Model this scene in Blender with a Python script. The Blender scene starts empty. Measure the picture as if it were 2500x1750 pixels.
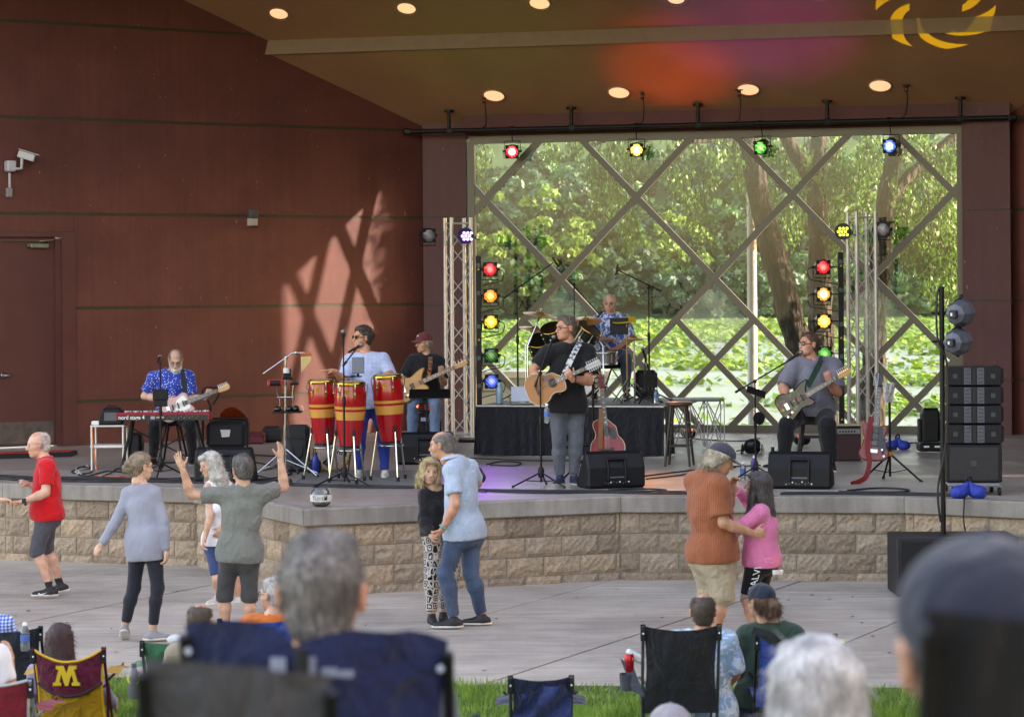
import bpy, bmesh, math, random
import numpy as np
from mathutils import Vector, Matrix
random.seed(7); np.random.seed(7)
C = bpy.context.scene.collection
SC = bpy.context.scene
F = 6000.0; HZ = 700.0; CAMZ = 3.06; ROLL = 0.0076      # focal length and horizon in photo pixels (2500 wide)
cam_d = bpy.data.cameras.new('camera'); cam = bpy.data.objects.new('camera', cam_d); C.objects.link(cam)
cam_d.sensor_width = 36.0; cam_d.lens = F / 2500 * 36
cam_d.shift_y = -(875 - HZ) / 2500
cam.location = (0, 0, CAMZ); cam.rotation_euler = (math.pi/2, ROLL, 0)
cam_d.clip_start = 0.2; cam_d.clip_end = 3000
cam_d.dof.use_dof = True; cam_d.dof.focus_distance = 29.0; cam_d.dof.aperture_fstop = 4.8
SC.camera = cam
SUN_EL = math.radians(13.5); SUN_DIR = Vector((0.999, -0.04, 0)).normalized()
world = bpy.data.worlds.new('World'); SC.world = world; world.use_nodes = True
wn = world.node_tree; bg = wn.nodes['Background']
sky = wn.nodes.new('ShaderNodeTexSky'); sky.sky_type = 'NISHITA'; sky.sun_disc = False
sky.sun_elevation = SUN_EL; sky.sun_rotation = math.atan2(SUN_DIR.x, SUN_DIR.y)
sky.air_density = 1.0; sky.dust_density = 1.5; sky.ozone_density = 1.0
wn.links.new(sky.outputs[0], bg.inputs[0]); bg.inputs[1].default_value = 0.14
sun_d = bpy.data.lights.new('sun', 'SUN'); sun_d.energy = 2.0; sun_d.angle = math.radians(0.6); sun_d.color = (1.0, 0.985, 0.965)
sun = bpy.data.objects.new('sun', sun_d); C.objects.link(sun)
sd = Vector((SUN_DIR.x*math.cos(SUN_EL), SUN_DIR.y*math.cos(SUN_EL), math.sin(SUN_EL)))
sun.rotation_euler = sd.to_track_quat('Z', 'Y').to_euler()
SC.view_settings.view_transform = 'Standard'; SC.view_settings.look = 'None'
SC.view_settings.exposure = 3.15; SC.view_settings.gamma = 1.0
SC.view_settings.use_white_balance = True; SC.view_settings.white_balance_temperature = 8600; SC.view_settings.white_balance_tint = 26   # camera set for open shade
SC.render.engine = 'CYCLES'
SC.cycles.max_bounces = 8; SC.cycles.transparent_max_bounces = 16; SC.cycles.use_denoising = True
SC.cycles.diffuse_bounces = 4; SC.cycles.glossy_bounces = 3; SC.cycles.transmission_bounces = 6
SC.cycles.sample_clamp_indirect = 6.0; SC.cycles.caustics_reflective = False; SC.cycles.caustics_refractive = False
STZ = 0.87
def P(u, v, Y):
 "world point at depth Y seen at photo pixel (u, v)"
 uu = u + ROLL*(v-HZ); vv = v - ROLL*(u-1250)
 return Vector(((uu-1250)/F*Y, Y, CAMZ - (vv-HZ)/F*Y))
def onz(u, v, z):
 vv = v - ROLL*(u-1250)
 return P(u, v, F*(CAMZ-z)/(vv-HZ))
def S(u, v): return onz(u, v, STZ)
def G(u, v): return onz(u, v, 0.0)
V = Vector
def hexc(h):
 if not isinstance(h, str): return tuple(h[:3])
 h = h.lstrip('#'); r = []
 for i in (0, 2, 4):
  c = int(h[i:i+2], 16)/255
  r.append(c/12.92 if c <= .04045 else ((c+.055)/1.055)**2.4)
 return tuple(r)
_mats = {}
def nn(nt, t, **kw):
 n = nt.nodes.new(t)
 for k, v in kw.items(): setattr(n, k, v)
 return n
def base_mat(name):
 m = bpy.data.materials.new(name); m.use_nodes = True
 nt = m.node_tree; return m, nt, nt.nodes['Principled BSDF']
def setin(n, k, v):
 if k in n.inputs: n.inputs[k].default_value = v
def M(name, col, rough=.6, metal=0., var=.12, vs=6., bump=0., bs=60., coords='Object', spec=.5, coat=0., emit=None, es=0., dist=.01, trans=0., fine=0., fs=120.):
 "plain procedural material: base colour with noise variation and bump"
 if name in _mats: return _mats[name]
 m, nt, b = base_mat(name); c = hexc(col); L = nt.links
 setin(b, 'Roughness', rough); setin(b, 'Metallic', metal); setin(b, 'Specular IOR Level', spec); setin(b, 'Coat Weight', coat)
 setin(b, 'Base Color', (*c, 1)); setin(b, 'Transmission Weight', trans)
 tc = nn(nt, 'ShaderNodeTexCoord')
 if var > 0:
  n = nn(nt, 'ShaderNodeTexNoise'); n.inputs['Scale'].default_value = vs; n.inputs['Detail'].default_value = 5
  L.new(tc.outputs[coords], n.inputs['Vector'])
  r = nn(nt, 'ShaderNodeMapRange'); r.inputs['From Min'].default_value = .3; r.inputs['From Max'].default_value = .7
  r.inputs['To Min'].default_value = 1-var; r.inputs['To Max'].default_value = 1+var
  L.new(n.outputs['Fac'], r.inputs['Value'])
  x = nn(nt, 'ShaderNodeMix', data_type='RGBA', blend_type='MULTIPLY'); x.inputs['Factor'].default_value = 1
  x.inputs['A'].default_value = (*c, 1); last = r.outputs[0]
  if fine > 0:
   n2 = nn(nt, 'ShaderNodeTexNoise'); n2.inputs['Scale'].default_value = fs; n2.inputs['Detail'].default_value = 2
   L.new(tc.outputs[coords], n2.inputs['Vector'])
   r2 = nn(nt, 'ShaderNodeMapRange'); r2.inputs['From Min'].default_value = .3; r2.inputs['From Max'].default_value = .7
   r2.inputs['To Min'].default_value = 1-fine; r2.inputs['To Max'].default_value = 1+fine
   L.new(n2.outputs['Fac'], r2.inputs['Value'])
   mm = nn(nt, 'ShaderNodeMath', operation='MULTIPLY'); L.new(r.outputs[0], mm.inputs[0]); L.new(r2.outputs[0], mm.inputs[1]); last = mm.outputs[0]
  L.new(last, x.inputs['B']); L.new(x.outputs['Result'], b.inputs['Base Color'])
  rr = nn(nt, 'ShaderNodeMapRange'); rr.inputs['To Min'].default_value = max(.02, rough-.08); rr.inputs['To Max'].default_value = min(1, rough+.08)
  L.new(n.outputs['Fac'], rr.inputs['Value']); L.new(rr.outputs[0], b.inputs['Roughness'])
 if bump > 0:
  n = nn(nt, 'ShaderNodeTexNoise'); n.inputs['Scale'].default_value = bs; n.inputs['Detail'].default_value = 4
  L.new(tc.outputs[coords], n.inputs['Vector'])
  bp = nn(nt, 'ShaderNodeBump'); bp.inputs['Strength'].default_value = bump; bp.inputs['Distance'].default_value = dist
  L.new(n.outputs['Fac'], bp.inputs['Height']); L.new(bp.outputs[0], b.inputs['Normal'])
 if emit is not None:
  setin(b, 'Emission Color', (*hexc(emit), 1)); setin(b, 'Emission Strength', es)
 _mats[name] = m; return m
def mapping(nt, coords='Object', scale=(1, 1, 1), rot=(0, 0, 0)):
 tc = nn(nt, 'ShaderNodeTexCoord'); mp = nn(nt, 'ShaderNodeMapping')
 mp.inputs['Scale'].default_value = scale; mp.inputs['Rotation'].default_value = rot
 nt.links.new(tc.outputs[coords], mp.inputs['Vector']); return mp.outputs[0]
def ramp(nt, fac, stops, interp='LINEAR'):
 r = nn(nt, 'ShaderNodeValToRGB'); r.color_ramp.interpolation = interp
 e = r.color_ramp.elements
 while len(e) < len(stops): e.new(.5)
 for i, (p, c) in enumerate(stops): e[i].position = p; e[i].color = (*hexc(c), 1)
 nt.links.new(fac, r.inputs[0]); return r.outputs[0]
def frame(d, up=(0, 0, 1)):
 d = V(d).normalized(); u = V(up)
 if abs(d.dot(u.normalized())) > .98: u = V((1, 0, 0)) if abs(d.x) < .9 else V((0, 1, 0))
 x = u.cross(d).normalized(); y = d.cross(x).normalized()
 return x, y, d
class MB:
 def __init__(s): s.v = []; s.f = []; s.m = []; s.sm = []; s.cm = 0; s.cs = False
 def mat(s, i): s.cm = i; return s
 def smooth(s, b=True): s.cs = b; return s
 def add(s, vs, fs):
  o = len(s.v); s.v += [tuple(p) for p in vs]
  for f in fs: s.f.append(tuple(i+o for i in f)); s.m.append(s.cm); s.sm.append(s.cs)
  return s
 def hexa(s, p):   # 8 points, bottom 0-3 ccw, top 4-7
  return s.add(p, [(3, 2, 1, 0), (4, 5, 6, 7), (0, 1, 5, 4), (1, 2, 6, 5), (2, 3, 7, 6), (3, 0, 4, 7)])
 def box(s, c, sz, rz=0., M3=None, bev=0.):
  hx, hy, hz = sz[0]/2, sz[1]/2, sz[2]/2
  R = Matrix.Rotation(rz, 3, 'Z') if M3 is None else M3; c = V(c)
  if bev <= 0:
   pts = [c + R @ V(q) for q in ((-hx, -hy, -hz), (hx, -hy, -hz), (hx, hy, -hz), (-hx, hy, -hz), (-hx, -hy, hz), (hx, -hy, hz), (hx, hy, hz), (-hx, hy, hz))]
   return s.hexa(pts)
  b = min(bev, hx*.9, hy*.9, hz*.9); idx = {}; pts = []
  for sx in (-1, 1):
   for sy in (-1, 1):
    for sz_ in (-1, 1):
     for a in range(3):
      q = [sx*(hx-b), sy*(hy-b), sz_*(hz-b)]; q[a] = (sx*hx, sy*hy, sz_*hz)[a]
      idx[(sx, sy, sz_, a)] = len(pts); pts.append(c + R @ V(q))
  fs = []
  def quad(a, k):
   o = [i for i in range(3) if i != a]; r = []
   for s1, s2 in ((-1, -1), (1, -1), (1, 1), (-1, 1)):
    t = [0, 0, 0]; t[a] = k; t[o[0]] = s1; t[o[1]] = s2; r.append(idx[(*t, a)])
   if (k > 0) == (a == 1): r.reverse()
   fs.append(r)
  for a in range(3):
   for k in (-1, 1): quad(a, k)
  for a in range(3):
   o = [i for i in range(3) if i != a]
   for s1 in (-1, 1):
    for s2 in (-1, 1):
     r = []
     for k, ax in ((-1, o[0]), (1, o[0]), (1, o[1]), (-1, o[1])):
      t = [0, 0, 0]; t[a] = k; t[o[0]] = s1; t[o[1]] = s2; r.append(idx[(*t, ax)])
     if (s1*s2 > 0) == (a == 1): r.reverse()
     fs.append(r)
  for sx in (-1, 1):
   for sy in (-1, 1):
    for sz_ in (-1, 1):
     r = [idx[(sx, sy, sz_, a)] for a in range(3)]
     if sx*sy*sz_ < 0: r.reverse()
     fs.append(r)
  return s.add(pts, fs)
 def tube(s, pts, r, n=8, cap=True, rs=None):
  pts = [V(p) for p in pts]; k = len(pts); old = s.cs; s.cs = True
  vs = []; fs = []; px = None
  for i, p in enumerate(pts):
   d = (pts[min(i+1, k-1)] - pts[max(i-1, 0)])
   if d.length < 1e-9: d = V((0, 0, 1))
   if px is None: x, y, d = frame(d)
   else:
    d = d.normalized(); x = (px - d*px.dot(d))
    x = x.normalized() if x.length > 1e-6 else frame(d)[0]; y = d.cross(x)
   px = x; rr = rs[i] if rs else r
   for j in range(n):
    a = 2*math.pi*j/n; vs.append(p + x*(rr*math.cos(a)) + y*(rr*math.sin(a)))
  for i in range(k-1):
   for j in range(n): fs.append((i*n+j, i*n+(j+1) % n, (i+1)*n+(j+1) % n, (i+1)*n+j))
  s.add(vs, fs)
  if cap:
   s.cs = False; s.add(vs[:n], [tuple(range(n))[::-1]]); s.add(vs[-n:], [tuple(range(n))])
  s.cs = old; return s
 def cyl(s, a, b, r, r2=None, n=14): return s.tube([a, b], r, n, True, [r, r if r2 is None else r2])
 def lathe(s, prof, c=(0, 0, 0), ax=(0, 0, 1), n=24, capb=True, capt=True):
  x, y, d = frame(ax); c = V(c); old = s.cs; s.cs = True; vs = []; fs = []
  for r, z in prof:
   for j in range(n):
    a = 2*math.pi*j/n; vs.append(c + d*z + x*(r*math.cos(a)) + y*(r*math.sin(a)))
  k = len(prof)
  for i in range(k-1):
   for j in range(n): fs.append((i*n+j, i*n+(j+1) % n, (i+1)*n+(j+1) % n, (i+1)*n+j))
  s.add(vs, fs); s.cs = False
  if capb: s.add(vs[:n], [tuple(range(n))[::-1]])
  if capt: s.add(vs[-n:], [tuple(range(n))])
  s.cs = old; return s
 def prism(s, out, h, o=(0, 0, 0), x=(1, 0, 0), y=(0, 1, 0), bev=0.):
  "2D outline extruded by h along x cross y from origin o"
  o = V(o); x = V(x).normalized(); y = V(y).normalized(); z = x.cross(y).normalized(); n = len(out)
  area = sum(out[i][0]*out[(i+1) % n][1]-out[(i+1) % n][0]*out[i][1] for i in range(n))
  if area < 0: out = out[::-1]
  def ring(sc_, hh):
   if sc_ == 0: return [o + x*p[0] + y*p[1] + z*hh for p in out]
   r = []
   for i in range(n):
    a, b, c = V((*out[i-1], 0)), V((*out[i], 0)), V((*out[(i+1) % n], 0))
    d = (c-a); d = V((-d.y, d.x, 0)); d = d.normalized() if d.length > 0 else d
    q = b + d*sc_; r.append(o + x*q.x + y*q.y + z*hh)
   return r
  if bev > 0: rings = [ring(bev, 0), ring(0, bev), ring(0, h-bev), ring(bev, h)]
  else: rings = [ring(0, 0), ring(0, h)]
  vs = [p for r in rings for p in r]; fs = []
  for k in range(len(rings)-1):
   for i in range(n): fs.append((k*n+i, k*n+(i+1) % n, (k+1)*n+(i+1) % n, (k+1)*n+i))
  s.add(vs, fs); s.add(rings[0], [tuple(range(n))[::-1]]); s.add(rings[-1], [tuple(range(n))]); return s
 def ball(s, c, r, n=12, m=8, R=None):
  if not hasattr(r, '__len__'): r = (r, r, r)
  R = R or Matrix.Identity(3); c = V(c); old = s.cs; s.cs = True; vs = []; fs = []
  for i in range(m+1):
   t = math.pi*i/m
   for j in range(n):
    a = 2*math.pi*j/n; vs.append(c + R @ V((r[0]*math.sin(t)*math.cos(a), r[1]*math.sin(t)*math.sin(a), -r[2]*math.cos(t))))
  for i in range(m):
   for j in range(n): fs.append((i*n+j, i*n+(j+1) % n, (i+1)*n+(j+1) % n, (i+1)*n+j))
  s.add(vs, fs); s.cs = old; return s
 def torus(s, c, ax, R, r, n=24, m=8, arc=(0, 2*math.pi)):
  x, y, d = frame(ax); c = V(c); full = abs(arc[1]-arc[0]-2*math.pi) < 1e-6
  pts = [c + x*(R*math.cos(t)) + y*(R*math.sin(t)) for t in np.linspace(arc[0], arc[1], n+1)]
  return s.tube(pts, r, m, not full)
 def sheet(s, grid):   # grid[i][j] of points
  ni, nj = len(grid), len(grid[0])
  return s.add([p for row in grid for p in row], [(i*nj+j, i*nj+j+1, (i+1)*nj+j+1, (i+1)*nj+j) for i in range(ni-1) for j in range(nj-1)])
 def build(s, name, mats, parent=None, loc=None):
  me = bpy.data.meshes.new(name)
  off = V(loc) if loc is not None else (parent_loc(parent) if parent else V((0, 0, 0)))
  me.from_pydata([(p[0]-off.x, p[1]-off.y, p[2]-off.z) for p in s.v], [], s.f)
  if not isinstance(mats, (list, tuple)): mats = [mats]
  for m in mats: me.materials.append(m)
  me.polygons.foreach_set('material_index', [min(i, len(mats)-1) for i in s.m])
  me.polygons.foreach_set('use_smooth', s.sm); me.update()
  ob = bpy.data.objects.new(name, me); C.objects.link(ob)
  if parent: ob.parent = parent
  else: ob.location = off
  return ob
def parent_loc(p):
 "world offset of a parent chain (only translations are used)"
 o = V((0, 0, 0))
 while p is not None: o = o + V(p.location); p = p.parent
 return o
def tag(o, label=None, cat=None, group=None, kind=None):
 if label: o['label'] = label
 if cat: o['category'] = cat
 if group: o['group'] = group
 if kind: o['kind'] = kind
 return o
def thing(name, label, cat, loc=(0, 0, 0), group=None):
 o = bpy.data.objects.new(name, None); C.objects.link(o); o.location = loc; o.empty_display_size = .1
 return tag(o, label, cat, group)
def share(name, src, parent, loc=(0, 0, 0), rot=None, mat=None):
 "another object using the same mesh"
 o = bpy.data.objects.new(name, src.data); C.objects.link(o); o.parent = parent; o.location = loc
 if rot is not None: o.rotation_euler = rot
 return o
def copy_tree(o, parent=None):
 c = o.copy(); C.objects.link(c); c.parent = parent
 for ch in o.children: copy_tree(ch, c)
 return c
def spline(pts, n=8, closed=False):
 pts = [V(p) for p in pts]; k = len(pts); out = []
 rng = range(k) if closed else range(k-1)
 for i in rng:
  p0 = pts[(i-1) % k] if closed else pts[max(i-1, 0)]; p1 = pts[i]; p2 = pts[(i+1) % k]; p3 = pts[(i+2) % k] if closed else pts[min(i+2, k-1)]
  for j in range(n):
   t = j/n; out.append(.5*((2*p1) + (-p0+p2)*t + (2*p0-5*p1+4*p2-p3)*t*t + (-p0+3*p1-3*p2+p3)*t**3))
 if not closed: out.append(pts[-1])
 return out
def text_mesh(name, body, size, mat, parent, o, x, y, ext=.0006, align='LEFT', shear=0., bold=0., sx=1.):
 "flat lettering at o, reading along x with up y (world vectors)"
 cu = bpy.data.curves.new(name, 'FONT'); cu.body = body; cu.size = size; cu.extrude = ext; cu.align_x = align; cu.shear = shear; cu.offset = bold
 cu.resolution_u = 3
 tmp = bpy.data.objects.new(name+'_tmp', cu); C.objects.link(tmp)
 dg = bpy.context.evaluated_depsgraph_get(); me = bpy.data.meshes.new_from_object(tmp.evaluated_get(dg))
 bpy.data.objects.remove(tmp); bpy.data.curves.remove(cu)
 x = V(x).normalized(); y = V(y).normalized(); z = x.cross(y); o = V(o) - parent_loc(parent)
 me.transform(Matrix(((x.x*sx, y.x, z.x, o.x), (x.y*sx, y.y, z.y, o.y), (x.z*sx, y.z, z.z, o.z), (0, 0, 0, 1))))
 me.materials.clear(); me.materials.append(mat); me.name = name
 ob = bpy.data.objects.new(name, me); C.objects.link(ob); ob.parent = parent; return ob
# ================================================================== ground
def concrete(name, c1, c2, c3, rough=.85, streak=True, sc=1.0, gloss=False):
 if name in _mats: return _mats[name]
 m, nt, b = base_mat(name); L = nt.links
 n1 = nn(nt, 'ShaderNodeTexNoise'); n1.inputs['Scale'].default_value = .55*sc; n1.inputs['Detail'].default_value = 6; n1.inputs['Roughness'].default_value = .65
 L.new(mapping(nt), n1.inputs['Vector'])
 col = ramp(nt, n1.outputs['Fac'], [(.3, c1), (.52, c2), (.72, c3)])
 n2 = nn(nt, 'ShaderNodeTexNoise'); n2.inputs['Scale'].default_value = 90*sc; n2.inputs['Detail'].default_value = 3
 L.new(mapping(nt), n2.inputs['Vector'])
 x = nn(nt, 'ShaderNodeMix', data_type='RGBA', blend_type='MULTIPLY'); x.inputs['Factor'].default_value = 1
 L.new(col, x.inputs['A']); L.new(ramp(nt, n2.outputs['Fac'], [(.25, (.72, .72, .72)), (.5, (1, 1, 1)), (.8, (1.12, 1.12, 1.12))]), x.inputs['B'])
 n3 = nn(nt, 'ShaderNodeTexNoise'); n3.inputs['Scale'].default_value = 1.; n3.inputs['Detail'].default_value = 4
 L.new(mapping(nt, scale=(1.2*sc, 9*sc, 5*sc) if streak else (7*sc, 7*sc, .6*sc)), n3.inputs['Vector'])
 y = nn(nt, 'ShaderNodeMix', data_type='RGBA', blend_type='MULTIPLY'); y.inputs['Factor'].default_value = 1
 L.new(x.outputs['Result'], y.inputs['A']); L.new(ramp(nt, n3.outputs['Fac'], [(.3, (.78, .77, .76)), (.55, (1, 1, 1)), (.8, (1.06, 1.06, 1.06))]), y.inputs['B'])
 L.new(y.outputs['Result'], b.inputs['Base Color'])
 if gloss: L.new(ramp(nt, n1.outputs['Fac'], [(.35, (rough-.12,)*3), (.65, (rough+.15,)*3)]), b.inputs['Roughness'])
 else: b.inputs['Roughness'].default_value = rough
 bp = nn(nt, 'ShaderNodeBump'); bp.inputs['Strength'].default_value = .35; bp.inputs['Distance'].default_value = .004
 L.new(n2.outputs['Fac'], bp.inputs['Height']); L.new(bp.outputs[0], b.inputs['Normal'])
 _mats[name] = m; return m
m_plaza = concrete('plaza_concrete', '#8b8076', '#aa9e92', '#bbafa2')
m_stage = concrete('stage_concrete', '#877c73', '#9f948b', '#b0a59b', rough=.42, gloss=True)
m_cap = concrete('cap_concrete', '#736c66', '#8f8880', '#a59d94', streak=False, sc=1.6)
m_joint = M('joint_dark', '#1f1d1c', .95, var=.3)
m_soil = M('lawn_soil', '#3f4a22', .95, var=.3, vs=3)
def lawn_z(y): return 0.0 if y > 15.5 else min(.145*(15.5-y), 1.66)
EDGE = [(-30, 23.5), (-9, 20.6), (-4.1, 19.6), (-.5, 18.95), (2.2, 18.7), (4.2, 18.55), (9, 18.3), (30, 17.5)]
def edge_y(x):
 for (x0, y0), (x1, y1) in zip(EDGE, EDGE[1:]):
  if x0 <= x <= x1: return y0 + (y1-y0)*(x-x0)/(x1-x0)
 return 19.
b = MB(); rows = []
for y in [-40, -10, 0, 4, 4.05, 6, 9, 12, 15.5, 18, 24, 30, 38, 44.5]:
 rows.append([V((x, y, lawn_z(y)-.06)) for x in (-120, -40, -12, -6, 0, 6, 12, 40, 120)])
rows.append([V((x, 46.5, -1.1)) for x in (-120, -40, -12, -6, 0, 6, 12, 40, 120)])
rows.append([V((x, 52, -2.2)) for x in (-120, -40, -12, -6, 0, 6, 12, 40, 120)])
b.sheet(rows); gnd = tag(b.build('ground', m_soil), kind='structure')
b = MB(); rows = []
for y in [-8, 0, 2, 4, 5, 7, 9, 11, 13, 15.5, 17, 18.2]:
 rows.append([V((x, y, lawn_z(y))) for x in np.linspace(-14, 14, 15)])
rows.append([V((x, edge_y(x), .0)) for x in np.linspace(-14, 14, 15)])
b.sheet(rows); lawn = tag(b.build('lawn', m_soil), kind='structure')
def grass_blades():
 rng = np.random.default_rng(3); n = 150000
 x = rng.uniform(-4.6, 4.6, n); t = rng.random(n)**.8
 ye = np.interp(x, [e[0] for e in EDGE], [e[1] for e in EDGE]) + .03*np.sin(x*23)+.025*np.sin(x*61+1)
 y = ye - t*6.2; z = np.where(y > 15.5, 0, .145*(15.5-y))
 h = rng.uniform(.035, .085, n)*(1+.5*np.sin(x*3.1)*np.sin(y*2.3)); a = rng.uniform(0, 6.28, n); ln = rng.uniform(0, .05, n); la = rng.uniform(0, 6.28, n)
 w = .0045
 p = np.empty((n, 3, 3)); 
 p[:, 0] = np.stack([x-w*np.cos(a), y-w*np.sin(a), z-.003], 1); p[:, 1] = np.stack([x+w*np.cos(a), y+w*np.sin(a), z-.003], 1)
 p[:, 2] = np.stack([x+ln*np.cos(la), y+ln*np.sin(la), z+h], 1)
 me = bpy.data.meshes.new('grass'); me.from_pydata(p.reshape(-1, 3).tolist(), [], np.arange(n*3).reshape(-1, 3).tolist())
 m, nt, bb = base_mat('grass_blade')
 ge = nn(nt, 'ShaderNodeTexNoise'); ge.inputs['Scale'].default_value = 3.2; ge.inputs['Detail'].default_value = 8
 nt.links.new(mapping(nt), ge.inputs['Vector'])
 nt.links.new(ramp(nt, ge.outputs['Fac'], [(.28, '#7c7f42'), (.38, '#587a26'), (.52, '#769a34'), (.7, '#94b04c')]), bb.inputs['Base Color']); bb.inputs['Roughness'].default_value = .6
 setin(bb, 'Transmission Weight', 0.0)
 me.materials.append(m); o = bpy.data.objects.new('grass', me); C.objects.link(o)
 tag(o, 'short green lawn grass along the edge of the concrete plaza', 'grass', kind='stuff')
grass_blades()
b = MB(); bed = [[V((x, y, -.02)) for x in (-30, -10, 0, 10, 30)] for y in (17, 24, 31)]
b.sheet(bed); plaza = tag(b.build('plaza', m_joint), kind='structure')
JD = (P(1160, 1672, 18.9) - G(1870, 1452)).normalized(); JD.z = 0; JD.normalize()   # main joint direction seen in the photo
def clip_poly(poly, n, c):
 out = []
 for i in range(len(poly)):
  a, q = poly[i], poly[(i+1) % len(poly)]; da, dq = a[0]*n[0]+a[1]*n[1]-c, q[0]*n[0]+q[1]*n[1]-c
  if da <= 0: out.append(a)
  if (da < 0) != (dq < 0) and abs(da-dq) > 1e-9:
   t = da/(da-dq); out.append((a[0]+(q[0]-a[0])*t, a[1]+(q[1]-a[1])*t))
 return out
jx = V((JD.x, JD.y)); jy = V((0.97, -.243)).normalized()
O = G(1870, 1452); p_ = V((-JD.y, JD.x))
if p_.x < 0: p_ = -p_
w_ = (G(1250, 1590) - O); gap = .011
slab_w = 1.83; row_h = 1.83
front_edge = [(-30, 23.5), (-9, 20.6), (-4.1, 19.6), (-.5, 18.95), (2.2, 18.7), (4.2, 18.55), (9, 18.3), (30, 17.5)]
k = 0
for i in range(-8, 8):
 for j in range(-7, 6):
  o2 = V((O.x, O.y)) + jy*(i*slab_w/abs(jy.dot(p_))) 
  a0 = o2 + jx*(j*row_h*1.1); e1 = jy*(slab_w/abs(jy.dot(p_))); e2 = jx*(row_h*1.1)
  poly = [tuple(a0+jx*gap+jy*gap), tuple(a0+e1-jy*gap+jx*gap), tuple(a0+e1+e2-jy*gap-jx*gap), tuple(a0+e2-jx*gap+jy*gap)]
  if max(abs(q[0]) for q in poly) > 9.5: continue
  if max(q[1] for q in poly) < 18 or min(q[1] for q in poly) > 27.2: continue
  for (x0, y0), (x1, y1) in zip(front_edge, front_edge[1:]):   # cut at the lawn edge (convex enough)
   if max(q[0] for q in poly) < x0 or min(q[0] for q in poly) > x1: continue
   n_ = (y1-y0, -(x1-x0)); poly = clip_poly(poly, n_, n_[0]*x0+n_[1]*y0)
   if len(poly) < 3: break
  if len(poly) < 3: continue
  bb = MB(); bb.prism(poly, .06, o=(0, 0, -.06 + .0015*((i*7+j*3) % 3)), bev=.003)
  bb.build('slab', m_plaza, plaza); k += 1
rl = np.random.default_rng(9); nl = 70; lx = rl.uniform(-5.5, 5.5, nl); ly = rl.uniform(19.5, 25, nl); la_ = rl.uniform(0, 6.28, nl)
bb = MB()
for x, y, a in zip(lx, ly, la_): w = rl.uniform(.012, .03); bb.add([(x+w*math.cos(a+k), y+w*math.sin(a+k)*(1 if i % 2 else .6), .008+.006*(i % 2)) for i, k in enumerate((0, 1.57, 3.14, 4.71))], [(0, 1, 2, 3)])
tag(bb.build('fallen_leaves', M('dry_leaf', '#5a4a2c', .8, var=.4, vs=3)), 'scattered dry leaves and specks on the plaza', 'leaves', kind='stuff')
# ================================================================== stage
ST = [S(-420, 1138), S(0, 1162), S(466, 1179), S(734, 1236), S(1507, 1216), S(2200, 1228), S(2500, 1245), S(3000, 1268)]
ST = [V((p.x, p.y, STZ)) for p in ST]
def BW(x): return 37.42 - .25*x          # back wall line
def LW(x): return 38.65 + .66*x          # left wall line
CORN = V((-1.347, 37.76, 0)); RC = V((7.25, BW(7.25), 0))
RD = V((.515, -.857, 0))                  # right wall direction towards the front
out2 = [(p.x, p.y) for p in ST] + [(12.5, 30), (11.3, RC.y-7), (RC.x+.3, RC.y+.5), (CORN.x, CORN.y+.4), (-9.5, LW(-9.5)+.3), (-12, 31)]
from mathutils.geometry import tessellate_polygon
b = MB(); tp = [V((x, y, STZ)) for x, y in out2]; b.add(tp, [tuple(t) if (tp[t[1]]-tp[t[0]]).cross(tp[t[2]]-tp[t[0]]).z > 0 else tuple(t)[::-1] for t in tessellate_polygon([tp])])
for i in range(len(tp)): p, q = tp[i], tp[(i+1) % len(tp)]; b.add([p, q, q-V((0, 0, .15)), p-V((0, 0, .15))], [(3, 2, 1, 0)])
stage = tag(b.build('stage_floor', [m_stage]), kind='structure')
capT = thing('stage_edge_coping', 'weathered grey concrete coping along the front edge of the stage', 'coping', (0, 24, 0))
def offset_line(pts, d):
 "polyline moved inward by d with mitred corners"
 r = []
 for i, p in enumerate(pts):
  ns = []
  if i > 0: t = (p-pts[i-1]).normalized(); ns.append(V((-t.y, t.x, 0)))
  if i < len(pts)-1: t = (pts[i+1]-p).normalized(); ns.append(V((-t.y, t.x, 0)))
  if len(ns) == 1: r.append(p+ns[0]*d)
  else: m_ = (ns[0]+ns[1]).normalized(); r.append(p + m_*(d/m_.dot(ns[0])))
 return r
def offset(p, q, d):
 t = (q-p).normalized(); return V((t.y, -t.x, 0))*d
STO = offset_line(ST, -.012); STN = offset_line(ST, .16)
for si in range(len(ST)-1):
 p, q = STO[si], STO[si+1]; pi, qi = STN[si], STN[si+1]; L_ = (q-p).length; n = max(1, round(L_/3.05))
 for kx in range(n):
  f0, f1 = kx/n + .003/L_, (kx+1)/n - .003/L_
  a, c_, ai_, ci_ = p.lerp(q, f0), p.lerp(q, f1), pi.lerp(qi, f0), pi.lerp(qi, f1)
  bb = MB()
  bb.prism([(a.x, a.y), (c_.x, c_.y), (ci_.x, ci_.y), (ai_.x, ai_.y)], .172, o=(0, 0, STZ-.168), bev=.012)
  bb.build('coping_length', m_cap, capT)
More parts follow.
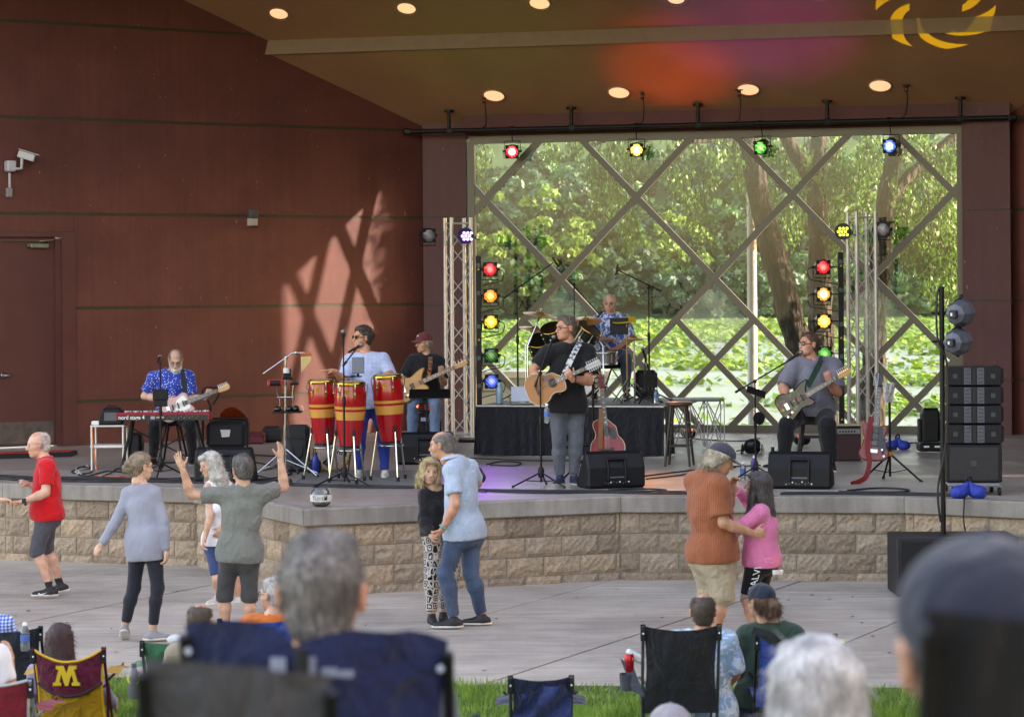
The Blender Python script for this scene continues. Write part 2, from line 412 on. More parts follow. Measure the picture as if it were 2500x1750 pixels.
def split_block_mat():
 m, nt, b = base_mat('split_face_block'); L = nt.links
 v1 = nn(nt, 'ShaderNodeTexNoise'); v1.inputs['Scale'].default_value = 26; v1.inputs['Detail'].default_value = 7; v1.inputs['Roughness'].default_value = .7
 L.new(mapping(nt), v1.inputs['Vector'])
 col = ramp(nt, v1.outputs['Fac'], [(.28, '#75675a'), (.5, '#9f8c79'), (.72, '#bda992')])
 oi = nn(nt, 'ShaderNodeObjectInfo'); x = nn(nt, 'ShaderNodeMix', data_type='RGBA', blend_type='MULTIPLY'); x.inputs['Factor'].default_value = 1
 L.new(col, x.inputs['A']); L.new(ramp(nt, oi.outputs['Random'], [(0, (.70, .67, .64)), (.35, (.95, .95, .96)), (.7, (1.02, 1, .97)), (1, (1.16, 1.1, 1.02))]), x.inputs['B'])
 L.new(x.outputs['Result'], b.inputs['Base Color']); b.inputs['Roughness'].default_value = .95
 bp = nn(nt, 'ShaderNodeBump'); bp.inputs['Strength'].default_value = .7; bp.inputs['Distance'].default_value = .02
 L.new(v1.outputs['Fac'], bp.inputs['Height']); L.new(bp.outputs[0], b.inputs['Normal']); return m
m_block = split_block_mat(); m_mortar = M('mortar_grey', '#857e77', .95, var=.2, vs=20)
m_blockdirty = m_block
BLK = {}
def block_mesh(w, h, var, d=.012):
 key = (round(w, 3), round(h, 3), var)
 if key in BLK: return BLK[key]
 rng = np.random.default_rng(hash(key) % 9999); nx = max(2, int(w/.034)); nz = max(2, int(h/.034)); g = rng.normal(0, 1, (nz+1, nx+1))
 for _ in range(1): g = (g + np.roll(g, 1, 0) + np.roll(g, 1, 1) + np.roll(g, -1, 1))/3.
 vs = []; fs = []
 for i in range(nz+1):
  for j in range(nx+1):
   e = min(i, nz-i, j, nx-j); dep = -.0 if e == 0 else -(.016 + .009*g[i, j])
   vs.append((j/nx*w - w/2, dep, i/nz*h))
 for i in range(nz):
  for j in range(nx): a = i*(nx+1)+j; fs.append((a, a+1, a+nx+2, a+nx+1))
 o = len(vs); vs += [(-w/2, 0, 0), (w/2, 0, 0), (w/2, 0, h), (-w/2, 0, h), (-w/2, d, 0), (w/2, d, 0), (w/2, d, h), (-w/2, d, h)]
 fs += [(o+1, o+5, o+6, o+2), (o, o+3, o+7, o+4), (o+3, o+2, o+6, o+7), (o, o+4, o+5, o+1)]
 me = bpy.data.meshes.new('block'); me.from_pydata(vs, [], fs); me.materials.append(m_block); me.update(); BLK[key] = me; return me
STF = offset_line(ST, .045); STB = offset_line(ST, .052); STI = offset_line(ST, .25)
wallT = thing('stage_retaining_wall', 'tan split-face block wall below the grey stage edge', 'wall', (0, 24.5, 0))
woff = parent_loc(wallT); BW_, BH_, J_ = .406, .2032, .0095
zs = [(-.12, .105)]; z0 = -.098
courses = [(-.1, .18), (.083, .1937), (.2865, .1937), (.49, .205)]
for si in range(len(ST)-1):
 p, q = STF[si], STF[si+1]; L_ = (q-p).length; t = (q-p).normalized(); o = V((0, 0, 0)); ang = math.atan2(t.y, t.x)
 bb = MB(); a, c_, ci_, ai_ = STB[si], STB[si+1], STI[si+1], STI[si]
 bb.prism([(a.x, a.y), (c_.x, c_.y), (ci_.x, ci_.y), (ai_.x, ai_.y)], .79, o=(0, 0, -.1)); bb.build('mortar_bed', m_mortar, wallT)
 for ci, (z, h) in enumerate(courses):
  x = -(.203 if ci % 2 else 0.) - (.11 if si % 2 else 0.); kk = 0
  while x < L_:
   x0 = max(x, 0)+ (J_/2 if x > 0 else 0.002); x1 = min(x+BW_, L_) - (J_/2 if x+BW_ < L_ else .002); x += BW_; kk += 1
   if x1-x0 < .015: continue
   w = round(x1-x0, 3); mesh = block_mesh(w, h - (0 if ci == 3 else 0.0), (kk*7+ci*3+si) % 4)
   c0 = p + o + t*((x0+x1)/2)
   if c0.x < -7.5 or c0.x > 6.2: continue
   ob = bpy.data.objects.new('block', mesh); C.objects.link(ob); ob.parent = wallT
   ob.location = V((c0.x, c0.y, z)) - woff; ob.rotation_euler = (0, 0, ang)
# ================================================================== shell: walls
def stucco(name, c, dark, var=1.):
 if name in _mats: return _mats[name]
 m, nt, b = base_mat(name); L = nt.links
 n1 = nn(nt, 'ShaderNodeTexNoise'); n1.inputs['Scale'].default_value = .9; n1.inputs['Detail'].default_value = 8; n1.inputs['Roughness'].default_value = .6
 L.new(mapping(nt), n1.inputs['Vector'])
 col = ramp(nt, n1.outputs['Fac'], [(.3, dark), (.7, c)])
 n2 = nn(nt, 'ShaderNodeTexNoise'); n2.inputs['Scale'].default_value = 120; n2.inputs['Detail'].default_value = 4
 L.new(mapping(nt), n2.inputs['Vector'])
 x = nn(nt, 'ShaderNodeMix', data_type='RGBA', blend_type='MULTIPLY'); x.inputs['Factor'].default_value = 1
 L.new(col, x.inputs['A']); L.new(ramp(nt, n2.outputs['Fac'], [(.3, (.75, .75, .75)), (.55, (1, 1, 1)), (.8, (1.2, 1.2, 1.2))]), x.inputs['B'])
 n3 = nn(nt, 'ShaderNodeTexNoise'); n3.inputs['Scale'].default_value = 1; n3.inputs['Detail'].default_value = 3
 L.new(mapping(nt, scale=(14, 14, .5)), n3.inputs['Vector'])
 y = nn(nt, 'ShaderNodeMix', data_type='RGBA', blend_type='MULTIPLY'); y.inputs['Factor'].default_value = .5
 L.new(x.outputs['Result'], y.inputs['A']); L.new(ramp(nt, n3.outputs['Fac'], [(.3, (.8, .8, .8)), (.7, (1.1, 1.1, 1.1))]), y.inputs['B'])
 n4 = nn(nt, 'ShaderNodeTexNoise'); n4.inputs['Scale'].default_value = 1; n4.inputs['Detail'].default_value = 2
 L.new(mapping(nt, scale=(20, 20, 9)), n4.inputs['Vector'])
 z = nn(nt, 'ShaderNodeMix', data_type='RGBA'); L.new(ramp(nt, n4.outputs['Fac'], [(.735, (0, 0, 0)), (.77, (.4, .4, .4))]), z.inputs['Factor'])
 L.new(y.outputs['Result'], z.inputs['A']); z.inputs['B'].default_value = (.42, .36, .33, 1)
 L.new(z.outputs['Result'], b.inputs['Base Color']); b.inputs['Roughness'].default_value = .62
 bp = nn(nt, 'ShaderNodeBump'); bp.inputs['Strength'].default_value = .5; bp.inputs['Distance'].default_value = .004
 L.new(n2.outputs['Fac'], bp.inputs['Height']); L.new(bp.outputs[0], b.inputs['Normal']); _mats[name] = m; return m
m_wall = stucco('maroon_stucco', '#713b32', '#5a2b24')
m_pill = stucco('plum_stucco', '#643a3a', '#562e2f')
m_ceil = M('ceiling_plaster', '#a07656', .8, var=.1, vs=1.3, bump=.3, bs=90, fine=.1)
m_reveal = M('reveal_strip', '#3a3420', .6, var=.3, vs=40)
m_beam = M('beam_dark_maroon', '#5a2f2e', .7, var=.15)
def zat(u, v, Y): return P(u, v, Y).z
lw_dir = (V((-1, -.66, 0))).normalized(); lw_n = V((.66, -1, 0)).normalized()     # normal faces the stage
def lwp(d, z, off=0.): return V((CORN.x, CORN.y, 0)) + lw_dir*d + lw_n*off + V((0, 0, z))
def lwd(u):       # distance along the left wall of photo column u (around v=700)
 k_ = (u-1250)/F; Y = 38.65/(1-.66*k_); X = k_*Y
 return (V((X, Y, 0))-V((CORN.x, CORN.y, 0))).length
SEAM = [STZ, 1.77, 2.83, 4.12, 5.41, 6.70, 8.0, 9.6]
dB = (V((lwp(lwd(520), 0)))).y
SEAM[1] = zat(340, 962, lwp(lwd(340), 0).y); SEAM[2] = zat(500, 737.6, lwp(lwd(500), 0).y); SEAM[3] = zat(500, 515, lwp(lwd(500), 0).y); SEAM[4] = zat(500, 291, lwp(lwd(500), 0).y); SEAM[5] = zat(300, 52, lwp(lwd(300), 0).y)
SEAM[6] = SEAM[5]+1.3; SEAM[7] = SEAM[6]+1.6
FT = zat(100, 549, lwp(lwd(100), 0).y)
lwall = thing('wall_left', 'dark maroon stucco side wall of the bandshell with thin horizontal seams', 'wall', (-4, 36, 0)); 
d_door0 = lwd(-60); d_door1 = lwd(166)
RV = .022
def wall_panel(T, pf, d0, d1, z0, z1, mat, name='panel', th=.2):
 bb = MB(); q = [pf(d0, z0, 0), pf(d1, z0, 0), pf(d1, z0, -th), pf(d0, z0, -th), pf(d0, z1, 0), pf(d1, z1, 0), pf(d1, z1, -th), pf(d0, z1, -th)]
 bb.hexa(q); return bb.build(name, mat, T)
for i in range(7):
 z0, z1 = SEAM[i]+(RV if i else 0), SEAM[i+1]-RV
 d_end = 13.
 if i < 2: wall_panel(lwall, lwp, 0, d_door1-.10, z0, z1, m_wall)
 elif i == 2:
  wall_panel(lwall, lwp, 0, d_door1-.10, z0, z1, m_wall)
  wall_panel(lwall, lwp, d_door1-.095, d_end, FT+.004, z1, m_wall)
 else:
  wall_panel(lwall, lwp, 0, d_end, z0, z1, m_wall)
bb = MB()
for i in range(1, 7):
 de = d_door1-.10 if i <= 2 else 13.
 z = SEAM[i]; bb.hexa([lwp(0, z-RV, -.012), lwp(de, z-RV, -.012), lwp(de, z-RV, -.05), lwp(0, z-RV, -.05), lwp(0, z+RV, -.012), lwp(de, z+RV, -.012), lwp(de, z+RV, -.05), lwp(0, z+RV, -.05)])
bb.build('seam_strip', m_reveal, lwall)
bb = MB(); bb.hexa([lwp(0, STZ, -.1), lwp(d_door1-.1, STZ, -.1), lwp(d_door1-.1, STZ, -.3), lwp(0, STZ, -.3), lwp(0, 9.6, -.1), lwp(d_door1-.1, 9.6, -.1), lwp(d_door1-.1, 9.6, -.3), lwp(0, 9.6, -.3)])
bb.build('backing', m_wall, lwall)
wall_panel(lwall, lwp, lwd(-260), 13, STZ, FT-.02, m_wall)
m_doorp = M('door_paint', '#5c322c', .45, var=.1, vs=3, bump=.1)
dT = thing('stage_door', 'maroon metal door with steel kick plate and lever handle at the left edge', 'door', lwp(lwd(30), STZ))
DTOP = zat(100, 570, lwp(lwd(100), 0).y)
bb = MB(); bb.hexa([lwp(lwd(137), STZ+.02, -.09), lwp(lwd(-250), STZ+.02, -.09), lwp(lwd(-250), STZ+.02, -.14), lwp(lwd(137), STZ+.02, -.14), lwp(lwd(137), DTOP, -.09), lwp(lwd(-250), DTOP, -.09), lwp(lwd(-250), DTOP, -.14), lwp(lwd(137), DTOP, -.14)])
leaf = bb.build('door_leaf', m_doorp, dT)
def lbox(d0, d1, z0, z1, o0, o1): return [lwp(d0, z0, o1), lwp(d1, z0, o1), lwp(d1, z0, o0), lwp(d0, z0, o0), lwp(d0, z1, o1), lwp(d1, z1, o1), lwp(d1, z1, o0), lwp(d0, z1, o0)]
bb = MB(); bb.hexa(lbox(d_door1-.105, lwd(150), STZ, FT, -.16, .03)); bb.hexa(lbox(lwd(150)-.0, lwd(138), STZ, FT-.09, -.16, -.03)); bb.hexa(lbox(lwd(150)+.001, lwd(-260), DTOP+.05, FT+.002, -.16, .031)); bb.hexa(lbox(lwd(138)+.001, lwd(-260), DTOP+.003, DTOP+.049, -.16, -.031))
bb.build('door_frame', m_doorp, dT)
m_steel = M('brushed_steel', '#8d8a88', .38, 1., var=.2, vs=30); m_steeld = M('scuffed_kick_plate', '#6a5f5b', .5, .6, var=.25, vs=9)
bb = MB(); bb.hexa(lbox(lwd(134), lwd(-240), STZ+.06, STZ+.36, -.088, -.083)); bb.build('kick_plate', m_steeld, leaf)
bb = MB(); lev = lwp(lwd(12), zat(12, 898, lwp(lwd(12), 0).y)); bb.lathe([(.045, -.09), (.045, -.065), (.035, -.055)], lev, lw_n, 16); bb.tube([lev-lw_n*.06, lev-lw_n*.02, lev-lw_n*.02-lw_dir*.05, lev-lw_n*.025-lw_dir*.12], .011, 8); bb.build('lever_handle', M('chrome', '#b8bcc0', .2, 1., var=.05), leaf)
bb = MB(); zc = DTOP-.07; cd = lwd(100)
bb.box(lwp(cd, zc, -.045), (.26, .06, .065), M3=Matrix((lw_dir, -lw_n, V((0, 0, 1)))).transposed(), bev=.01); bb.tube([lwp(cd+.1, zc, -.05), lwp(cd+.18, zc, -.05)], .026, 10); bb.tube([lwp(cd, zc+.04, -.04), lwp(cd+.02, zc+.06, .03), lwp(cd-.2, zc+.075, -.01)], .009, 6)
bb.build('door_closer', M('closer_metal', '#8f8f7c', .45, .7, var=.15), dT)
rwall = thing('wall_right', 'maroon stucco side wall at the right edge behind the speaker stack', 'wall', (8, 34, 0))
rw_n = V((-.857, -.515, 0))
def rwp(d, z, off=0.): return V((RC.x, RC.y, 0)) + RD*d + rw_n*off + V((0, 0, z))
RS = [STZ, zat(2420, 945, RC.y), zat(2420, 752, RC.y), zat(2420, 531, RC.y)]; RS += [RS[3]+1.33, RS[3]+2.6, 9.6]
for i in range(6): wall_panel(rwall, rwp, -.2, 9, RS[i]+(RV if i else 0), RS[i+1]-RV, m_wall)
bb = MB()
for z in RS[1:-1]: bb.hexa([rwp(0, z-RV, -.012), rwp(9, z-RV, -.012), rwp(9, z-RV, -.05), rwp(0, z-RV, -.05), rwp(0, z+RV, -.012), rwp(9, z+RV, -.012), rwp(9, z+RV, -.05), rwp(0, z+RV, -.05)])
bb.build('seam_strip', m_reveal, rwall)
wall_panel(rwall, lambda d, z, o: rwp(d, z, o-.06), -.3, 9, STZ, 9.6, m_wall, 'backing')
bdir = V((1, -.25, 0)).normalized(); bn = V((-.25, -1, 0)).normalized()
def bx(u): k_ = (u-1250)/F; return k_*37.42/(1+.25*k_)
def bp_(x, z, off=0.): return V((x, BW(x), 0)) + bn*off + V((0, 0, z))
GX0, GX1 = bx(1150), bx(2353)
GZ0 = STZ + .02; GZ1 = zat(1750, 341, BW(bx(1750)))
def pillar(name, x0, x1, lab, seams, off):
 T = thing(name, lab, 'pillar', bp_((x0+x1)/2, STZ)); zz = [STZ]+seams+[6.2]
 for i in range(len(zz)-1):
  bb = MB(); z0, z1 = zz[i]+(.012 if i else 0), zz[i+1]-.012
  bb.hexa([bp_(x0, z0, off), bp_(x1, z0, off), bp_(x1, z0, -.08), bp_(x0, z0, -.08), bp_(x0, z1, off), bp_(x1, z1, off), bp_(x1, z1, -.08), bp_(x0, z1, -.08)]); bb.build('panel', m_pill, T)
  if i:
   b2 = MB(); b2.hexa([bp_(x0+.012, zz[i]-.0118, off-.012), bp_(x1-.012, zz[i]-.0118, off-.012), bp_(x1-.012, zz[i]-.0118, -.07), bp_(x0+.012, zz[i]-.0118, -.07), bp_(x0+.012, zz[i]+.0118, off-.012), bp_(x1-.012, zz[i]+.0118, off-.012), bp_(x1-.012, zz[i]+.0118, -.07), bp_(x0+.012, zz[i]+.0118, -.07)]); b2.build('seam_strip', m_reveal, T)
 return T
pl = pillar('wall_pillar', CORN.x+.01, GX0-.045, 'plum stucco pillar between the maroon side wall and the left edge of the glass', [SEAM[1]-.05, SEAM[2]-.02, SEAM[3]], .08)
pr = pillar('wall_pillar', GX1+.0, RC.x-.01, 'plum stucco pillar at the right edge of the glass above the speaker stack', RS[1:4], .25)
bT = thing('header_beam', 'dark maroon beam above the diamond glass wall', 'beam', bp_(3, GZ1))
bb = MB(); bb.hexa([bp_(GX0-.04, GZ1+.05, .06), bp_(GX1-.005, GZ1+.05, .06), bp_(GX1-.005, GZ1+.05, -.1), bp_(GX0-.04, GZ1+.05, -.1), bp_(GX0-.04, 6.3, .06), bp_(GX1-.005, 6.3, .06), bp_(GX1-.005, 6.3, -.1), bp_(GX0-.04, 6.3, -.1)]); bb.build('beam_face', m_beam, bT)
bb = MB(); bb.hexa([bp_(GX0-.03, 5.42, .26), bp_(GX1-.015, 5.42, .26), bp_(GX1-.015, 5.42, .07), bp_(GX0-.03, 5.42, .07), bp_(GX0-.03, 6.2, .26), bp_(GX1-.015, 6.2, .26), bp_(GX1-.015, 6.2, .07), bp_(GX0-.03, 6.2, .07)]); bb.build('fascia', m_beam, bT)
CZ0 = zat(1036, 306, CORN.y)               # at the back wall
pw = P(664, 124, lwp(lwd(664), 0).y)       # where the lower ceiling meets the fascia on the left wall
def bdist(p): return (BW(p.x)-p.y)*.97
A1 = bdist(pw); SL = (pw.z-CZ0)/A1
STEP = .20
def cpt(x, a, z): q = bp_(x, z, a); return q
cT = thing('ceiling', 'brown plaster ceiling sloping up towards the front with one stepped fascia', 'ceiling', (3, 34, CZ0)); cT['kind'] = 'structure'; del cT['category']
def cz(a): return CZ0 + SL*a + (STEP if a > A1 else 0)
XW = 16
def cslab(a0, a1, za, zb, nm, x0=-XW, x1=XW+6):
 bb = MB(); q = [cpt(x0, a1, zb), cpt(x1, a1, zb), cpt(x1, a0, za), cpt(x0, a0, za)]
 q += [p+V((0, 0, .25)) for p in q]; bb.hexa(q); return bb.build(nm, m_ceil, cT)
cslab(-.2, A1, CZ0-.2*SL, CZ0+SL*A1, 'lower_soffit')
bb = MB(); z0 = CZ0+SL*A1; q = [cpt(-XW, A1+.06, z0-.01), cpt(XW+6, A1+.06, z0-.01), cpt(XW+6, A1+.001, z0-.01), cpt(-XW, A1+.001, z0-.01), cpt(-XW, A1+.02, z0+STEP), cpt(XW+6, A1+.02, z0+STEP), cpt(XW+6, A1+.001, z0+STEP), cpt(-XW, A1+.001, z0+STEP)]
bb.hexa(q); bb.build('fascia', M('fascia_plaster', '#8a7360', .8, var=.08), cT)
AEND = 4.1
cslab(A1+.021, AEND, cz(A1+.001)+.0, cz(AEND), 'upper_soffit')
cslab(AEND+.01, 10.2, cz(AEND)+.02, cz(AEND)+.35, 'front_soffit')
bb = MB(); q = [cpt(-XW, 10.6, cz(AEND)+.65), cpt(XW+6, 10.6, cz(AEND)+.65), cpt(XW+6, -1., CZ0+1.2), cpt(-XW, -1., CZ0+1.2)]; q += [p+V((0, 0, .4)) for p in q]; bb.hexa(q)
tag(bb.build('roof', M('roof_metal', '#4a4a4a', .6, .2)), kind='structure')
m_lens = M('lamp_lens', '#ffe2b0', .5, var=0, emit='#ffc6a0', es=.115); m_trim = M('lamp_trim', '#9a8468', .5, var=0)
cn = V((0, 0, 0)); cn = (cpt(0, 1, CZ0+SL)-cpt(0, 0, CZ0)).cross(bdir).normalized()
if cn.z > 0: cn = -cn
def ray_ceiling(u, v):
 "point on the lower or upper soffit seen at the pixel"
 lo = None
 for Y in np.linspace(38, 28, 400):
  p = P(u, v, Y); a = bdist(p)
  if a > 0.02 and p.z < cz(a) and lo is not None: return p, a
  lo = p if p.z >= cz(a) else lo
 return None, None
pos = [(1213, 233), (1518, 230), (1834, 227.5), (2156, 223)] + [(691, 25.5), (1003, 17.5), (1328, 10), (1661, 4), (2009, -3)]
names = ['first from the left in the rear row', 'second in the rear row', 'third in the rear row', 'last in the rear row, at the right', 'first from the left in the front row', 'second in the front row', 'third in the front row', 'fourth in the front row', 'at the right end of the front row']
for (u, v), nm in zip(pos, names):
 best = None
 for Y in np.linspace(38.2, 27, 2000):
  p = P(u, v, Y); a = bdist(p); d_ = p.z - cz(a)
  if a > 0 and (best is None or abs(d_) < best[0]): best = (abs(d_), p)
 p = best[1]; T = thing('ceiling_light', 'round recessed ceiling light, ' + nm, 'ceiling light', p, group='recessed ceiling lights')
 bb = MB(); bb.lathe([(.178, .0), (.178, .014), (.155, .014), (.150, .002)], p, cn, 32, False, False); bb.build('trim_ring', m_trim, T)
 bb = MB(); bb.lathe([(.151, .004), (.10, .009), (.01, .012)], p, cn, 32, False, True); bb.build('lens', m_lens, T)
# ================================================================== diamond glass wall
m_mull = M('mullion_bronze', '#615b4e', .45, .3, var=.08, vs=5)
def glass_mat(name, haze):
 m, nt, b = base_mat(name); L = nt.links; out = nt.nodes['Material Output']
 tr = nn(nt, 'ShaderNodeBsdfTransparent'); tr.inputs[0].default_value = (.86, .91, .88, 1)
 gl = nn(nt, 'ShaderNodeBsdfGlossy'); gl.inputs['Roughness'].default_value = .02; gl.inputs['Color'].default_value = (.9, .95, .92, 1)
 fr = nn(nt, 'ShaderNodeFresnel'); ge = nn(nt, 'ShaderNodeNewGeometry'); mr = nn(nt, 'ShaderNodeMapRange'); mr.inputs['To Min'].default_value = 1.5; mr.inputs['To Max'].default_value = 1/1.5; L.new(ge.outputs['Backfacing'], mr.inputs['Value']); L.new(mr.outputs[0], fr.inputs[0])
 mx = nn(nt, 'ShaderNodeMixShader'); L.new(fr.outputs[0], mx.inputs[0]); L.new(tr.outputs[0], mx.inputs[1]); L.new(gl.outputs[0], mx.inputs[2])
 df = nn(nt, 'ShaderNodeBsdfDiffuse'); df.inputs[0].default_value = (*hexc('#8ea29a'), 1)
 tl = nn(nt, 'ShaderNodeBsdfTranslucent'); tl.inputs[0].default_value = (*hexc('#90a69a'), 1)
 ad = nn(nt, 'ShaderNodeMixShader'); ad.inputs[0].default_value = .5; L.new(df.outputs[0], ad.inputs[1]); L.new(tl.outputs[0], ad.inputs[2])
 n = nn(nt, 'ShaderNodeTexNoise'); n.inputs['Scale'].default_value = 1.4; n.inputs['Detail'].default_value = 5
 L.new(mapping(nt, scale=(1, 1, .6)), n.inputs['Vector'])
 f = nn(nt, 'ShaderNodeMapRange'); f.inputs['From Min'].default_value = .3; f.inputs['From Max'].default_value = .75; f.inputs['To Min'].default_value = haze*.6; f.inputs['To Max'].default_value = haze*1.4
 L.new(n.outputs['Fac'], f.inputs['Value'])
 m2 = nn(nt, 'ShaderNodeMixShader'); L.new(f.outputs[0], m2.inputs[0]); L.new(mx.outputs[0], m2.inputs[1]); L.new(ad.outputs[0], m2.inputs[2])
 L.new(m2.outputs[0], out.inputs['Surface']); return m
m_gl = glass_mat('window_glass', .014); m_gl2 = glass_mat('window_glass_dusty_reflect', .06); m_gl3 = glass_mat('window_glass_reflect_film', .34)  # pale film on lower panes stands in for plaza reflections in dirty glass
gT = thing('diamond_window', 'large glass wall divided into diamonds by bronze mullions', 'window', bp_((GX0+GX1)/2, STZ))
def gx(u, v): # pixel -> (x along world, z) on the glass plane
 Y = BW(3)
 for _ in range(6): p = P(u, v, Y); Y = BW(p.x)
 return P(u, v, Y)
c1 = gx(1190, 487); c2 = gx(1939, 486); c3 = gx(1365, 684); c4 = gx(1743, 687)
dxc = (c2.x-c1.x)/2; rz1 = (c1.z+c2.z)/2; rz2 = (c3.z+c4.z)/2; dzc = rz1-rz2; x00 = c1.x
slope = dzc/(dxc/2)
ms = []     # families: z = z0 + s*(x-x0)
def segs(sgn):
 r = []
 for k in range(-12, 16):
  x0 = x00 + k*dxc
  pts = []
  for z in (GZ0, GZ1): pts.append((x0 + (z-rz1)/(sgn*slope), z))
  (xa, za), (xb, zb) = pts
  def cl(xa, za, xb, zb, lim, side):
   if (side > 0 and xa > lim) or (side < 0 and xa < lim):
    if (side > 0 and xb > lim) or (side < 0 and xb < lim): return None
    t = (lim-xb)/(xa-xb); xa, za = lim, zb+(za-zb)*t
   return xa, za
  A = cl(xa, za, xb, zb, GX1, 1); 
  if A is None: continue
  B = cl(xb, zb, A[0], A[1], GX1, 1); A = cl(A[0], A[1], B[0], B[1], GX0, -1)
  if A is None: continue
  B = cl(B[0], B[1], A[0], A[1], GX0, -1)
  if abs(A[0]-B[0]) > .05: r.append((A, B))
 return r
mw, md = .070, .13
def mbar(T, A, B, w, d0, d1, nm):
 a = bp_(A[0], A[1]); c = bp_(B[0], B[1]); t = (c-a).normalized(); s_ = t.cross(bn).normalized()
 bb = MB(); q = []
 for p in (a, c):
  pass
 q = [a-s_*w+bn*d1, c-s_*w+bn*d1, c-s_*w+bn*d0, a-s_*w+bn*d0, a+s_*w+bn*d1, c+s_*w+bn*d1, c+s_*w+bn*d0, a+s_*w+bn*d0]
 bb.hexa(q); return bb.build(nm, m_mull, T)
for A, B in segs(1): mbar(gT, A, B, mw*.5*1.35, -.03, .075, 'mullion')
for A, B in segs(-1): mbar(gT, A, B, mw*.5*1.3, -.028, .071, 'mullion')
for A, B, nm in (((GX0, GZ0+.03), (GX1, GZ0+.03), 'sill'), ((GX0, GZ1+.02), (GX1, GZ1+.02), 'head'), ((GX0+.03, GZ0), (GX0+.03, GZ1), 'jamb'), ((GX1-.03, GZ0), (GX1-.03, GZ1), 'jamb')):
 mbar(gT, A, B, .055 if nm != 'sill' else .06, -.04, .085 if nm in ('sill', 'head') else .082, 'window_'+nm)
for kx in range(-2, 7):
 x2 = x00 + (kx+.5)*dxc
 for sg in (1, -1):
  xs, zs_ = x2 + sg*dxc/4, rz2 - dzc/2          # T-junction on the side of the diamond
  xe, ze = xs - sg*(zs_-GZ0)/slope, GZ0
  xa, za, xb, zb = xs, zs_, xe, ze
  def clipx(xa, za, xb, zb):
   for lim, hi in ((GX0+.02, 0), (GX1-.02, 1)):
    ia = xa > lim if hi else xa < lim; ib = xb > lim if hi else xb < lim
    if ia and ib: return None
    if ia or ib:
     t = (lim-xa)/(xb-xa); q = (lim, za+(zb-za)*t)
     if ia: xa, za = q
     else: xb, zb = q
   return xa, za, xb, zb
  r_ = clipx(xa, za, xb, zb)
  if r_ is None: continue
  xa, za, xb, zb = r_
  if abs(xa-xb) > .1: mbar(gT, (xa, za), (xb, zb), mw*.5*1.28, -.026, .069 if sg > 0 else .066, 'mullion')
s = slope
def uvc(x, z): return ((z-rz1)-s*(x-x00), (z-rz1)+s*(x-x00))      # two family coordinates; lines at multiples of s*dxc
per = s*dxc
uw = [uvc(x, z) for x in (GX0, GX1) for z in (GZ0, GZ1)]
rngp = random.Random(5)
def pane(a0, a1, b0, b1, mt):
 poly = []
 for (a, b_) in ((a0, b0), (a1, b0), (a1, b1), (a0, b1)):
  z = rz1+(a+b_)/2; x = x00+(b_-a)/(2*s); poly.append((x, z))
 for n_, c_ in (((1, 0), GX1-.02), ((-1, 0), -(GX0+.02)), ((0, 1), GZ1), ((0, -1), -GZ0-.02)):
  poly = clip_poly(poly, n_, c_)
  if len(poly) < 3: return
 ar = abs(sum(poly[q][0]*poly[(q+1) % len(poly)][1]-poly[(q+1) % len(poly)][0]*poly[q][1] for q in range(len(poly))))/2
 if ar < .008: return
 bb = MB(); bb.add([bp_(x, z, .0) for x, z in poly], [tuple(range(len(poly)))]); bb.build('glass_pane', mt, gT)
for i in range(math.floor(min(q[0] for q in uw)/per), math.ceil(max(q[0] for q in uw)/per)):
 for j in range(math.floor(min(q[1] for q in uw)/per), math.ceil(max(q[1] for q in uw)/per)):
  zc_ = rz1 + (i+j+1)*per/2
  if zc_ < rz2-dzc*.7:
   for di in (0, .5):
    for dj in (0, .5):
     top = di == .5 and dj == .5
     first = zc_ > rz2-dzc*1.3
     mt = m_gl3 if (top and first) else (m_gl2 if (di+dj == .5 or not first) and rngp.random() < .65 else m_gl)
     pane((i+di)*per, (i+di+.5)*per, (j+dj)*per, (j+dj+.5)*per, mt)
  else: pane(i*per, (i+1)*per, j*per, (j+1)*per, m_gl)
# ================================================================== lake, far wood, near trees
LZ = -.9
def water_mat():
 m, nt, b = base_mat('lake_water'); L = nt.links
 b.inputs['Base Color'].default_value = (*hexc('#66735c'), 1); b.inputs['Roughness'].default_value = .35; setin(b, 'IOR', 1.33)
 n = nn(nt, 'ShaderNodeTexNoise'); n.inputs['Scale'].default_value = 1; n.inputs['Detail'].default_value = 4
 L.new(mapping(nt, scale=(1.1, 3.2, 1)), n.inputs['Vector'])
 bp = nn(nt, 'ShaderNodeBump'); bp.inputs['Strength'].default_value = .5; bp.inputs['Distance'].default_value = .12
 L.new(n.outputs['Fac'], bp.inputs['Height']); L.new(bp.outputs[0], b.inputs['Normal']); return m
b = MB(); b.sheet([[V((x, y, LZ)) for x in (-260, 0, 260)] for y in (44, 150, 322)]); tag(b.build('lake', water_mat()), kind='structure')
def leaf_mat(name, stops, trans=.35, scale=.9, rough=.5):
 m, nt, b = base_mat(name); L = nt.links; out = nt.nodes['Material Output']
 n = nn(nt, 'ShaderNodeTexNoise'); n.inputs['Scale'].default_value = scale; n.inputs['Detail'].default_value = 6
 L.new(mapping(nt), n.inputs['Vector']); c = ramp(nt, n.outputs['Fac'], stops)
 L.new(c, b.inputs['Base Color']); b.inputs['Roughness'].default_value = rough
 tl = nn(nt, 'ShaderNodeBsdfTranslucent'); L.new(c, tl.inputs[0])
 mx = nn(nt, 'ShaderNodeMixShader'); mx.inputs[0].default_value = trans; L.new(b.outputs[0], mx.inputs[1]); L.new(tl.outputs[0], mx.inputs[2])
 L.new(mx.outputs[0], out.inputs['Surface']); return m
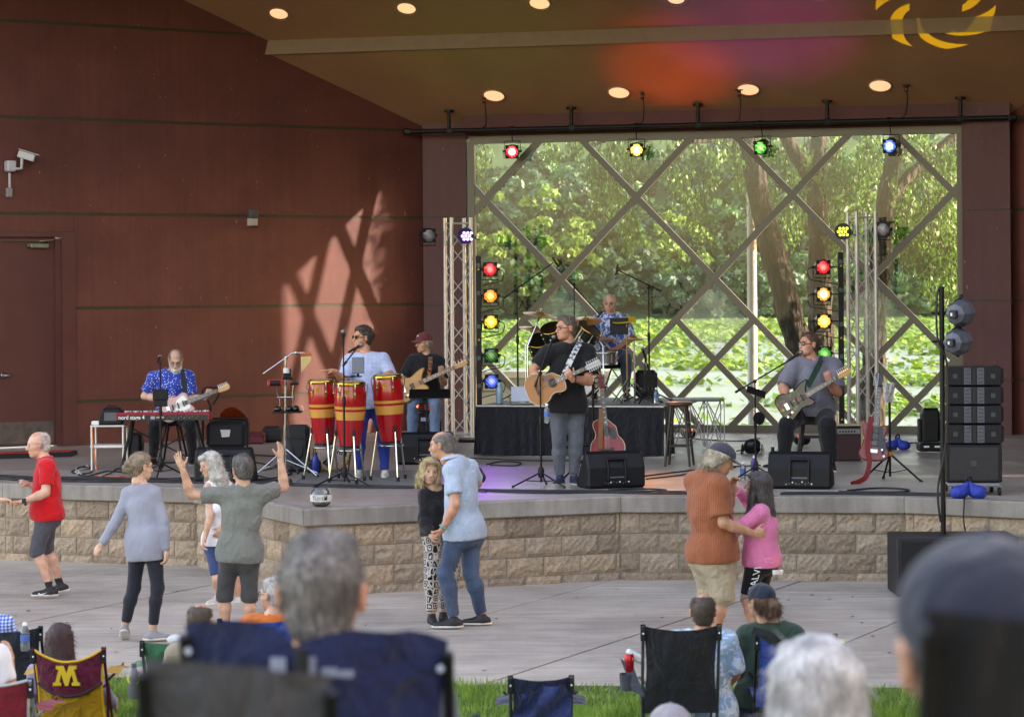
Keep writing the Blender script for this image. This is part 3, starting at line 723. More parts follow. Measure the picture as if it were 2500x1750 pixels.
def quads_mesh(name, cen, ax, bx_, mats, mi=None):
 "one rhombic leaf per row: centre, half-length vector, half-width vector"
 n = len(cen); p = np.empty((n, 4, 3)); p[:, 0] = cen-ax; p[:, 1] = cen+bx_; p[:, 2] = cen+ax; p[:, 3] = cen-bx_
 me = bpy.data.meshes.new(name); me.vertices.add(n*4); me.vertices.foreach_set('co', p.ravel())
 me.loops.add(n*4); me.loops.foreach_set('vertex_index', np.arange(n*4)); me.polygons.add(n)
 me.polygons.foreach_set('loop_start', np.arange(n)*4); me.polygons.foreach_set('loop_total', np.full(n, 4))
 for m in mats: me.materials.append(m)
 if mi is not None: me.polygons.foreach_set('material_index', mi)
 me.update(); me.validate(); return me
def rvec(rng, n): v = rng.normal(0, 1, (n, 3)); return v/np.linalg.norm(v, axis=1)[:, None]
def link_mesh(name, me, parent=None, loc=(0, 0, 0)):
 o = bpy.data.objects.new(name, me); C.objects.link(o); o.parent = parent; o.location = loc; return o
def lilies():
 rng = np.random.default_rng(11); n = 150000
 t = rng.random(n); y = 47*(255/47)**(t**.9); x = (rng.random(n)-.35)*y*.42
 f = np.sin(x*.21+2*np.sin(y*.05))*.6 + np.sin(y*.33+x*.03)*.6 + np.sin(y*1.1+.12*x)*.55 + np.sin(x*.63+y*.17)*.35 + .5*rng.normal(0, 1, n)
 far = np.clip((y-90)/120, 0, 1); keep = f > (1.35-1.75*far); x, y = x[keep], y[keep]; n = len(x)
 s_ = rng.uniform(.07, .14, n)*(1+y/170); z = LZ + rng.random(n)**2*.22*(1+y/160) + .02
 a = rng.uniform(0, 6.28, n); tilt = rng.normal(0, .42, n); tilt2 = rng.normal(0, .42, n)
 ax = np.stack([np.cos(a), np.sin(a), tilt], 1)*s_[:, None]; bx_ = np.stack([-np.sin(a), np.cos(a), tilt2], 1)*s_[:, None]*.85
 me = quads_mesh('lily_pads', np.stack([x, y, z], 1), ax, bx_, [leaf_mat('lily_leaf', [(.3, '#4c6e1c'), (.5, '#6a8e28'), (.7, '#8ea840')], .2, .4, .35)])
 tag(link_mesh('lily_pads', me), 'yellow-green water lilies floating in beds across the lake', 'water lilies', kind='stuff')
lilies()
def far_wood():
 rng = np.random.default_rng(5); cs, axs, bxs, mi = [], [], [], []
 def crown(cx, cy, z0, w, h, mat, dens=1.0):
  blobs = int(10+w*1.5)
  bc = np.stack([rng.normal(0, w*.33, blobs), rng.normal(0, w*.22, blobs), rng.uniform(.12, .92, blobs)*h], 1)
  wid = 1-np.abs(bc[:, 2]/h-.42)*.9; bc[:, 0] *= wid*1.2
  br = rng.uniform(.12, .24, blobs)*w*.62
  for c, r in zip(bc, br):
   n = int(95*dens*(r/1.5)**1.6)+20; d = rvec(rng, n); d[:, 2] = np.abs(d[:, 2])*.95 - .22
   p = c + d*r*(.72+.36*rng.random((n, 1))) + (cx, cy, z0); cs.append(p)
   nv = d + rvec(rng, n)*.75; nv /= np.linalg.norm(nv, axis=1)[:, None]
   a = np.cross(nv, rvec(rng, n)); a /= np.linalg.norm(a, axis=1)[:, None]; bb = np.cross(nv, a)
   sz = rng.uniform(.28, .62, (n, 1)); axs.append(a*sz); bxs.append(bb*sz*.6); mi.append(np.full(n, mat))
 for i in range(52):   # back row, the tall skyline
  x = -22 + i*1.8 + rng.normal(0, 1); crown(x, 335+rng.uniform(-6, 10), -1, rng.uniform(8, 12), rng.uniform(21, 28), rng.choice([0, 1, 1, 2]), .8)
 for i in range(44):   # middle row
  x = -20 + i*2.0 + rng.normal(0, 1); crown(x, 312+rng.uniform(-6, 6), -1, rng.uniform(7, 10), rng.uniform(12, 20), rng.choice([0, 1, 2, 2, 1]), .9)
 for i in range(40):   # shrubs on the bank
  x = -18 + i*2.1 + rng.normal(0, .6); crown(x, 296+rng.uniform(-4, 5), -1.2, rng.uniform(5, 7.5), rng.uniform(5, 9), rng.choice([0, 1, 2, 1]), 1.0)
 for (u, v, w, h) in ((1310, 500, 8, 11), (1395, 575, 7, 8), (1200, 600, 7, 8), (1290, 640, 7, 7), (1650, 560, 7, 9)):   # the pale willowy crowns
  q = P(u, v, 300); crown(q.x, 300-3, q.z-h*.8, w, h, 3, 1.1)
 greens = [leaf_mat('wood_dark', [(.3, '#1e4228'), (.55, '#2c5836'), (.75, '#407046')], .2, .12), leaf_mat('wood_mid', [(.3, '#274e2c'), (.55, '#38683c'), (.75, '#50844e')], .2, .12),
       leaf_mat('wood_blue', [(.3, '#244a3a'), (.55, '#36624a'), (.75, '#4c7c5e')], .2, .12), leaf_mat('wood_yellow', [(.3, '#486a2a'), (.55, '#648838'), (.75, '#84a04c')], .25, .12)]
 me = quads_mesh('far_woodland', np.concatenate(cs), np.concatenate(axs), np.concatenate(bxs), greens, np.concatenate(mi))
 tag(link_mesh('far_woodland', me), 'dense mixed green wood on the far shore of the lake', 'woodland', kind='stuff')
far_wood()
b = MB(); b.sheet([[V((-300, 292, -1.2)), V((300, 292, -1.2))], [V((-300, 325, 5)), V((300, 325, 5))], [V((-300, 352, 24)), V((300, 352, 24))], [V((-300, 420, 34)), V((300, 420, 34))]]); tag(b.build('far_bank', M('bank_earth', '#35502f', .95, var=.4, vs=.25)), kind='structure')
def bark_mat():
 m, nt, b = base_mat('flaky_bark'); L = nt.links
 w = nn(nt, 'ShaderNodeTexVoronoi'); w.inputs['Scale'].default_value = 1; L.new(mapping(nt, scale=(13, 13, 5)), w.inputs['Vector'])
 n = nn(nt, 'ShaderNodeTexNoise'); n.inputs['Scale'].default_value = 1; n.inputs['Detail'].default_value = 8; L.new(mapping(nt, scale=(9, 9, 3)), n.inputs['Vector'])
 c = ramp(nt, n.outputs['Fac'], [(.3, '#0e0b09'), (.5, '#221c16'), (.68, '#40362c')]); L.new(c, b.inputs['Base Color']); b.inputs['Roughness'].default_value = .95
 ma = nn(nt, 'ShaderNodeMath', operation='ADD'); L.new(w.outputs['Distance'], ma.inputs[0]); L.new(n.outputs['Fac'], ma.inputs[1])
 bp = nn(nt, 'ShaderNodeBump'); bp.inputs['Strength'].default_value = 1.; bp.inputs['Distance'].default_value = .06
 L.new(ma.outputs[0], bp.inputs['Height']); L.new(bp.outputs[0], b.inputs['Normal']); return m
m_bark = bark_mat()
m_leaf = leaf_mat('birch_leaf', [(.3, '#2a5018'), (.5, '#3f6e20'), (.72, '#649038')], .38, 2.2)
def trunk(T, nm, pix, Y, ws, rough=.14):
 pts = [P(u, v, Y+dy) for u, v, dy in pix]; k = len(pts); pp = spline(pts, 6); rs = np.interp(np.linspace(0, k-1, len(pp)), range(k), [w*.88/F*Y/2 for w in ws])
 bb = MB(); rng = np.random.default_rng(int(pix[0][0])); bb.tube(pp, .2, 18, True, list(rs))
 vs = np.array(bb.v); vs += rng.normal(0, .018, vs.shape)*np.repeat(1, len(vs))[:, None]*(rs.mean()/.2); bb.v = [tuple(p) for p in vs]
 return bb.build(nm, m_bark, T)
def twig_crown(T, specs, Y, seed, leaf=.048):
 "hanging twigs: (u0, v0, u1, v1, dy, count) a drooping spray of leaves around each line"
 rng = np.random.default_rng(seed); cen, ax, bx_ = [], [], []; tw = MB()
 for (u0, v0, u1, v1, dy, n) in specs:
  a, c = np.array(P(u0, v0, Y+dy)), np.array(P(u1, v1, Y+dy)); L_ = np.linalg.norm(c-a)
  side = rng.normal(0, .12, 3); mid = (a+c)/2+side; t = np.linspace(0, 1, 6)[:, None]
  line = (1-t)**2*a + 2*t*(1-t)*mid + t*t*c; tw.tube([V(q) for q in line], .008, 4, False, list(np.linspace(.011, .003, 6)))
  t = rng.random(n)**.8; t = t[:, None]; q = (1-t)**2*a + 2*t*(1-t)*mid + t*t*c + rng.normal(0, .10, (n, 3))*(.5+L_*.22)
  d = rvec(rng, n)*.6 + np.array((0, 0, -1.)); d /= np.linalg.norm(d, axis=1)[:, None]; s_ = rng.uniform(.7, 1.35, (n, 1))*leaf
  w = np.cross(d, rvec(rng, n)); w /= np.linalg.norm(w, axis=1)[:, None]; cen.append(q); ax.append(d*s_); bx_.append(w*s_*.55)
 o = parent_loc(T)
 me = quads_mesh('crown', np.concatenate(cen)-np.array(o), np.concatenate(ax), np.concatenate(bx_), [m_leaf]); link_mesh('crown', me, T)['kind'] = 'stuff'
 tw.build('twigs', m_bark, T)['kind'] = 'stuff'
def top_crown(T, c, w, h, n, seed, leaf=.1, parts=14):
 rng = np.random.default_rng(seed); cen, ax, bx_ = [], [], []
 for k in range(parts):
  cc = np.array(c) + rvec(rng, 1)[0]*np.array((w, w, h))*.42*rng.random()**.4; r = rng.uniform(.2, .34)*w; m_ = n//parts
  d = rvec(rng, m_); q = cc + d*r*(.6+.5*rng.random((m_, 1))); dd = rvec(rng, m_)*.7+np.array((0, 0, -.8)); dd /= np.linalg.norm(dd, axis=1)[:, None]
  ww = np.cross(dd, rvec(rng, m_)); ww /= np.linalg.norm(ww, axis=1)[:, None]; s_ = rng.uniform(.6, 1.4, (m_, 1))*leaf; cen.append(q); ax.append(dd*s_); bx_.append(ww*s_*.6)
 o = parent_loc(T); me = quads_mesh('upper_crown', np.concatenate(cen)-np.array(o), np.concatenate(ax), np.concatenate(bx_), [m_leaf]); link_mesh('upper_crown', me, T)['kind'] = 'stuff'
rg = random.Random(4)
t1 = thing('lakeside_tree', 'leaning tree with flaky bark behind the glass, left of the other trunks', 'tree', V((P(1985, 1060, 41).x, 41, 0)))
trunk(t1, 'trunk', [(1992, 1130, 0), (1975, 960, 0), (1940, 820, 0), (1893, 640, 0), (1856, 482, .1), (1834, 370, .2), (1815, 240, .4), (1790, 60, .6)], 41, [84, 76, 72, 70, 62, 54, 46, 34])
trunk(t1, 'limb', [(1836, 395, .2), (1800, 363, .1), (1750, 348, 0), (1690, 350, -.2), (1560, 330, -.4), (1440, 362, -.5)], 41, [34, 26, 22, 18, 14, 6])
sp = []
for k in range(30):
 u = rg.uniform(1430, 1800); v = rg.uniform(325, 380); sp.append((u, v, u+rg.uniform(-25, 25), v+rg.uniform(50, 150), rg.uniform(-1, 1), rg.randint(30, 60)))
for (u, v, l) in ((1690, 430, 190), (1720, 420, 200), (1670, 420, 110), (1500, 420, 110), (1480, 440, 120), (1460, 380, 150), (1545, 540, 80), (1530, 480, 120), (1640, 390, 90), (1350, 345, 50), (1400, 338, 45), (1175, 338, 85), (1165, 420, 70), (1185, 470, 50)):
 for q in range(3): sp.append((u+rg.uniform(-14, 14), v, u+rg.uniform(-22, 22), v+l*rg.uniform(.7, 1.1), rg.uniform(-.6, .6), 46))
for k in range(26):
 u = rg.uniform(1830, 2000); v = rg.uniform(320, 420); sp.append((u, v, u+rg.uniform(-30, 30), v+rg.uniform(40, 130), rg.uniform(.4, 2), 36))
twig_crown(t1, sp, 41, 21); top_crown(t1, (3.2, 45, 10.6), 4.6, 3.2, 5200, 31)
t2 = thing('lakeside_tree', 'forked tree trunk behind the red and amber stage lights', 'tree', V((P(2005, 1060, 42).x, 42, 0)))
trunk(t2, 'trunk', [(2010, 1130, 0), (2006, 960, 0), (2003, 820, 0), (2002, 660, 0), (2000, 500, 0), (2003, 400, .1), (2010, 300, .2), (2030, 120, .3)], 42, [84, 74, 68, 62, 58, 46, 42, 30])
trunk(t2, 'limb', [(1996, 470, 0), (1966, 420, -.1), (1938, 370, -.2), (1910, 300, -.3), (1880, 160, -.4)], 42, [40, 40, 38, 34, 26])
sp = []
for k in range(60):
 u = rg.uniform(2030, 2160); v = rg.uniform(320, 600); sp.append((u, v, u+rg.uniform(-25, 25), v+rg.uniform(40, 110), rg.uniform(-.8, 1.5), 40))
for k in range(12):
 u = rg.uniform(1905, 1960); v = rg.uniform(480, 560); sp.append((u, v, u+rg.uniform(-15, 15), v+rg.uniform(30, 80), rg.uniform(.4, 1.5), 22))
twig_crown(t2, sp, 42, 22); top_crown(t2, (5.5, 46.5, 11), 5, 3.4, 5200, 32)
t3 = thing('lakeside_tree', 'rightmost tree trunk behind the glass with sunlit leaves around it', 'tree', V((P(2140, 1060, 40).x, 40, 0)))
trunk(t3, 'trunk', [(2120, 1120, 0), (2128, 950, 0), (2136, 780, 0), (2150, 640, 0), (2162, 543, 0), (2184, 406, 0), (2200, 330, .1), (2225, 180, .2)], 40, [76, 66, 60, 56, 52, 46, 42, 34])
trunk(t3, 'limb', [(2180, 505, 0), (2218, 450, .1), (2262, 412, .2), (2330, 352, .2), (2420, 300, .3)], 40, [30, 30, 26, 24, 20])
trunk(t3, 'limb', [(2262, 590, .6), (2290, 612, .6), (2320, 622, .7), (2360, 650, .8)], 40, [20, 22, 16, 10])
sp = []
for k in range(120):
 u = rg.uniform(2190, 2375); v = rg.uniform(325, 640); sp.append((u, v, u+rg.uniform(-20, 20), v+rg.uniform(40, 120), rg.uniform(-.6, 2), 44))
for (u, v, l) in ((2320, 620, 160), (2340, 640, 170), (2350, 560, 200), (2300, 600, 120), (2270, 560, 110)):
 for q in range(3): sp.append((u+rg.uniform(-8, 8), v, u+rg.uniform(-18, 18), v+l*rg.uniform(.8, 1.2), rg.uniform(-.5, 1), 50))
for k in range(950): u = rg.uniform(2385, 2800); v = rg.uniform(-160, 420); sp.append((u, v, u+rg.uniform(-30, 30), v+rg.uniform(60, 160), rg.uniform(-3, -1.2), 34))  # hidden leaf sprays behind the pillar, added to break up the sun patches
twig_crown(t3, sp, 40, 23); top_crown(t3, (9.5, 45, 10.6), 4.6, 3.2, 5200, 33)
shp = thing('added_shade_tree', 'broad added shade tree on the lawn right of the bandshell', 'tree', (13.5, 18, 0), group='added shade trees right of the bandshell')  # unseen trees added off-frame to keep the sun off plaza and lawn
bb = MB(); bb.tube([V((13.5, 18, -.1)), V((13.4, 18.1, 3)), V((13.7, 18, 6.5))], .4, 10, True, [.5, .4, .25]); bb.build('trunk', m_bark, shp)
rng_s = np.random.default_rng(77); cen, ax, bx_ = [], [], []
for k in range(38):
 cc = rvec(rng_s, 1)[0]*np.array((4.2, 4.2, 5.0))*rng_s.random()**.35 + np.array((0, 0, 6.2)); m_ = 130
 q = cc + rvec(rng_s, m_)*rng_s.uniform(1.0, 1.7)*(.5+.5*rng_s.random((m_, 1))); dd = rvec(rng_s, m_); ww = np.cross(dd, rvec(rng_s, m_)); ww /= np.linalg.norm(ww, axis=1)[:, None]
 s_ = rng_s.uniform(.2, .42, (m_, 1)); cen.append(q); ax.append(dd*s_); bx_.append(ww*s_*.7)
me = quads_mesh('crown', np.concatenate(cen), np.concatenate(ax), np.concatenate(bx_), [leaf_mat('shade_leaf', [(.3, '#38561f'), (.7, '#5d7d33')], .2, .5)]); link_mesh('crown', me, shp)['kind'] = 'stuff'
for (x, y, l) in ((14.5, 24.5, 'added shade tree standing nearest the right stage wall'), (13, 11.5, 'added shade tree in the middle of the row right of the lawn'), (12.6, 4.5, 'added shade tree at the near end of the row right of the lawn'), (21, 28, 'added shade tree set back behind the right stage wall'), (18, 14.8, 'added shade tree in the second row, nearest the middle of the lawn'), (18.5, 21.5, 'added shade tree in the second row, level with the plaza'), (18, 8, 'added shade tree in the second row at the near end'), (15, -1, 'added shade tree behind and to the right of the camera'), (24, 20, 'added shade tree in the third row, level with the plaza'), (24, 13, 'added shade tree in the third row, level with the lawn'), (15.5, 21.3, 'added shade tree close behind the gap in the front row')):
 c_ = copy_tree(shp); c_.location = (x, y, 0); c_['label'] = l; c_.rotation_euler = (0, 0, x*1.7)
lp = thing('lamp_post', 'plain grey metal lamp post standing by the lake behind the glass', 'lamp post', G(1836, 1110))
q0 = P(1833, 1100, 43); bb = MB(); bb.lathe([(.16, -.1), (.16, .12), (.088, .16), (.085, 3), (.075, 7.2)], (q0.x, 43, 0), (0, 0, 1), 18); bb.build('pole', M('post_grey', '#8e8b84', .55, .3, var=.1), lp)
bb = MB(); bb.lathe([(.05, 7.2), (.3, 7.3), (.34, 7.42), (.1, 7.55)], (q0.x, 43, 0), (0, 0, 1), 18); bb.build('lamp_head', M('lamp_head_grey', '#5c5c5a', .5, .3), lp)
q0 = P(1140, 905, 41.5); q1 = P(1480, 908, 41.5)
bb = MB(); bb.hexa([V((q0.x, 41.5, -.1)), V((q1.x, 41.5, -.1)), V((q1.x, 41.9, -.1)), V((q0.x, 41.9, -.1)), V((q0.x, 41.5, q0.z-.12)), V((q1.x, 41.5, q0.z-.12)), V((q1.x, 41.9, q0.z-.12)), V((q0.x, 41.9, q0.z-.12))])
pw_ = thing('parapet_wall', 'low pale concrete wall beside the lake behind the lower left panes', 'wall', (0, 41.7, 0)); bb.build('wall_face', M('parapet', '#b5b8b0', .8, var=.1), pw_)
bb = MB(); bb.box(((q0.x+q1.x)/2, 41.7, q0.z-.06), (q1.x-q0.x+.1, .5, .12), bev=.01); bb.build('wall_cap', M('parapet_cap', '#c4c6bf', .8, var=.1), pw_)
# ================================================================== people: smooth-union bodies turned into one continuous mesh
def npv(p): return np.array((p[0], p[1], p[2]), float)
def nrm(v): v = np.asarray(v, float); return v/max(np.linalg.norm(v), 1e-9)
class Field:
 def __init__(s): s.pr = []
 def cone(s, a, b, ra, rb=None, k=.03): s.pr.append(('c', npv(a), npv(b), ra, ra if rb is None else rb, k)); return s
 def ell(s, c, r, R=None, k=.03): s.pr.append(('e', npv(c), npv(r), np.eye(3) if R is None else np.asarray(R, float), 0, k)); return s
 def flat(s, a, b, ra, rb, k=.03): s.pr.append(('f', npv(a), npv(b), ra, rb, k)); return s
 def cut(s, c, r, R=None, k=.01): s.pr.append(('x', npv(c), npv(r), np.eye(3) if R is None else np.asarray(R, float), 0, k)); return s
 def bounds(s, pad):
  lo = np.full(3, 1e9); hi = -lo
  for q in s.pr:
   if q[0] in 'cf':
    r = max(q[3], q[4]); lo = np.minimum(lo, np.minimum(q[1], q[2])-r); hi = np.maximum(hi, np.maximum(q[1], q[2])+r)
   elif q[0] == 'e':
    e = np.sqrt(((q[3]*q[2][None, :])**2).sum(1)); lo = np.minimum(lo, q[1]-e); hi = np.maximum(hi, q[1]+e)
  return lo-pad, hi+pad
 def mesh(s, vox, posts=(), pad=.03, clip=None):
  lo, hi = s.bounds(pad)
  if clip is not None: lo = np.maximum(lo, clip[0]); hi = np.minimum(hi, clip[1])
  n = np.maximum(np.ceil((hi-lo)/vox).astype(int)+1, 3); ax = [lo[i]+vox*np.arange(n[i]) for i in range(3)]
  D = np.full(n, .2)
  for q in s.pr:
   kind, a, b, r1, r2, k = q[0], q[1], q[2], q[3], q[4], q[5]
   if kind in 'cf': r = max(r1, r2)+k+vox*2; l, h = np.minimum(a, b)-r, np.maximum(a, b)+r
   else: e = np.sqrt(((r1*b[None, :])**2).sum(1))+k+vox*2; l, h = a-e, a+e
   i0 = np.clip(np.floor((l-lo)/vox).astype(int), 0, n); i1 = np.clip(np.ceil((h-lo)/vox).astype(int)+1, 0, n)
   if (i1 <= i0).any(): continue
   X = ax[0][i0[0]:i1[0]][:, None, None]; Y = ax[1][i0[1]:i1[1]][None, :, None]; Z = ax[2][i0[2]:i1[2]][None, None, :]
   if kind in 'cf':
    d = b-a; L2 = max(d@d, 1e-9); t = np.clip(((X-a[0])*d[0]+(Y-a[1])*d[1]+(Z-a[2])*d[2])/L2, 0, 1)
    v = np.sqrt((X-a[0]-t*d[0])**2+(Y-a[1]-t*d[1])**2+(Z-a[2]-t*d[2])**2) - (r1+(r2-r1)*t)
    if kind == 'f': v = np.maximum(v, ((X-b[0])*d[0]+(Y-b[1])*d[1]+(Z-b[2])*d[2])/math.sqrt(L2))
   else:
    R = r1; px, py, pz = X-a[0], Y-a[1], Z-a[2]
    l0 = (px*R[0, 0]+py*R[1, 0]+pz*R[2, 0]); l1 = (px*R[0, 1]+py*R[1, 1]+pz*R[2, 1]); l2 = (px*R[0, 2]+py*R[1, 2]+pz*R[2, 2])
    k0 = np.sqrt((l0/b[0])**2+(l1/b[1])**2+(l2/b[2])**2); k1 = np.sqrt((l0/b[0]**2)**2+(l1/b[1]**2)**2+(l2/b[2]**2)**2)
    v = k0*(k0-1)/np.maximum(k1, 1e-6)
   sl = tuple(slice(i0[i], i1[i]) for i in range(3)); A = D[sl]
   if kind == 'x':
    h_ = np.clip(.5-.5*(A+v)/k, 0, 1); D[sl] = A+(-v-A)*h_+k*h_*(1-h_)
   else:
    h_ = np.clip(.5+.5*(v-A)/k, 0, 1); D[sl] = v+(A-v)*h_-k*h_*(1-h_)
  if posts:
   X, Y, Z = ax[0][:, None, None], ax[1][None, :, None], ax[2][None, None, :]
   for f in posts: D = f(X, Y, Z, D)
  return surface_nets(D, lo, vox)
def surface_nets(D, lo, vox):
 D[0], D[-1] = .05, .05; D[:, 0], D[:, -1] = .05, .05; D[:, :, 0], D[:, :, -1] = .05, .05
 s = D < 0; n = D.shape
 cnt = np.zeros(tuple(k-1 for k in n), np.int8)
 for i in (0, 1):
  for j in (0, 1):
   for k in (0, 1): cnt += s[i:n[0]-1+i, j:n[1]-1+j, k:n[2]-1+k]
 act = (cnt > 0) & (cnt < 8); idx = np.argwhere(act)
 if len(idx) == 0: return np.zeros((0, 3)), np.zeros((0, 4), int)
 cid = np.full(cnt.shape, -1, np.int64); cid[act] = np.arange(len(idx))
 cor = [(i, j, k) for i in (0, 1) for j in (0, 1) for k in (0, 1)]
 val = np.stack([D[idx[:, 0]+c[0], idx[:, 1]+c[1], idx[:, 2]+c[2]] for c in cor], 1)
 acc = np.zeros((len(idx), 3)); num = np.zeros(len(idx)); cc = np.array(cor, float)
 for a in range(8):
  for b in range(a+1, 8):
   if np.abs(cc[a]-cc[b]).sum() != 1: continue
   va, vb = val[:, a], val[:, b]; m = (va < 0) != (vb < 0); t = np.where(m, va/np.where(m, va-vb, 1), 0)
   acc += np.where(m[:, None], cc[a]+(cc[b]-cc[a])*t[:, None], 0); num += m
 vert = lo + vox*(idx + acc/np.maximum(num, 1)[:, None]); Q = []
 for axis in range(3):
  sl0 = [slice(None)]*3; sl1 = [slice(None)]*3; sl0[axis] = slice(0, -1); sl1[axis] = slice(1, None)
  s0, s1 = s[tuple(sl0)], s[tuple(sl1)]; e = np.argwhere(s0 != s1); o = [a for a in range(3) if a != axis]
  e = e[(e[:, o[0]] > 0) & (e[:, o[1]] > 0) & (e[:, o[0]] < n[o[0]]-1) & (e[:, o[1]] < n[o[1]]-1)]
  q = []
  for d0, d1 in ((0, 0), (1, 0), (1, 1), (0, 1)):
   c = e.copy(); c[:, o[0]] -= d0; c[:, o[1]] -= d1; q.append(cid[c[:, 0], c[:, 1], c[:, 2]])
  q = np.stack(q, 1); ins = s0[e[:, 0], e[:, 1], e[:, 2]]
  if axis == 1: ins = ~ins
  q[~ins] = q[~ins][:, ::-1]; Q.append(q)
 return vert, np.concatenate(Q)
def strands(v, f, n, ln, down, seed, up):
 "loose single hairs standing off a hair surface, as thin quads"
 rng = np.random.default_rng(seed); fi = rng.integers(0, len(f), n); a, b, c = v[f[fi, 0]], v[f[fi, 1]], v[f[fi, 2]]; nm = np.cross(b-a, c-a); nm /= np.linalg.norm(nm, axis=1)[:, None]+1e-9
 p = (a+c)/2; d = nm*(.45-.25*down)+rng.normal(0, .35, (n, 3))-np.array(up)*down; d /= np.linalg.norm(d, axis=1)[:, None]; L_ = ln*rng.uniform(.4, 1.3, (n, 1)); w = np.cross(d, rng.normal(0, 1, (n, 3))); w /= np.linalg.norm(w, axis=1)[:, None]; w *= .0011
 q = np.stack([p-w-nm*.002, p+w-nm*.002, p+d*L_+w*.3, p+d*L_-w*.3], 1); return q.reshape(-1, 3), np.arange(n*4).reshape(-1, 4)
def mesh_obj(name, parts, mats, parent, mis=None):
 "parts: list of (verts, quads); mis: material index arrays"
 vs, fs, mi = [], [], []; o = 0
 for k, (v, f) in enumerate(parts):
  if len(v) == 0: continue
  vs.append(v); fs.append(f+o); mi.append(mis[k] if mis is not None else np.zeros(len(f), int)); o += len(v)
 v = np.concatenate(vs) - np.array(parent_loc(parent)); f = np.concatenate(fs); mi = np.concatenate(mi)
 me = bpy.data.meshes.new(name); me.vertices.add(len(v)); me.vertices.foreach_set('co', v.ravel())
 me.loops.add(f.size); me.loops.foreach_set('vertex_index', f.ravel()); me.polygons.add(len(f))
 me.polygons.foreach_set('loop_start', np.arange(len(f))*4); me.polygons.foreach_set('loop_total', np.full(len(f), 4))
 for m in (mats if isinstance(mats, (list, tuple)) else [mats]): me.materials.append(m)
 me.polygons.foreach_set('material_index', mi); me.polygons.foreach_set('use_smooth', np.ones(len(f), bool)); me.update(); me.validate()
 ob = bpy.data.objects.new(name, me); C.objects.link(ob); ob.parent = parent; return ob
def wrinkle(seed, amp, freq, stretch=(1, 1, 1)):
 rng = np.random.default_rng(seed); ks = rng.normal(0, 1, (5, 3))*freq*np.array(stretch); ph = rng.uniform(0, 6.28, (5, 3))
 def f(X, Y, Z, D):
  w = 0.
  for k, p in zip(ks, ph): w = w + np.sin(k[0]*X+p[0]+1.7*np.sin(k[1]*.6*Z+p[2]) + k[1]*Y + k[2]*Z)
  return D - amp*.6*(np.tanh(w*.7)+.8)
 return f
def plane_cut(p, n, r=None):
 "keep the side the normal points away from (optionally only within radius r of p)"
 p = npv(p); n = nrm(npv(n))
 def f(X, Y, Z, D):
  v = (X-p[0])*n[0]+(Y-p[1])*n[1]+(Z-p[2])*n[2]
  if r is not None: v = np.where((X-p[0])**2+(Y-p[1])**2+(Z-p[2])**2 < r*r, v, -1)
  return np.maximum(D, v)
 return f
def ball_cut(p, r):
 p = npv(p)
 def f(X, Y, Z, D): return np.maximum(D, r-np.sqrt((X-p[0])**2+(Y-p[1])**2+(Z-p[2])**2))
 return f
SKIN = {}
def skin_mat(col):
 if col in SKIN: return SKIN[col]
 m, nt, b = base_mat('skin_'+col.strip('#')); L = nt.links
 n = nn(nt, 'ShaderNodeTexNoise'); n.inputs['Scale'].default_value = 14; n.inputs['Detail'].default_value = 5; L.new(mapping(nt), n.inputs['Vector'])
 c = hexc(col); L.new(ramp(nt, n.outputs['Fac'], [(.3, (c[0]*.78, c[1]*.68, c[2]*.64)), (.55, c), (.75, (c[0]*1.1, c[1]*1.08, c[2]*1.06))]), b.inputs['Base Color'])
 b.inputs['Roughness'].default_value = .5; setin(b, 'Subsurface Weight', .12); setin(b, 'Subsurface Radius', (.02, .008, .004)); setin(b, 'Subsurface Scale', .6)
 n2 = nn(nt, 'ShaderNodeTexNoise'); n2.inputs['Scale'].default_value = 160; L.new(mapping(nt), n2.inputs['Vector'])
 bp = nn(nt, 'ShaderNodeBump'); bp.inputs['Strength'].default_value = .25; bp.inputs['Distance'].default_value = .003; L.new(n2.outputs['Fac'], bp.inputs['Height']); L.new(bp.outputs[0], b.inputs['Normal'])
 SKIN[col] = m; return m
def hair_mat(col, col2=None, key=''):
 nm = 'hair_'+col.strip('#')+key
 if nm in _mats: return _mats[nm]
 m, nt, b = base_mat(nm); L = nt.links; c = hexc(col); c2 = hexc(col2) if col2 else tuple(q*1.5 for q in c)
 n = nn(nt, 'ShaderNodeTexNoise'); n.inputs['Scale'].default_value = 1; n.inputs['Detail'].default_value = 6; n.inputs['Roughness'].default_value = .7; L.new(mapping(nt, scale=(150, 150, 18)), n.inputs['Vector'])
 n3 = nn(nt, 'ShaderNodeTexNoise'); n3.inputs['Scale'].default_value = 17; n3.inputs['Detail'].default_value = 4; L.new(mapping(nt), n3.inputs['Vector']); x = nn(nt, 'ShaderNodeMix', data_type='RGBA', blend_type='MULTIPLY'); x.inputs['Factor'].default_value = 1
 L.new(ramp(nt, n.outputs['Fac'], [(.3, tuple(q*.4 for q in c)), (.5, c), (.7, c2)]), x.inputs['A']); L.new(ramp(nt, n3.outputs['Fac'], [(.35, (.55, .54, .53)), (.65, (1.15, 1.15, 1.15))]), x.inputs['B']); L.new(x.outputs['Result'], b.inputs['Base Color']); b.inputs['Roughness'].default_value = .55
 bp = nn(nt, 'ShaderNodeBump'); bp.inputs['Strength'].default_value = .8; bp.inputs['Distance'].default_value = .008; L.new(n.outputs['Fac'], bp.inputs['Height']); L.new(bp.outputs[0], b.inputs['Normal'])
 _mats[nm] = m; return m
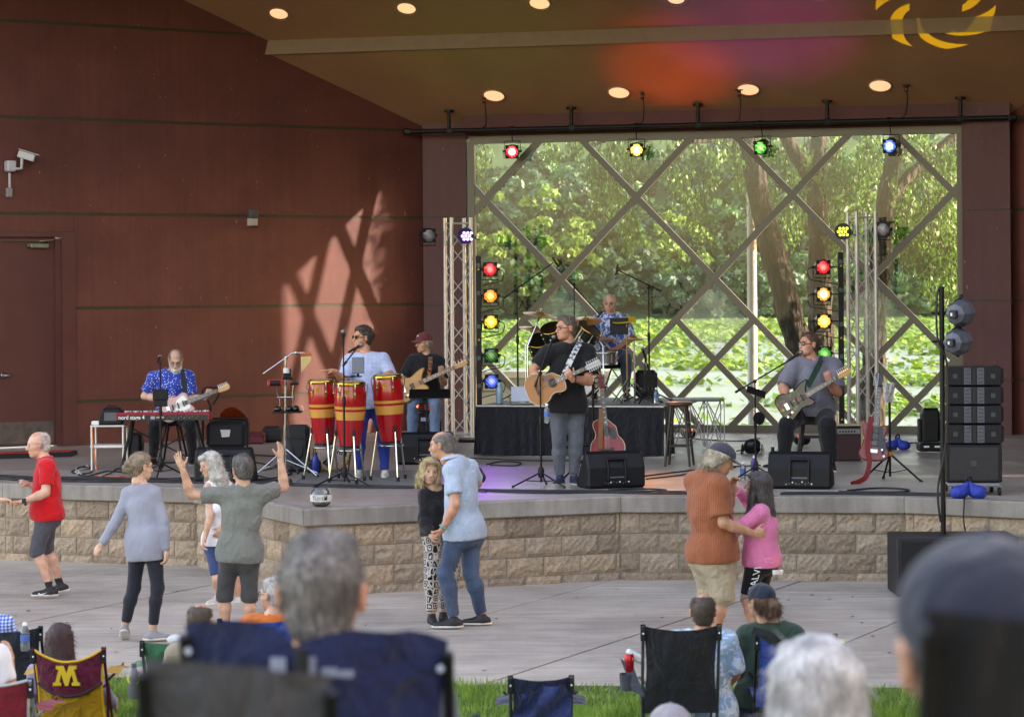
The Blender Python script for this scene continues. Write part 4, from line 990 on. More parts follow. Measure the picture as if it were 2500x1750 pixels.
def cloth(name, col, pat=None, c2=None, c3=None, sc=1., rough=.85, var=.10, wrk=.25):
 "woven fabric with optional print: dots, check, stripe, floral, glyph, denim, speckle"
 if name in _mats: return _mats[name]
 m, nt, b = base_mat(name); L = nt.links; c = hexc(col); a2 = hexc(c2) if c2 else c; a3 = hexc(c3) if c3 else a2
 n0 = nn(nt, 'ShaderNodeTexNoise'); n0.inputs['Scale'].default_value = 5; n0.inputs['Detail'].default_value = 5; L.new(mapping(nt), n0.inputs['Vector'])
 shade = ramp(nt, n0.outputs['Fac'], [(.3, (1-var,)*3), (.7, (1+var,)*3)]); colo = None
 if pat == 'dots':
  v = nn(nt, 'ShaderNodeTexVoronoi'); v.inputs['Scale'].default_value = 40*sc; v.inputs['Randomness'].default_value = .75; L.new(mapping(nt), v.inputs['Vector']); colo = ramp(nt, v.outputs['Distance'], [(.23, c2), (.30, col)])
 elif pat == 'check':
  outs = []
  for ax_ in ('X', 'Z'):
   w = nn(nt, 'ShaderNodeTexWave', wave_type='BANDS', bands_direction=ax_); w.inputs['Scale'].default_value = 11*sc; w.inputs['Distortion'].default_value = 0.4; w.inputs['Detail Scale'].default_value = .6; L.new(mapping(nt), w.inputs['Vector'])
   outs.append(ramp(nt, w.outputs['Fac'], [(.45, (0, 0, 0)), (.55, (1, 1, 1))]))
  ad = nn(nt, 'ShaderNodeMix', data_type='RGBA', blend_type='ADD'); ad.inputs['Factor'].default_value = 1; L.new(outs[0], ad.inputs['A']); L.new(outs[1], ad.inputs['B'])
  hf = nn(nt, 'ShaderNodeMix', data_type='RGBA', blend_type='MULTIPLY'); hf.inputs['Factor'].default_value = 1; L.new(ad.outputs['Result'], hf.inputs['A']); hf.inputs['B'].default_value = (.5, .5, .5, 1)
  colo = ramp(nt, hf.outputs['Result'], [(.1, col), (.5, c2), (.9, c3 or c2)])
 elif pat == 'stripe':
  w = nn(nt, 'ShaderNodeTexWave', wave_type='BANDS', bands_direction='X'); w.inputs['Scale'].default_value = 22*sc; w.inputs['Distortion'].default_value = 1.; w.inputs['Detail Scale'].default_value = .8; L.new(mapping(nt), w.inputs['Vector']); colo = ramp(nt, w.outputs['Fac'], [(.3, col), (.6, c2)])
 elif pat == 'floral':
  n = nn(nt, 'ShaderNodeTexNoise'); n.inputs['Scale'].default_value = 17*sc; n.inputs['Detail'].default_value = 4; n.inputs['Distortion'].default_value = 1.4; L.new(mapping(nt), n.inputs['Vector'])
  colo = ramp(nt, n.outputs['Fac'], [(.36, c3), (.43, c2), (.50, c2), (.54, col), (.62, col), (.68, c2)])
 elif pat == 'speckle':
  v = nn(nt, 'ShaderNodeTexNoise'); v.inputs['Scale'].default_value = 90*sc; v.inputs['Detail'].default_value = 3; L.new(mapping(nt), v.inputs['Vector']); colo = ramp(nt, v.outputs['Fac'], [(.42, c2), (.56, col)])
 elif pat == 'glyph':
  v = nn(nt, 'ShaderNodeTexVoronoi', feature='DISTANCE_TO_EDGE'); v.inputs['Scale'].default_value = 15*sc; v.inputs['Randomness'].default_value = .45; L.new(mapping(nt, scale=(1, 1, .8)), v.inputs['Vector'])
  w = nn(nt, 'ShaderNodeMath', operation='SINE'); mu = nn(nt, 'ShaderNodeMath', operation='MULTIPLY'); mu.inputs[1].default_value = 26; L.new(v.outputs['Distance'], mu.inputs[0]); L.new(mu.outputs[0], w.inputs[0]); colo = ramp(nt, w.outputs[0], [(.35, col), (.5, c2)])
 elif pat == 'denim':
  n = nn(nt, 'ShaderNodeTexNoise'); n.inputs['Scale'].default_value = 3.2; n.inputs['Detail'].default_value = 7; L.new(mapping(nt, scale=(1, 1, .45)), n.inputs['Vector']); colo = ramp(nt, n.outputs['Fac'], [(.35, col), (.68, c2)])
 x = nn(nt, 'ShaderNodeMix', data_type='RGBA', blend_type='MULTIPLY'); x.inputs['Factor'].default_value = 1
 if colo is None: x.inputs['A'].default_value = (*c, 1)
 else: L.new(colo, x.inputs['A'])
 L.new(shade, x.inputs['B']); L.new(x.outputs['Result'], b.inputs['Base Color']); b.inputs['Roughness'].default_value = rough; setin(b, 'Sheen Weight', .15); setin(b, 'Specular IOR Level', .25)
 n2 = nn(nt, 'ShaderNodeTexNoise'); n2.inputs['Scale'].default_value = 8; n2.inputs['Detail'].default_value = 4; n2.inputs['Distortion'].default_value = 1.4; L.new(mapping(nt, scale=(1, 1, .7)), n2.inputs['Vector'])
 bp = nn(nt, 'ShaderNodeBump'); bp.inputs['Strength'].default_value = min(1, wrk*1.9); bp.inputs['Distance'].default_value = .06; L.new(n2.outputs['Fac'], bp.inputs['Height']); L.new(bp.outputs[0], b.inputs['Normal'])
 _mats[name] = m; return m
m_eye = M('eye_dark', '#241b16', .2, var=0); m_lip = M('lip', '#b5786a', .5, var=.1); m_brow = M('brow_grey', '#6b5f55', .8, var=.2)
m_black = M('matt_black', '#141416', .55, var=.15, vs=20); m_lensd = M('dark_lens', '#0b0b0d', .08, var=0)
def basis(x, y, z): return np.stack([x, y, z], 1)
def hand(fd, w, d, n, right, curl=.25, s=1., spread=.0, thumb=.5):
 "palm, four fingers and a thumb; w wrist, d finger direction, n palm normal"
 d = nrm(d); n = nrm(npv(n) - d*np.dot(n, d)); t = np.cross(d, n)*(1 if right else -1); w = npv(w)
 fd.ell(w+d*.045*s, (.05*s, .041*s, .0155*s), basis(d, t, n), .012*s); fd.cone(w-d*.03*s, w+d*.02*s, .026*s, .027*s, .02*s)
 fd.cone(w+d*.06*s+t*.024*s, w+d*.06*s-t*.028*s, .015*s, .014*s, .012*s)
 L_ = (.070, .079, .073, .058)
 for i in range(4):
  off = (.029-.0195*i); b = w+d*.082*s+t*off*s; dr = nrm(d+t*(off*spread*10)); a = curl*(1+.08*i)
  p = b
  for k, (f, ang) in enumerate(((.45, .95), (.30, 1.15), (.25, .7))):
   th = a*ang*1.25; dr = nrm(dr*math.cos(th)+n*math.sin(th)*1.0) if k == 0 else nrm(dr*math.cos(th)+np.cross(np.cross(dr, n), dr)*math.sin(th))
   q = p+dr*L_[i]*f*s; fd.cone(p, q, (.0093-.0009*k)*s, (.0088-.0011*k)*s, .004*s); p = q
 b = w+d*.022*s+t*.03*s; dr = nrm(d*.62+t*(.75-.35*thumb)+n*(.25+.35*thumb)); q = b+dr*.045*s; fd.cone(b, q, .0135*s, .0112*s, .012*s)
 dr2 = nrm(dr+d*.35+n*.25*thumb); fd.cone(q, q+dr2*.034*s, .0105*s, .0085*s, .004*s)
def head_frame(dirx, diry, pitch=0., roll=0.):
 f = nrm((dirx, diry, 0)); up = np.array((0, 0, 1.)); p = math.radians(pitch)
 fwd = f*math.cos(p) - up*math.sin(p); u = up*math.cos(p) + f*math.sin(p); x = np.cross(fwd, u)      # x = person's right
 r = math.radians(roll); x2 = x*math.cos(r)+u*math.sin(r); u2 = u*math.cos(r)-x*math.sin(r)
 return basis(x2, fwd, u2)
def head_field(fd, c, R, s=1., wide=1., jaw=1., nose=1., ears=True):
 c = npv(c)
 def T(p): return c + R @ (np.array(p)*s)
 def E(p, r, k=.02): fd.ell(T(p), np.array(r)*s, R, k*s)
 E((0, -.012, .028), (.0745*wide, .096, .088)); E((0, .028, -.03), (.060*wide, .062, .084), .03); E((0, .034, -.074), (.047*wide*jaw, .046, .036), .03)
 fd.ell(T((0, .068, -.097)), np.array((.021*jaw, .017, .017))*s, R, .022*s)
 for sg in (-1, 1): E((sg*.040*wide, .050, -.028), (.026, .026, .026), .02); 
 fd.cone(T((-.034, .079, .026)), T((.034, .079, .026)), .011*s, .011*s, .016*s)
 for sg in (-1, 1): fd.cut(T((sg*.031, .101, .002)), np.array((.0175, .016, .0125))*s, R, .012*s)
 for sg in (-1, 1): fd.ell(T((sg*.031, .0765, .001)), np.array((.0135, .0125, .011))*s, R, .003*s)
 fd.cone(T((0, .086, .010)), T((0, .107*nose, -.031)), .0085*s, .0125*s, .010*s)
 for sg in (-1, 1): fd.ell(T((sg*.0115, .098, -.036)), np.array((.008, .009, .007))*s, R, .006*s)
 fd.cone(T((-.019, .0885, -.0605)), T((.019, .0885, -.0605)), .0062*s, .0062*s, .006*s); fd.cone(T((-.016, .0885, -.071)), T((.016, .0885, -.071)), .0068*s, .0068*s, .006*s)
 if ears:
  for sg in (-1, 1):
   fd.ell(T((sg*.080*wide, -.006, -.004)), np.array((.009, .0185, .031))*s, R, .006*s); fd.ell(T((sg*.083*wide, -.008, .012)), np.array((.008, .018, .015))*s, R, .006*s); fd.cut(T((sg*.092*wide, .001, -.002)), np.array((.008, .008, .014))*s, R, .004*s)
def local(c, R, s):
 c = npv(c)
 def f(X, Y, Z):
  x, y, z = X-c[0], Y-c[1], Z-c[2]
  return (x*R[0, 0]+y*R[1, 0]+z*R[2, 0])/s, (x*R[0, 1]+y*R[1, 1]+z*R[2, 1])/s, (x*R[0, 2]+y*R[1, 2]+z*R[2, 2])/s
 return f
def hair_field(style, c, R, s, seed=1, wide=1., capz=None):
 fd = Field(); c = npv(c); lf = local(c, R, s)
 def T(p): return c + R @ (np.array(p)*s)
 def E(p, r, k=.02): fd.ell(T(p), np.array(r)*s, R, k*s)
 posts = []; t = {'short': .006, 'buzz': .005, 'thick': .014, 'balding': .007, 'ring': .008, 'curly': .02}.get(style, .013)
 E((0, -.014, .030), (.0745*wide+t, .096+t, .088+t))
 if style in ('short', 'buzz', 'thick', 'balding', 'ring', 'curly'): E((0, -.045, -.035), (.062*wide+t*.5, .055+t*.6, .06), .02)
 if style in ('short', 'thick', 'curly'): fd.cone(T((-.052, .03, .092)), T((.046, .045, .097)), .016*s, .019*s, .03*s); fd.cone(T((-.03, -.03, .112)), T((.03, .0, .112)), .012*s, .014*s, .03*s)
 drop = {'long': -.30, 'longgrey': -.46, 'bob': -.17, 'bob2': -.15, 'mullet': -.13}.get(style)
 if drop is not None:
  for a in np.linspace(math.radians(35), math.radians(325), 22):
   x, y = math.sin(a)*.082*wide, math.cos(a)*.09-.012
   if y > .035: x *= 1.05
   e = drop*(1+.08*math.sin(a*7+seed)); bk_ = .075 if style == 'longgrey' and y < .02 else 0.; fd.cone(T((x*.95, y*.95, .05)), T((x*1.12, y*1.0-.012-bk_*.6, e*.5)), .017*s, .019*s, .012*s); fd.cone(T((x*1.12, y*1.0-.012-bk_*.6, e*.5)), T((x*1.15+.008*math.sin(a*5), y*.95-.02-bk_, e)), .024*s, .010*s, .02*s)
  fd.cone(T((-.05, .07, .085)), T((.05, .07, .085)), .018*s, .018*s, .03*s)
 if style == 'bob': fd.cone(T((-.045, .088, .055)), T((.045, .088, .055)), .014*s, .014*s, .02*s)
 if style == 'bun':
  E((0, -.118, .0), (.05, .045, .058), .02); E((.022, -.142, .025), (.032, .028, .034), .012); E((-.024, -.142, -.016), (.032, .028, .034), .012)
  E((0, -.05, -.045), (.058, .05, .055), .02); fd.cone(T((-.05, -.09, -.03)), T((-.062, -.08, -.13)), .012*s, .005*s, .01*s); fd.cone(T((.0, -.1, -.04)), T((.01, -.085, -.10)), .014*s, .005*s, .01*s)
 if style == 'pony':
  fd.cone(T((0, -.105, .02)), T((0, -.145, -.02)), .026*s, .04*s, .02*s); fd.cone(T((0, -.145, -.02)), T((.01, -.13, -.12)), .042*s, .034*s, .02*s); fd.cone(T((.01, -.13, -.12)), T((.01, -.11, -.19)), .034*s, .012*s, .02*s); E((0, -.05, -.035), (.066, .055, .06), .02)
 if style == 'mullet': pass
 rng = np.random.default_rng(seed); ph = rng.uniform(0, 6.28, 6)
 def face(X, Y, Z, D):
  x, y, z = lf(X, Y, Z)
  cut = (.794*y-.607*z-.004*np.sin(x*90+1)-(.008 if style not in ('long', 'longgrey', 'bob', 'bob2') else .019))*s
  if style in ('long', 'longgrey', 'bob', 'bob2'):
   ax_ = np.abs(x); opening = np.minimum(np.minimum(.058*wide-ax_, y-.02), .060-z); cut = opening*s if style != 'bob2' else np.minimum(np.minimum(.056*wide-ax_, y-.02), .075-z)*s
   D = np.maximum(D, cut)
  else:
   D = np.maximum(D, cut); D = np.maximum(D, (-.092-z)*s)
   ear = (np.sqrt((np.abs(x)-.08*wide)**2+((y-.004)*.9)**2+((z+.006)*.75)**2)); D = np.maximum(D, (.026-ear)*s)
  if style in ('balding', 'ring'):
   top = {'balding': .072, 'ring': .048}[style]; r2 = np.sqrt((x/.062)**2+((y-.01)/.085)**2); D = np.maximum(D, np.where(z > top-.02, (.95-r2)*.05*s, -1)); 
   if style == 'ring': D = np.maximum(D, np.where(z > .03, (y+.03)*s*.8, -1))
  ang = np.arctan2(x, y-.01); st = np.sin(ang*34+ph[0]+3*np.sin(z*30+ph[1]))*.5+np.sin(ang*61+ph[2]+4*np.sin(z*22+ph[3]))*.35
  amp = {'curly': .0, 'buzz': .0010, 'ring': .0012, 'balding': .0013, 'short': .0022}.get(style, .0035)
  if style == 'curly': D = D + s*.006*(np.sin(x*150+ph[4])*np.sin(y*140+ph[5])+np.sin(z*160+ph[1])*np.sin(x*120+2))
  if capz is not None: D = np.maximum(D, (z-capz)*s)
  return D + s*amp*st
 posts.append(face); return fd, posts
def person(name, label, Y0, J, h=1.75, fat=0., skin='#c99a80', female=False, head=None, hair=None, hairc='#777777', hairc2=None, shirt=None, pants=None, shoes=None, hands=None, group=None, wide=1., vox=.0145,
     extra=None, beard=None, glasses=None, neckd=.05, sleeve=.62, longsleeve=False, hem=.0, pant_end=1.0, loose=.012, bust=0., base=None, cap=None, tight=False, noleg=False, socks=None, ploose=.008, tuck=False):
 """J: joints as (u, v, dy) photo pixels with depth offset: hd, nk, sR sL eR eL wR wL hR hL kR kL aR aL. Sides are the person's own."""
 s = h/1.75; W = {k: npv(P(v[0], v[1], Y0+v[2])) for k, v in J.items()}
 if base is None:
  az = [W[k][2] for k in ('aR', 'aL') if k in W]; base = V((np.mean([W['hR'][0], W['hL'][0]]), Y0, min(az)-.085*s if az else W['hR'][2]-.5))
 T = thing(name, label, 'person', base, group); sk = skin_mat(skin); fd = Field()
 pel = (W['hR']+W['hL'])/2; sm_ = (W['sR']+W['sL'])/2; up = nrm(sm_-pel); lat = W['sL']-W['sR']; lat = nrm(lat-up*(lat@up)); fwd = np.cross(lat, up); Rt = basis(lat, fwd, up)
 latp = W['hL']-W['hR']; latp = nrm(latp-up*(latp@up)); fwp = np.cross(latp, up); Rp = basis(latp, fwp, up); tl = np.linalg.norm(sm_-pel)
 g = fat; fw = .92 if female else 1.
 def torso(f, e=0., low=True):
  f.ell(pel+up*.02*s, ((.162+.03*g)*s*(1.03 if female else 1)+e, (.112+.035*g)*s+e, .125*s+e), Rp, .05)
  f.ell(pel+up*tl*.33+fwd*(.012+.03*g)*s, ((.140+.05*g)*s*fw+e, (.100+.075*g)*s+e, .16*s+e), Rt, .06)
  f.ell(pel+up*tl*.62, ((.160+.035*g)*s*fw+e, (.112+.045*g)*s+e, .17*s+e), Rt, .06)
  f.ell(pel+up*tl*.82, ((.165+.02*g)*s*fw+e, (.098+.03*g)*s+e, .11*s+e), Rt, .05)
  for q in ('sR', 'sL'): f.cone(sm_+up*.02*s+(W['nk']-sm_)*.3, W[q], .062*s+e, (.060+.012*g)*s*fw+e, .05)
  if bust > 0:
   for sg in (-1, 1): f.ell(pel+up*tl*.64+lat*sg*.075*s+fwd*(.09+.02*g)*s, (.062*bust+e, .05*bust+e, .06*bust+e), Rt, .04)
  if low:
   for sg in (-1, 1): f.ell(pel-up*.03*s+latp*sg*.07*s-fwp*.065*s, (.085*s+e, .075*s+e, .09*s+e), Rp, .05)
 ar = {'R': 1, 'L': 1}
 def arm(f, q, e0=0., upto=2.):
  a, b, c = W['s'+q], W['e'+q], W['w'+q]; r = 1+.25*g
  if upto >= 1: f.cone(a, b, .053*s*fw*r+e0, .041*s*fw*r+e0, .03)
  else: f.flat(a, a+(b-a)*upto, .053*s*fw*r+e0*1.0, (.053+(.041-.053)*upto)*s*fw*r+e0*1.35, .03)
  if upto > 1: 
   m = b+(c-b)*.3*min(1, (upto-1)); t = min(1., upto-1); f.cone(b, m, .041*s*fw*r+e0, .043*s*fw*r+e0, .02); (f.flat if e0 else f.cone)(m, b+(c-b)*t, .043*s*fw*r+e0, .028*s*fw+e0, .02)
 def leg(f, q, e=0., t=2., flare=0.):
  a, b, c = W['h'+q], W['k'+q], W['a'+q]; r = 1+.18*g
  tt = min(1., t); (f.flat if e and t <= 1 else f.cone)(a, a+(b-a)*tt, .088*s*r+e, ((.088+(.054-.088)*tt)*s*r)+e+flare*tt, .05)
  if t > 1:
   back = fwp*-.012*s; m = b+(c-b)*.32+back; tt = t-1
   (f.flat if e and tt <= .32 else f.cone)(b, m if tt > .32 else b+(c-b)*tt, .052*s*r+e+flare, .053*s*r+e+flare, .03)
   if tt > .32: (f.flat if e else f.cone)(m, b+(c-b)*tt, .053*s*r+e+flare, (.053+(.036-.053)*(tt-.32)/.68)*s+e+flare, .03)
 torso(fd)
 for q in 'RL':
  if 'e'+q in W: arm(fd, q)
  if 'k'+q in W: leg(fd, q)
 hd = head or {}; hs = s**.5*hd.get('s', 1.); R = head_frame(*hd.get('dir', (0, -1)), hd.get('pitch', 0), hd.get('roll', 0)); hc = W['hd']
 fd.cone(W['nk']-up*.02, hc+R@np.array((0, -.022, -.05))*hs, .062*s*fw, .053*hs*fw, .03)
 parts = [fd.mesh(vox)]; mis = [np.zeros(len(parts[0][1]), int)]
 fh = Field(); head_field(fh, hc, R, hs, wide, hd.get('jaw', 1.), hd.get('nose', 1.)); fh.cone(hc+R@np.array((0, -.022, -.05))*hs, hc+R@np.array((0, -.03, -.13))*hs, .052*hs*fw, .054*hs*fw, .02)
 v, f = fh.mesh(.0056 if vox < .0148 else .0065); lf = local(hc, R, hs); cen = v[f].mean(1); x, y, z = lf(cen[:, 0], cen[:, 1], cen[:, 2]); mi = np.zeros(len(f), int)
 mi[(np.abs(np.abs(x)-.031) < .0125) & (np.abs(z-.001) < .0052) & (y > .066)] = 1
 mi[(np.abs(x) < .019) & (np.abs(z+.066) < .0062) & (y > .084)] = 2
 mi[(np.abs(np.abs(x)-.033) < .019) & (np.abs(z-.0235-.10*(.033-np.abs(x))) < .0045) & (y > .06)] = 3
 parts.append((v, f)); mis.append(mi)
 hn = hands or {}
 for q in 'RL':
  if 'w'+q not in W or hn.get(q) is False: continue
  o = {'curl': .3, 'spread': .0, 'thumb': .5}; o.update(hn.get(q) or {}); fa = nrm(W['w'+q]-W['e'+q]); d = nrm(npv(o['d'])) if 'd' in o else fa
  n = npv(o['n']) if 'n' in o else (nrm(-lat*(1 if q == 'L' else -1)+.01))
  f2 = Field(); hand(f2, W['w'+q], d, n, q == 'R', o['curl'], s*.98*(.92 if female else 1.), o['spread'], o['thumb']); pv = f2.mesh(.0068); parts.append(pv); mis.append(np.zeros(len(pv[1]), int))
 mesh_obj('body', parts, [sk, m_eye, m_lip, hair_mat(hairc, hairc2) if hair else m_brow], T, mis)
 if hair:
  hf, hp = hair_field(hair, hc, R, hs, int(J['hd'][0]) % 97, wide, None if not cap else cap.get('low', .040)+.012); hv = hf.mesh(.0078, hp); lg_ = hair in ('long', 'longgrey', 'bob', 'bob2', 'pony', 'mullet'); mesh_obj('hair', [hv, strands(*hv, 2600, .05 if lg_ else .016, .8 if lg_ else .25, 3, R[:, 2])], hair_mat(hairc, hairc2), T)
 def HT(p): return hc + R @ (np.array(p)*hs)
 if beard:
  bf = Field(); kind, bc = beard
  if kind == 'full':
   bf.ell(HT((0, .055, -.105)), np.array((.05, .045, .06))*hs, R, .03); bf.ell(HT((0, .05, -.155)), np.array((.04, .035, .05))*hs, R, .03)
   for sg in (-1, 1): bf.cone(HT((sg*.062, .015, -.02)), HT((sg*.05, .045, -.09)), .014*hs, .026*hs, .02)
   bf.cone(HT((-.022, .094, -.05)), HT((.022, .094, -.05)), .008*hs, .008*hs, .01)
  else:
   bf.ell(HT((0, .066, -.092)), np.array((.034, .027, .03))*hs, R, .02); bf.cone(HT((-.022, .0915, -.051)), HT((.022, .0915, -.051)), .0055*hs, .0055*hs, .008)
   for sg in (-1, 1): bf.cone(HT((sg*.025, .088, -.055)), HT((sg*.03, .076, -.09)), .006*hs, .01*hs, .01)
  ph = wrinkle(5, .004, 120)
  mesh_obj('beard', [bf.mesh(.0055, [ph])], hair_mat(bc, None, 'b'), T)
 if glasses:
  gb = MB(); dark = glasses == 'sun'; rr = .0026*hs if not dark else .0034*hs
  for sg in (-1, 1):
   pts = [V(HT((sg*.031+.023*math.cos(a)*(1.12), .099-.006*abs(math.cos(a)), .001+.0165*math.sin(a)))) for a in np.linspace(0, 2*math.pi, 15)]
   gb.mat(0).tube(pts, rr, 5, False)
   gb.mat(1).add([p for p in pts[:-1]], [tuple(range(14))]) if dark else None
   gb.mat(0).tube([V(HT((sg*.057, .094, .004))), V(HT((sg*.074*wide, .04, .006))), V(HT((sg*.081*wide, -.012, .006)))], rr, 5)
  gb.tube([V(HT((-.007, .104, .004))), V(HT((.007, .104, .004)))], rr, 5)
  gb.build('sunglasses' if dark else 'glasses', [m_black if glasses != 'gold' else M('gold_rim', '#8f7048', .35, .8, var=0), m_lensd], T)
 if cap:
  cc, bc = cap['c'], cap.get('b', cap['c']); cf = Field(); cf.ell(HT((0, -.010, .048)), np.array((.090*wide, .113, .088))*hs, R, .01)
  lo = cap.get('low', .040)
  def cc_(X, Y, Z, D): x, y, z = lf(X, Y, Z); return np.maximum(D, (lo-.10*np.minimum(y, 0)*-1*.35-z)*hs)
  co = mesh_obj('cap', [cf.mesh(.006, [cc_])], cloth('cap_'+label[:18], cc, cap.get('pat'), cap.get('c2'), cap.get('c3'), 1.5), T)
  if cap.get('rev') is None:
   bb = MB(); bb.smooth(); rows = []
   for i in range(7):
    a = -1.05+2.1*i/6; rows.append([V(HT((math.sin(a)*.088, .100*math.cos(a)*.9, lo+.006))), V(HT((math.sin(a)*.092, .045+.13*math.cos(a)**.8 if math.cos(a) > 0 else .04, lo+.004-.012*math.cos(a)-.014*abs(math.sin(a)))))])
   bb.sheet(rows); bb.sheet([[p-V(R[:, 2])*.005 for p in r[::-1]] for r in rows]); bb.build('cap_brim', cloth('capb_'+label[:18], bc, cap.get('pat'), cap.get('c2'), cap.get('c3'), 1.5), co)
  bb = MB(); bb.ball(HT((0, -.01, .134)), .009*hs, 8, 5); bb.build('cap_button', cloth('capn_'+label[:18], bc), co)
  if cap.get('logo'): bb = MB(); bb.lathe([(.022, 0), (.022, .004)], V(HT((0, .086, .085))), V(R@np.array((0, .9, .35))), 14); bb.build('cap_badge', M('badge_white', '#d8d0d0', .7, var=.1), co)
 sd_ = int(abs(W['hd'][0]*1000)) % 1000
 if pants is not None and not noleg:
  pf = Field(); e = ploose; torso_low = Field()
  pf.ell(pel+up*.02*s, ((.165+.03*g)*s*(1.03 if female else 1)+e, (.115+.035*g)*s+e, .125*s+e), Rp, .05)
  for sg in (-1, 1): pf.ell(pel-up*.03*s+latp*sg*.07*s-fwp*.065*s, (.085*s+e, .075*s+e, .09*s+e), Rp, .05)
  ps = [wrinkle(sd_, .003 if tight else .007, 24, (1, 1, .6))]
  for q in 'RL':
   if 'k'+q not in W: continue
   leg(pf, q, e, 1+pant_end if pant_end > 0 else 1+pant_end, (0. if tight else .004))
  ps.append(plane_cut(pel+up*(.16*s if (W['kR']-W['hR'])@up > -.25 else min(.05, .04-hem*.5)), up)); mesh_obj('trousers' if pant_end > .4 else 'shorts', [pf.mesh(vox*.95, ps)], pants, T)
 if shirt is not None:
  lo_ = max(loose*1.5, ploose+(.006 if tight else .014)); sf = Field(); torso(sf, loose, False); ps = [wrinkle(sd_+7, .003 if tight else .010, 19, (1, 1, .7))]; bot = pel-up*hem
  if not tuck:
   sf.ell(pel+up*(.03*s-hem*.25), ((.168+.04*g)*s*(1.03 if female else 1)+lo_, (.122+.06*g)*s+lo_, .15*s+hem*1.0), basis(nrm(lat+latp), nrm(fwd+fwp), up), .06)
   for sg in (-1, 1): sf.ell(pel-up*.02*s+latp*sg*.06*s-fwp*.06*s, (.087*s+lo_, .077*s+lo_, .10*s+hem*.6), Rp, .05)
  for q in 'RL':
   if not tuck and 'h'+q in W: sf.cone(W['h'+q]+up*.09*s, W['h'+q]-up*(hem+.02), .088*s*(1+.18*g)+lo_*.8, .086*s*(1+.18*g)+lo_*.9, .05)
   if 'e'+q not in W or sleeve <= 0: continue
   arm(sf, q, loose*1.15, min(sleeve, .98) if not longsleeve else 1.96)
  ps.append(plane_cut(bot if not tuck else pel+up*.1*s, -up)); ps.append(ball_cut(W['nk']+up*(.075*s)+fwd*neckd*.35, .078*s+neckd*.3))
  if sleeve <= 0:
   for q in 'RL': ps.append(ball_cut(W['s'+q]+lat*(.045 if q == 'L' else -.045)*s+up*.0, .075*s))
  sh = mesh_obj('shirt', [sf.mesh(vox*.92, ps)], shirt, T)
  if extra and 'collar' in extra:
   cf = Field(); n0 = W['nk']+up*.035*s
   for a in np.linspace(.42, 2*math.pi-.42, 26):
    dr = fwd*math.cos(a)+lat*math.sin(a); q0 = n0+dr*.066*s-up*.012*(1+math.cos(a)); q1 = n0+dr*.088*s-up*(.03+.014*math.cos(a)); cf.cone(q0, q1, .009*s, .008*s, .012)
   mesh_obj('collar', [cf.mesh(.0075)], shirt, sh)
 if shoes:
  for q in 'RL':
   if 'a'+q not in W: continue
   a = W['a'+q]; o = shoes.get(q) or {}; d = nrm((*(o.get('d') or shoes.get('d') or (fwp[0], fwp[1])), 0)); pitch = o.get('pitch', 0.); d = nrm(d*math.cos(pitch)-np.array((0, 0, 1.))*math.sin(pitch)); sx = np.cross(d, (0, 0, 1.)); u_ = np.cross(sx, d); L_ = .135*s
   b0 = a - u_*.062*s; up_ = Field()
   up_.cone(b0-d*.045*s, b0+d*.03*s, .040*s, .042*s, .02); up_.cone(b0+d*.03*s-u_*.004, b0+d*.155*s-u_*.014*s, .042*s, .030*s, .02); up_.cone(a-u_*.015, b0-d*.01, .040*s, .043*s, .02)
   cut = [plane_cut(b0-u_*.024*s, -u_)]; v1 = up_.mesh(.010, cut)
   so = Field(); so.cone(b0-d*.05*s-u_*.014*s, b0+d*.04*s-u_*.014*s, .043*s, .045*s, .02); so.cone(b0+d*.04*s-u_*.014*s, b0+d*.16*s-u_*.012*s, .046*s, .036*s, .02)
   v2 = so.mesh(.009, [plane_cut(b0-u_*.034*s, -u_), plane_cut(b0-u_*.014*s, u_)])
   so_ = mesh_obj('shoe', [v1, v2], [shoes['c'], shoes.get('sole') or M('sole_white', '#cfcac2', .7, var=.1)], T, [np.zeros(len(v1[1]), int), np.ones(len(v2[1]), int)])
   if socks: skf = Field(); skf.cone(a-u_*.01, a+(W['k'+q]-a)*.12, .037*s, .041*s, .01); mesh_obj('sock', [skf.mesh(.0075)], socks, T)
 info = dict(T=T, W=W, up=up, fwd=fwd, lat=lat, HT=HT, R=R, s=s); return info
# ================================================================== dancers on the plaza
PP = {}
PP['red'] = person('person', 'bald man in a red polo shirt and grey shorts dancing at the left edge', 24.5, dict(
 hd=(87, 1067, 0), nk=(103, 1104, 0), sL=(108, 1122, -.19), sR=(108, 1120, .19), eL=(104, 1186, -.30), wL=(47, 1206, -.34), eR=(100, 1180, .30), wR=(62, 1163, .22),
 hL=(106, 1240, -.09), hR=(108, 1238, .09), kL=(80, 1326, -.12), kR=(104, 1322, .12), aL=(111, 1414, -.12), aR=(135, 1405, .14)), h=1.70, fat=.35, skin='#cf9f88',
 head=dict(dir=(-1, -.25), pitch=6, s=1.08), hair='ring', hairc='#c4b8b0', shirt=cloth('red_polo', '#c4141c'), pants=cloth('charcoal_shorts', '#4a4a52'), pant_end=.10, hem=.05, sleeve=.72, extra=('collar',),
 shoes=dict(c=M('black_runner', '#1d1d20', .7, var=.2), d=(-1, -.15), R=dict(pitch=.15)), socks=M('sock_black', '#222226', .9), hands=dict(L=dict(curl=.5, n=(0, 0, 1)), R=dict(curl=1.25, n=(0, .4, -1))))
W = PP['red']['W']; bb = MB(); wr = V(W['wL']); bb.box(wr+V((.02, -.03, .012)), (.04, .02, .045), bev=.006); bb.tube([wr+V((.03, .033*math.cos(a), .033*math.sin(a))) for a in np.linspace(0, 6.28, 14)], .008, 5); bb.build('wristwatch', m_black, PP['red']['T'])
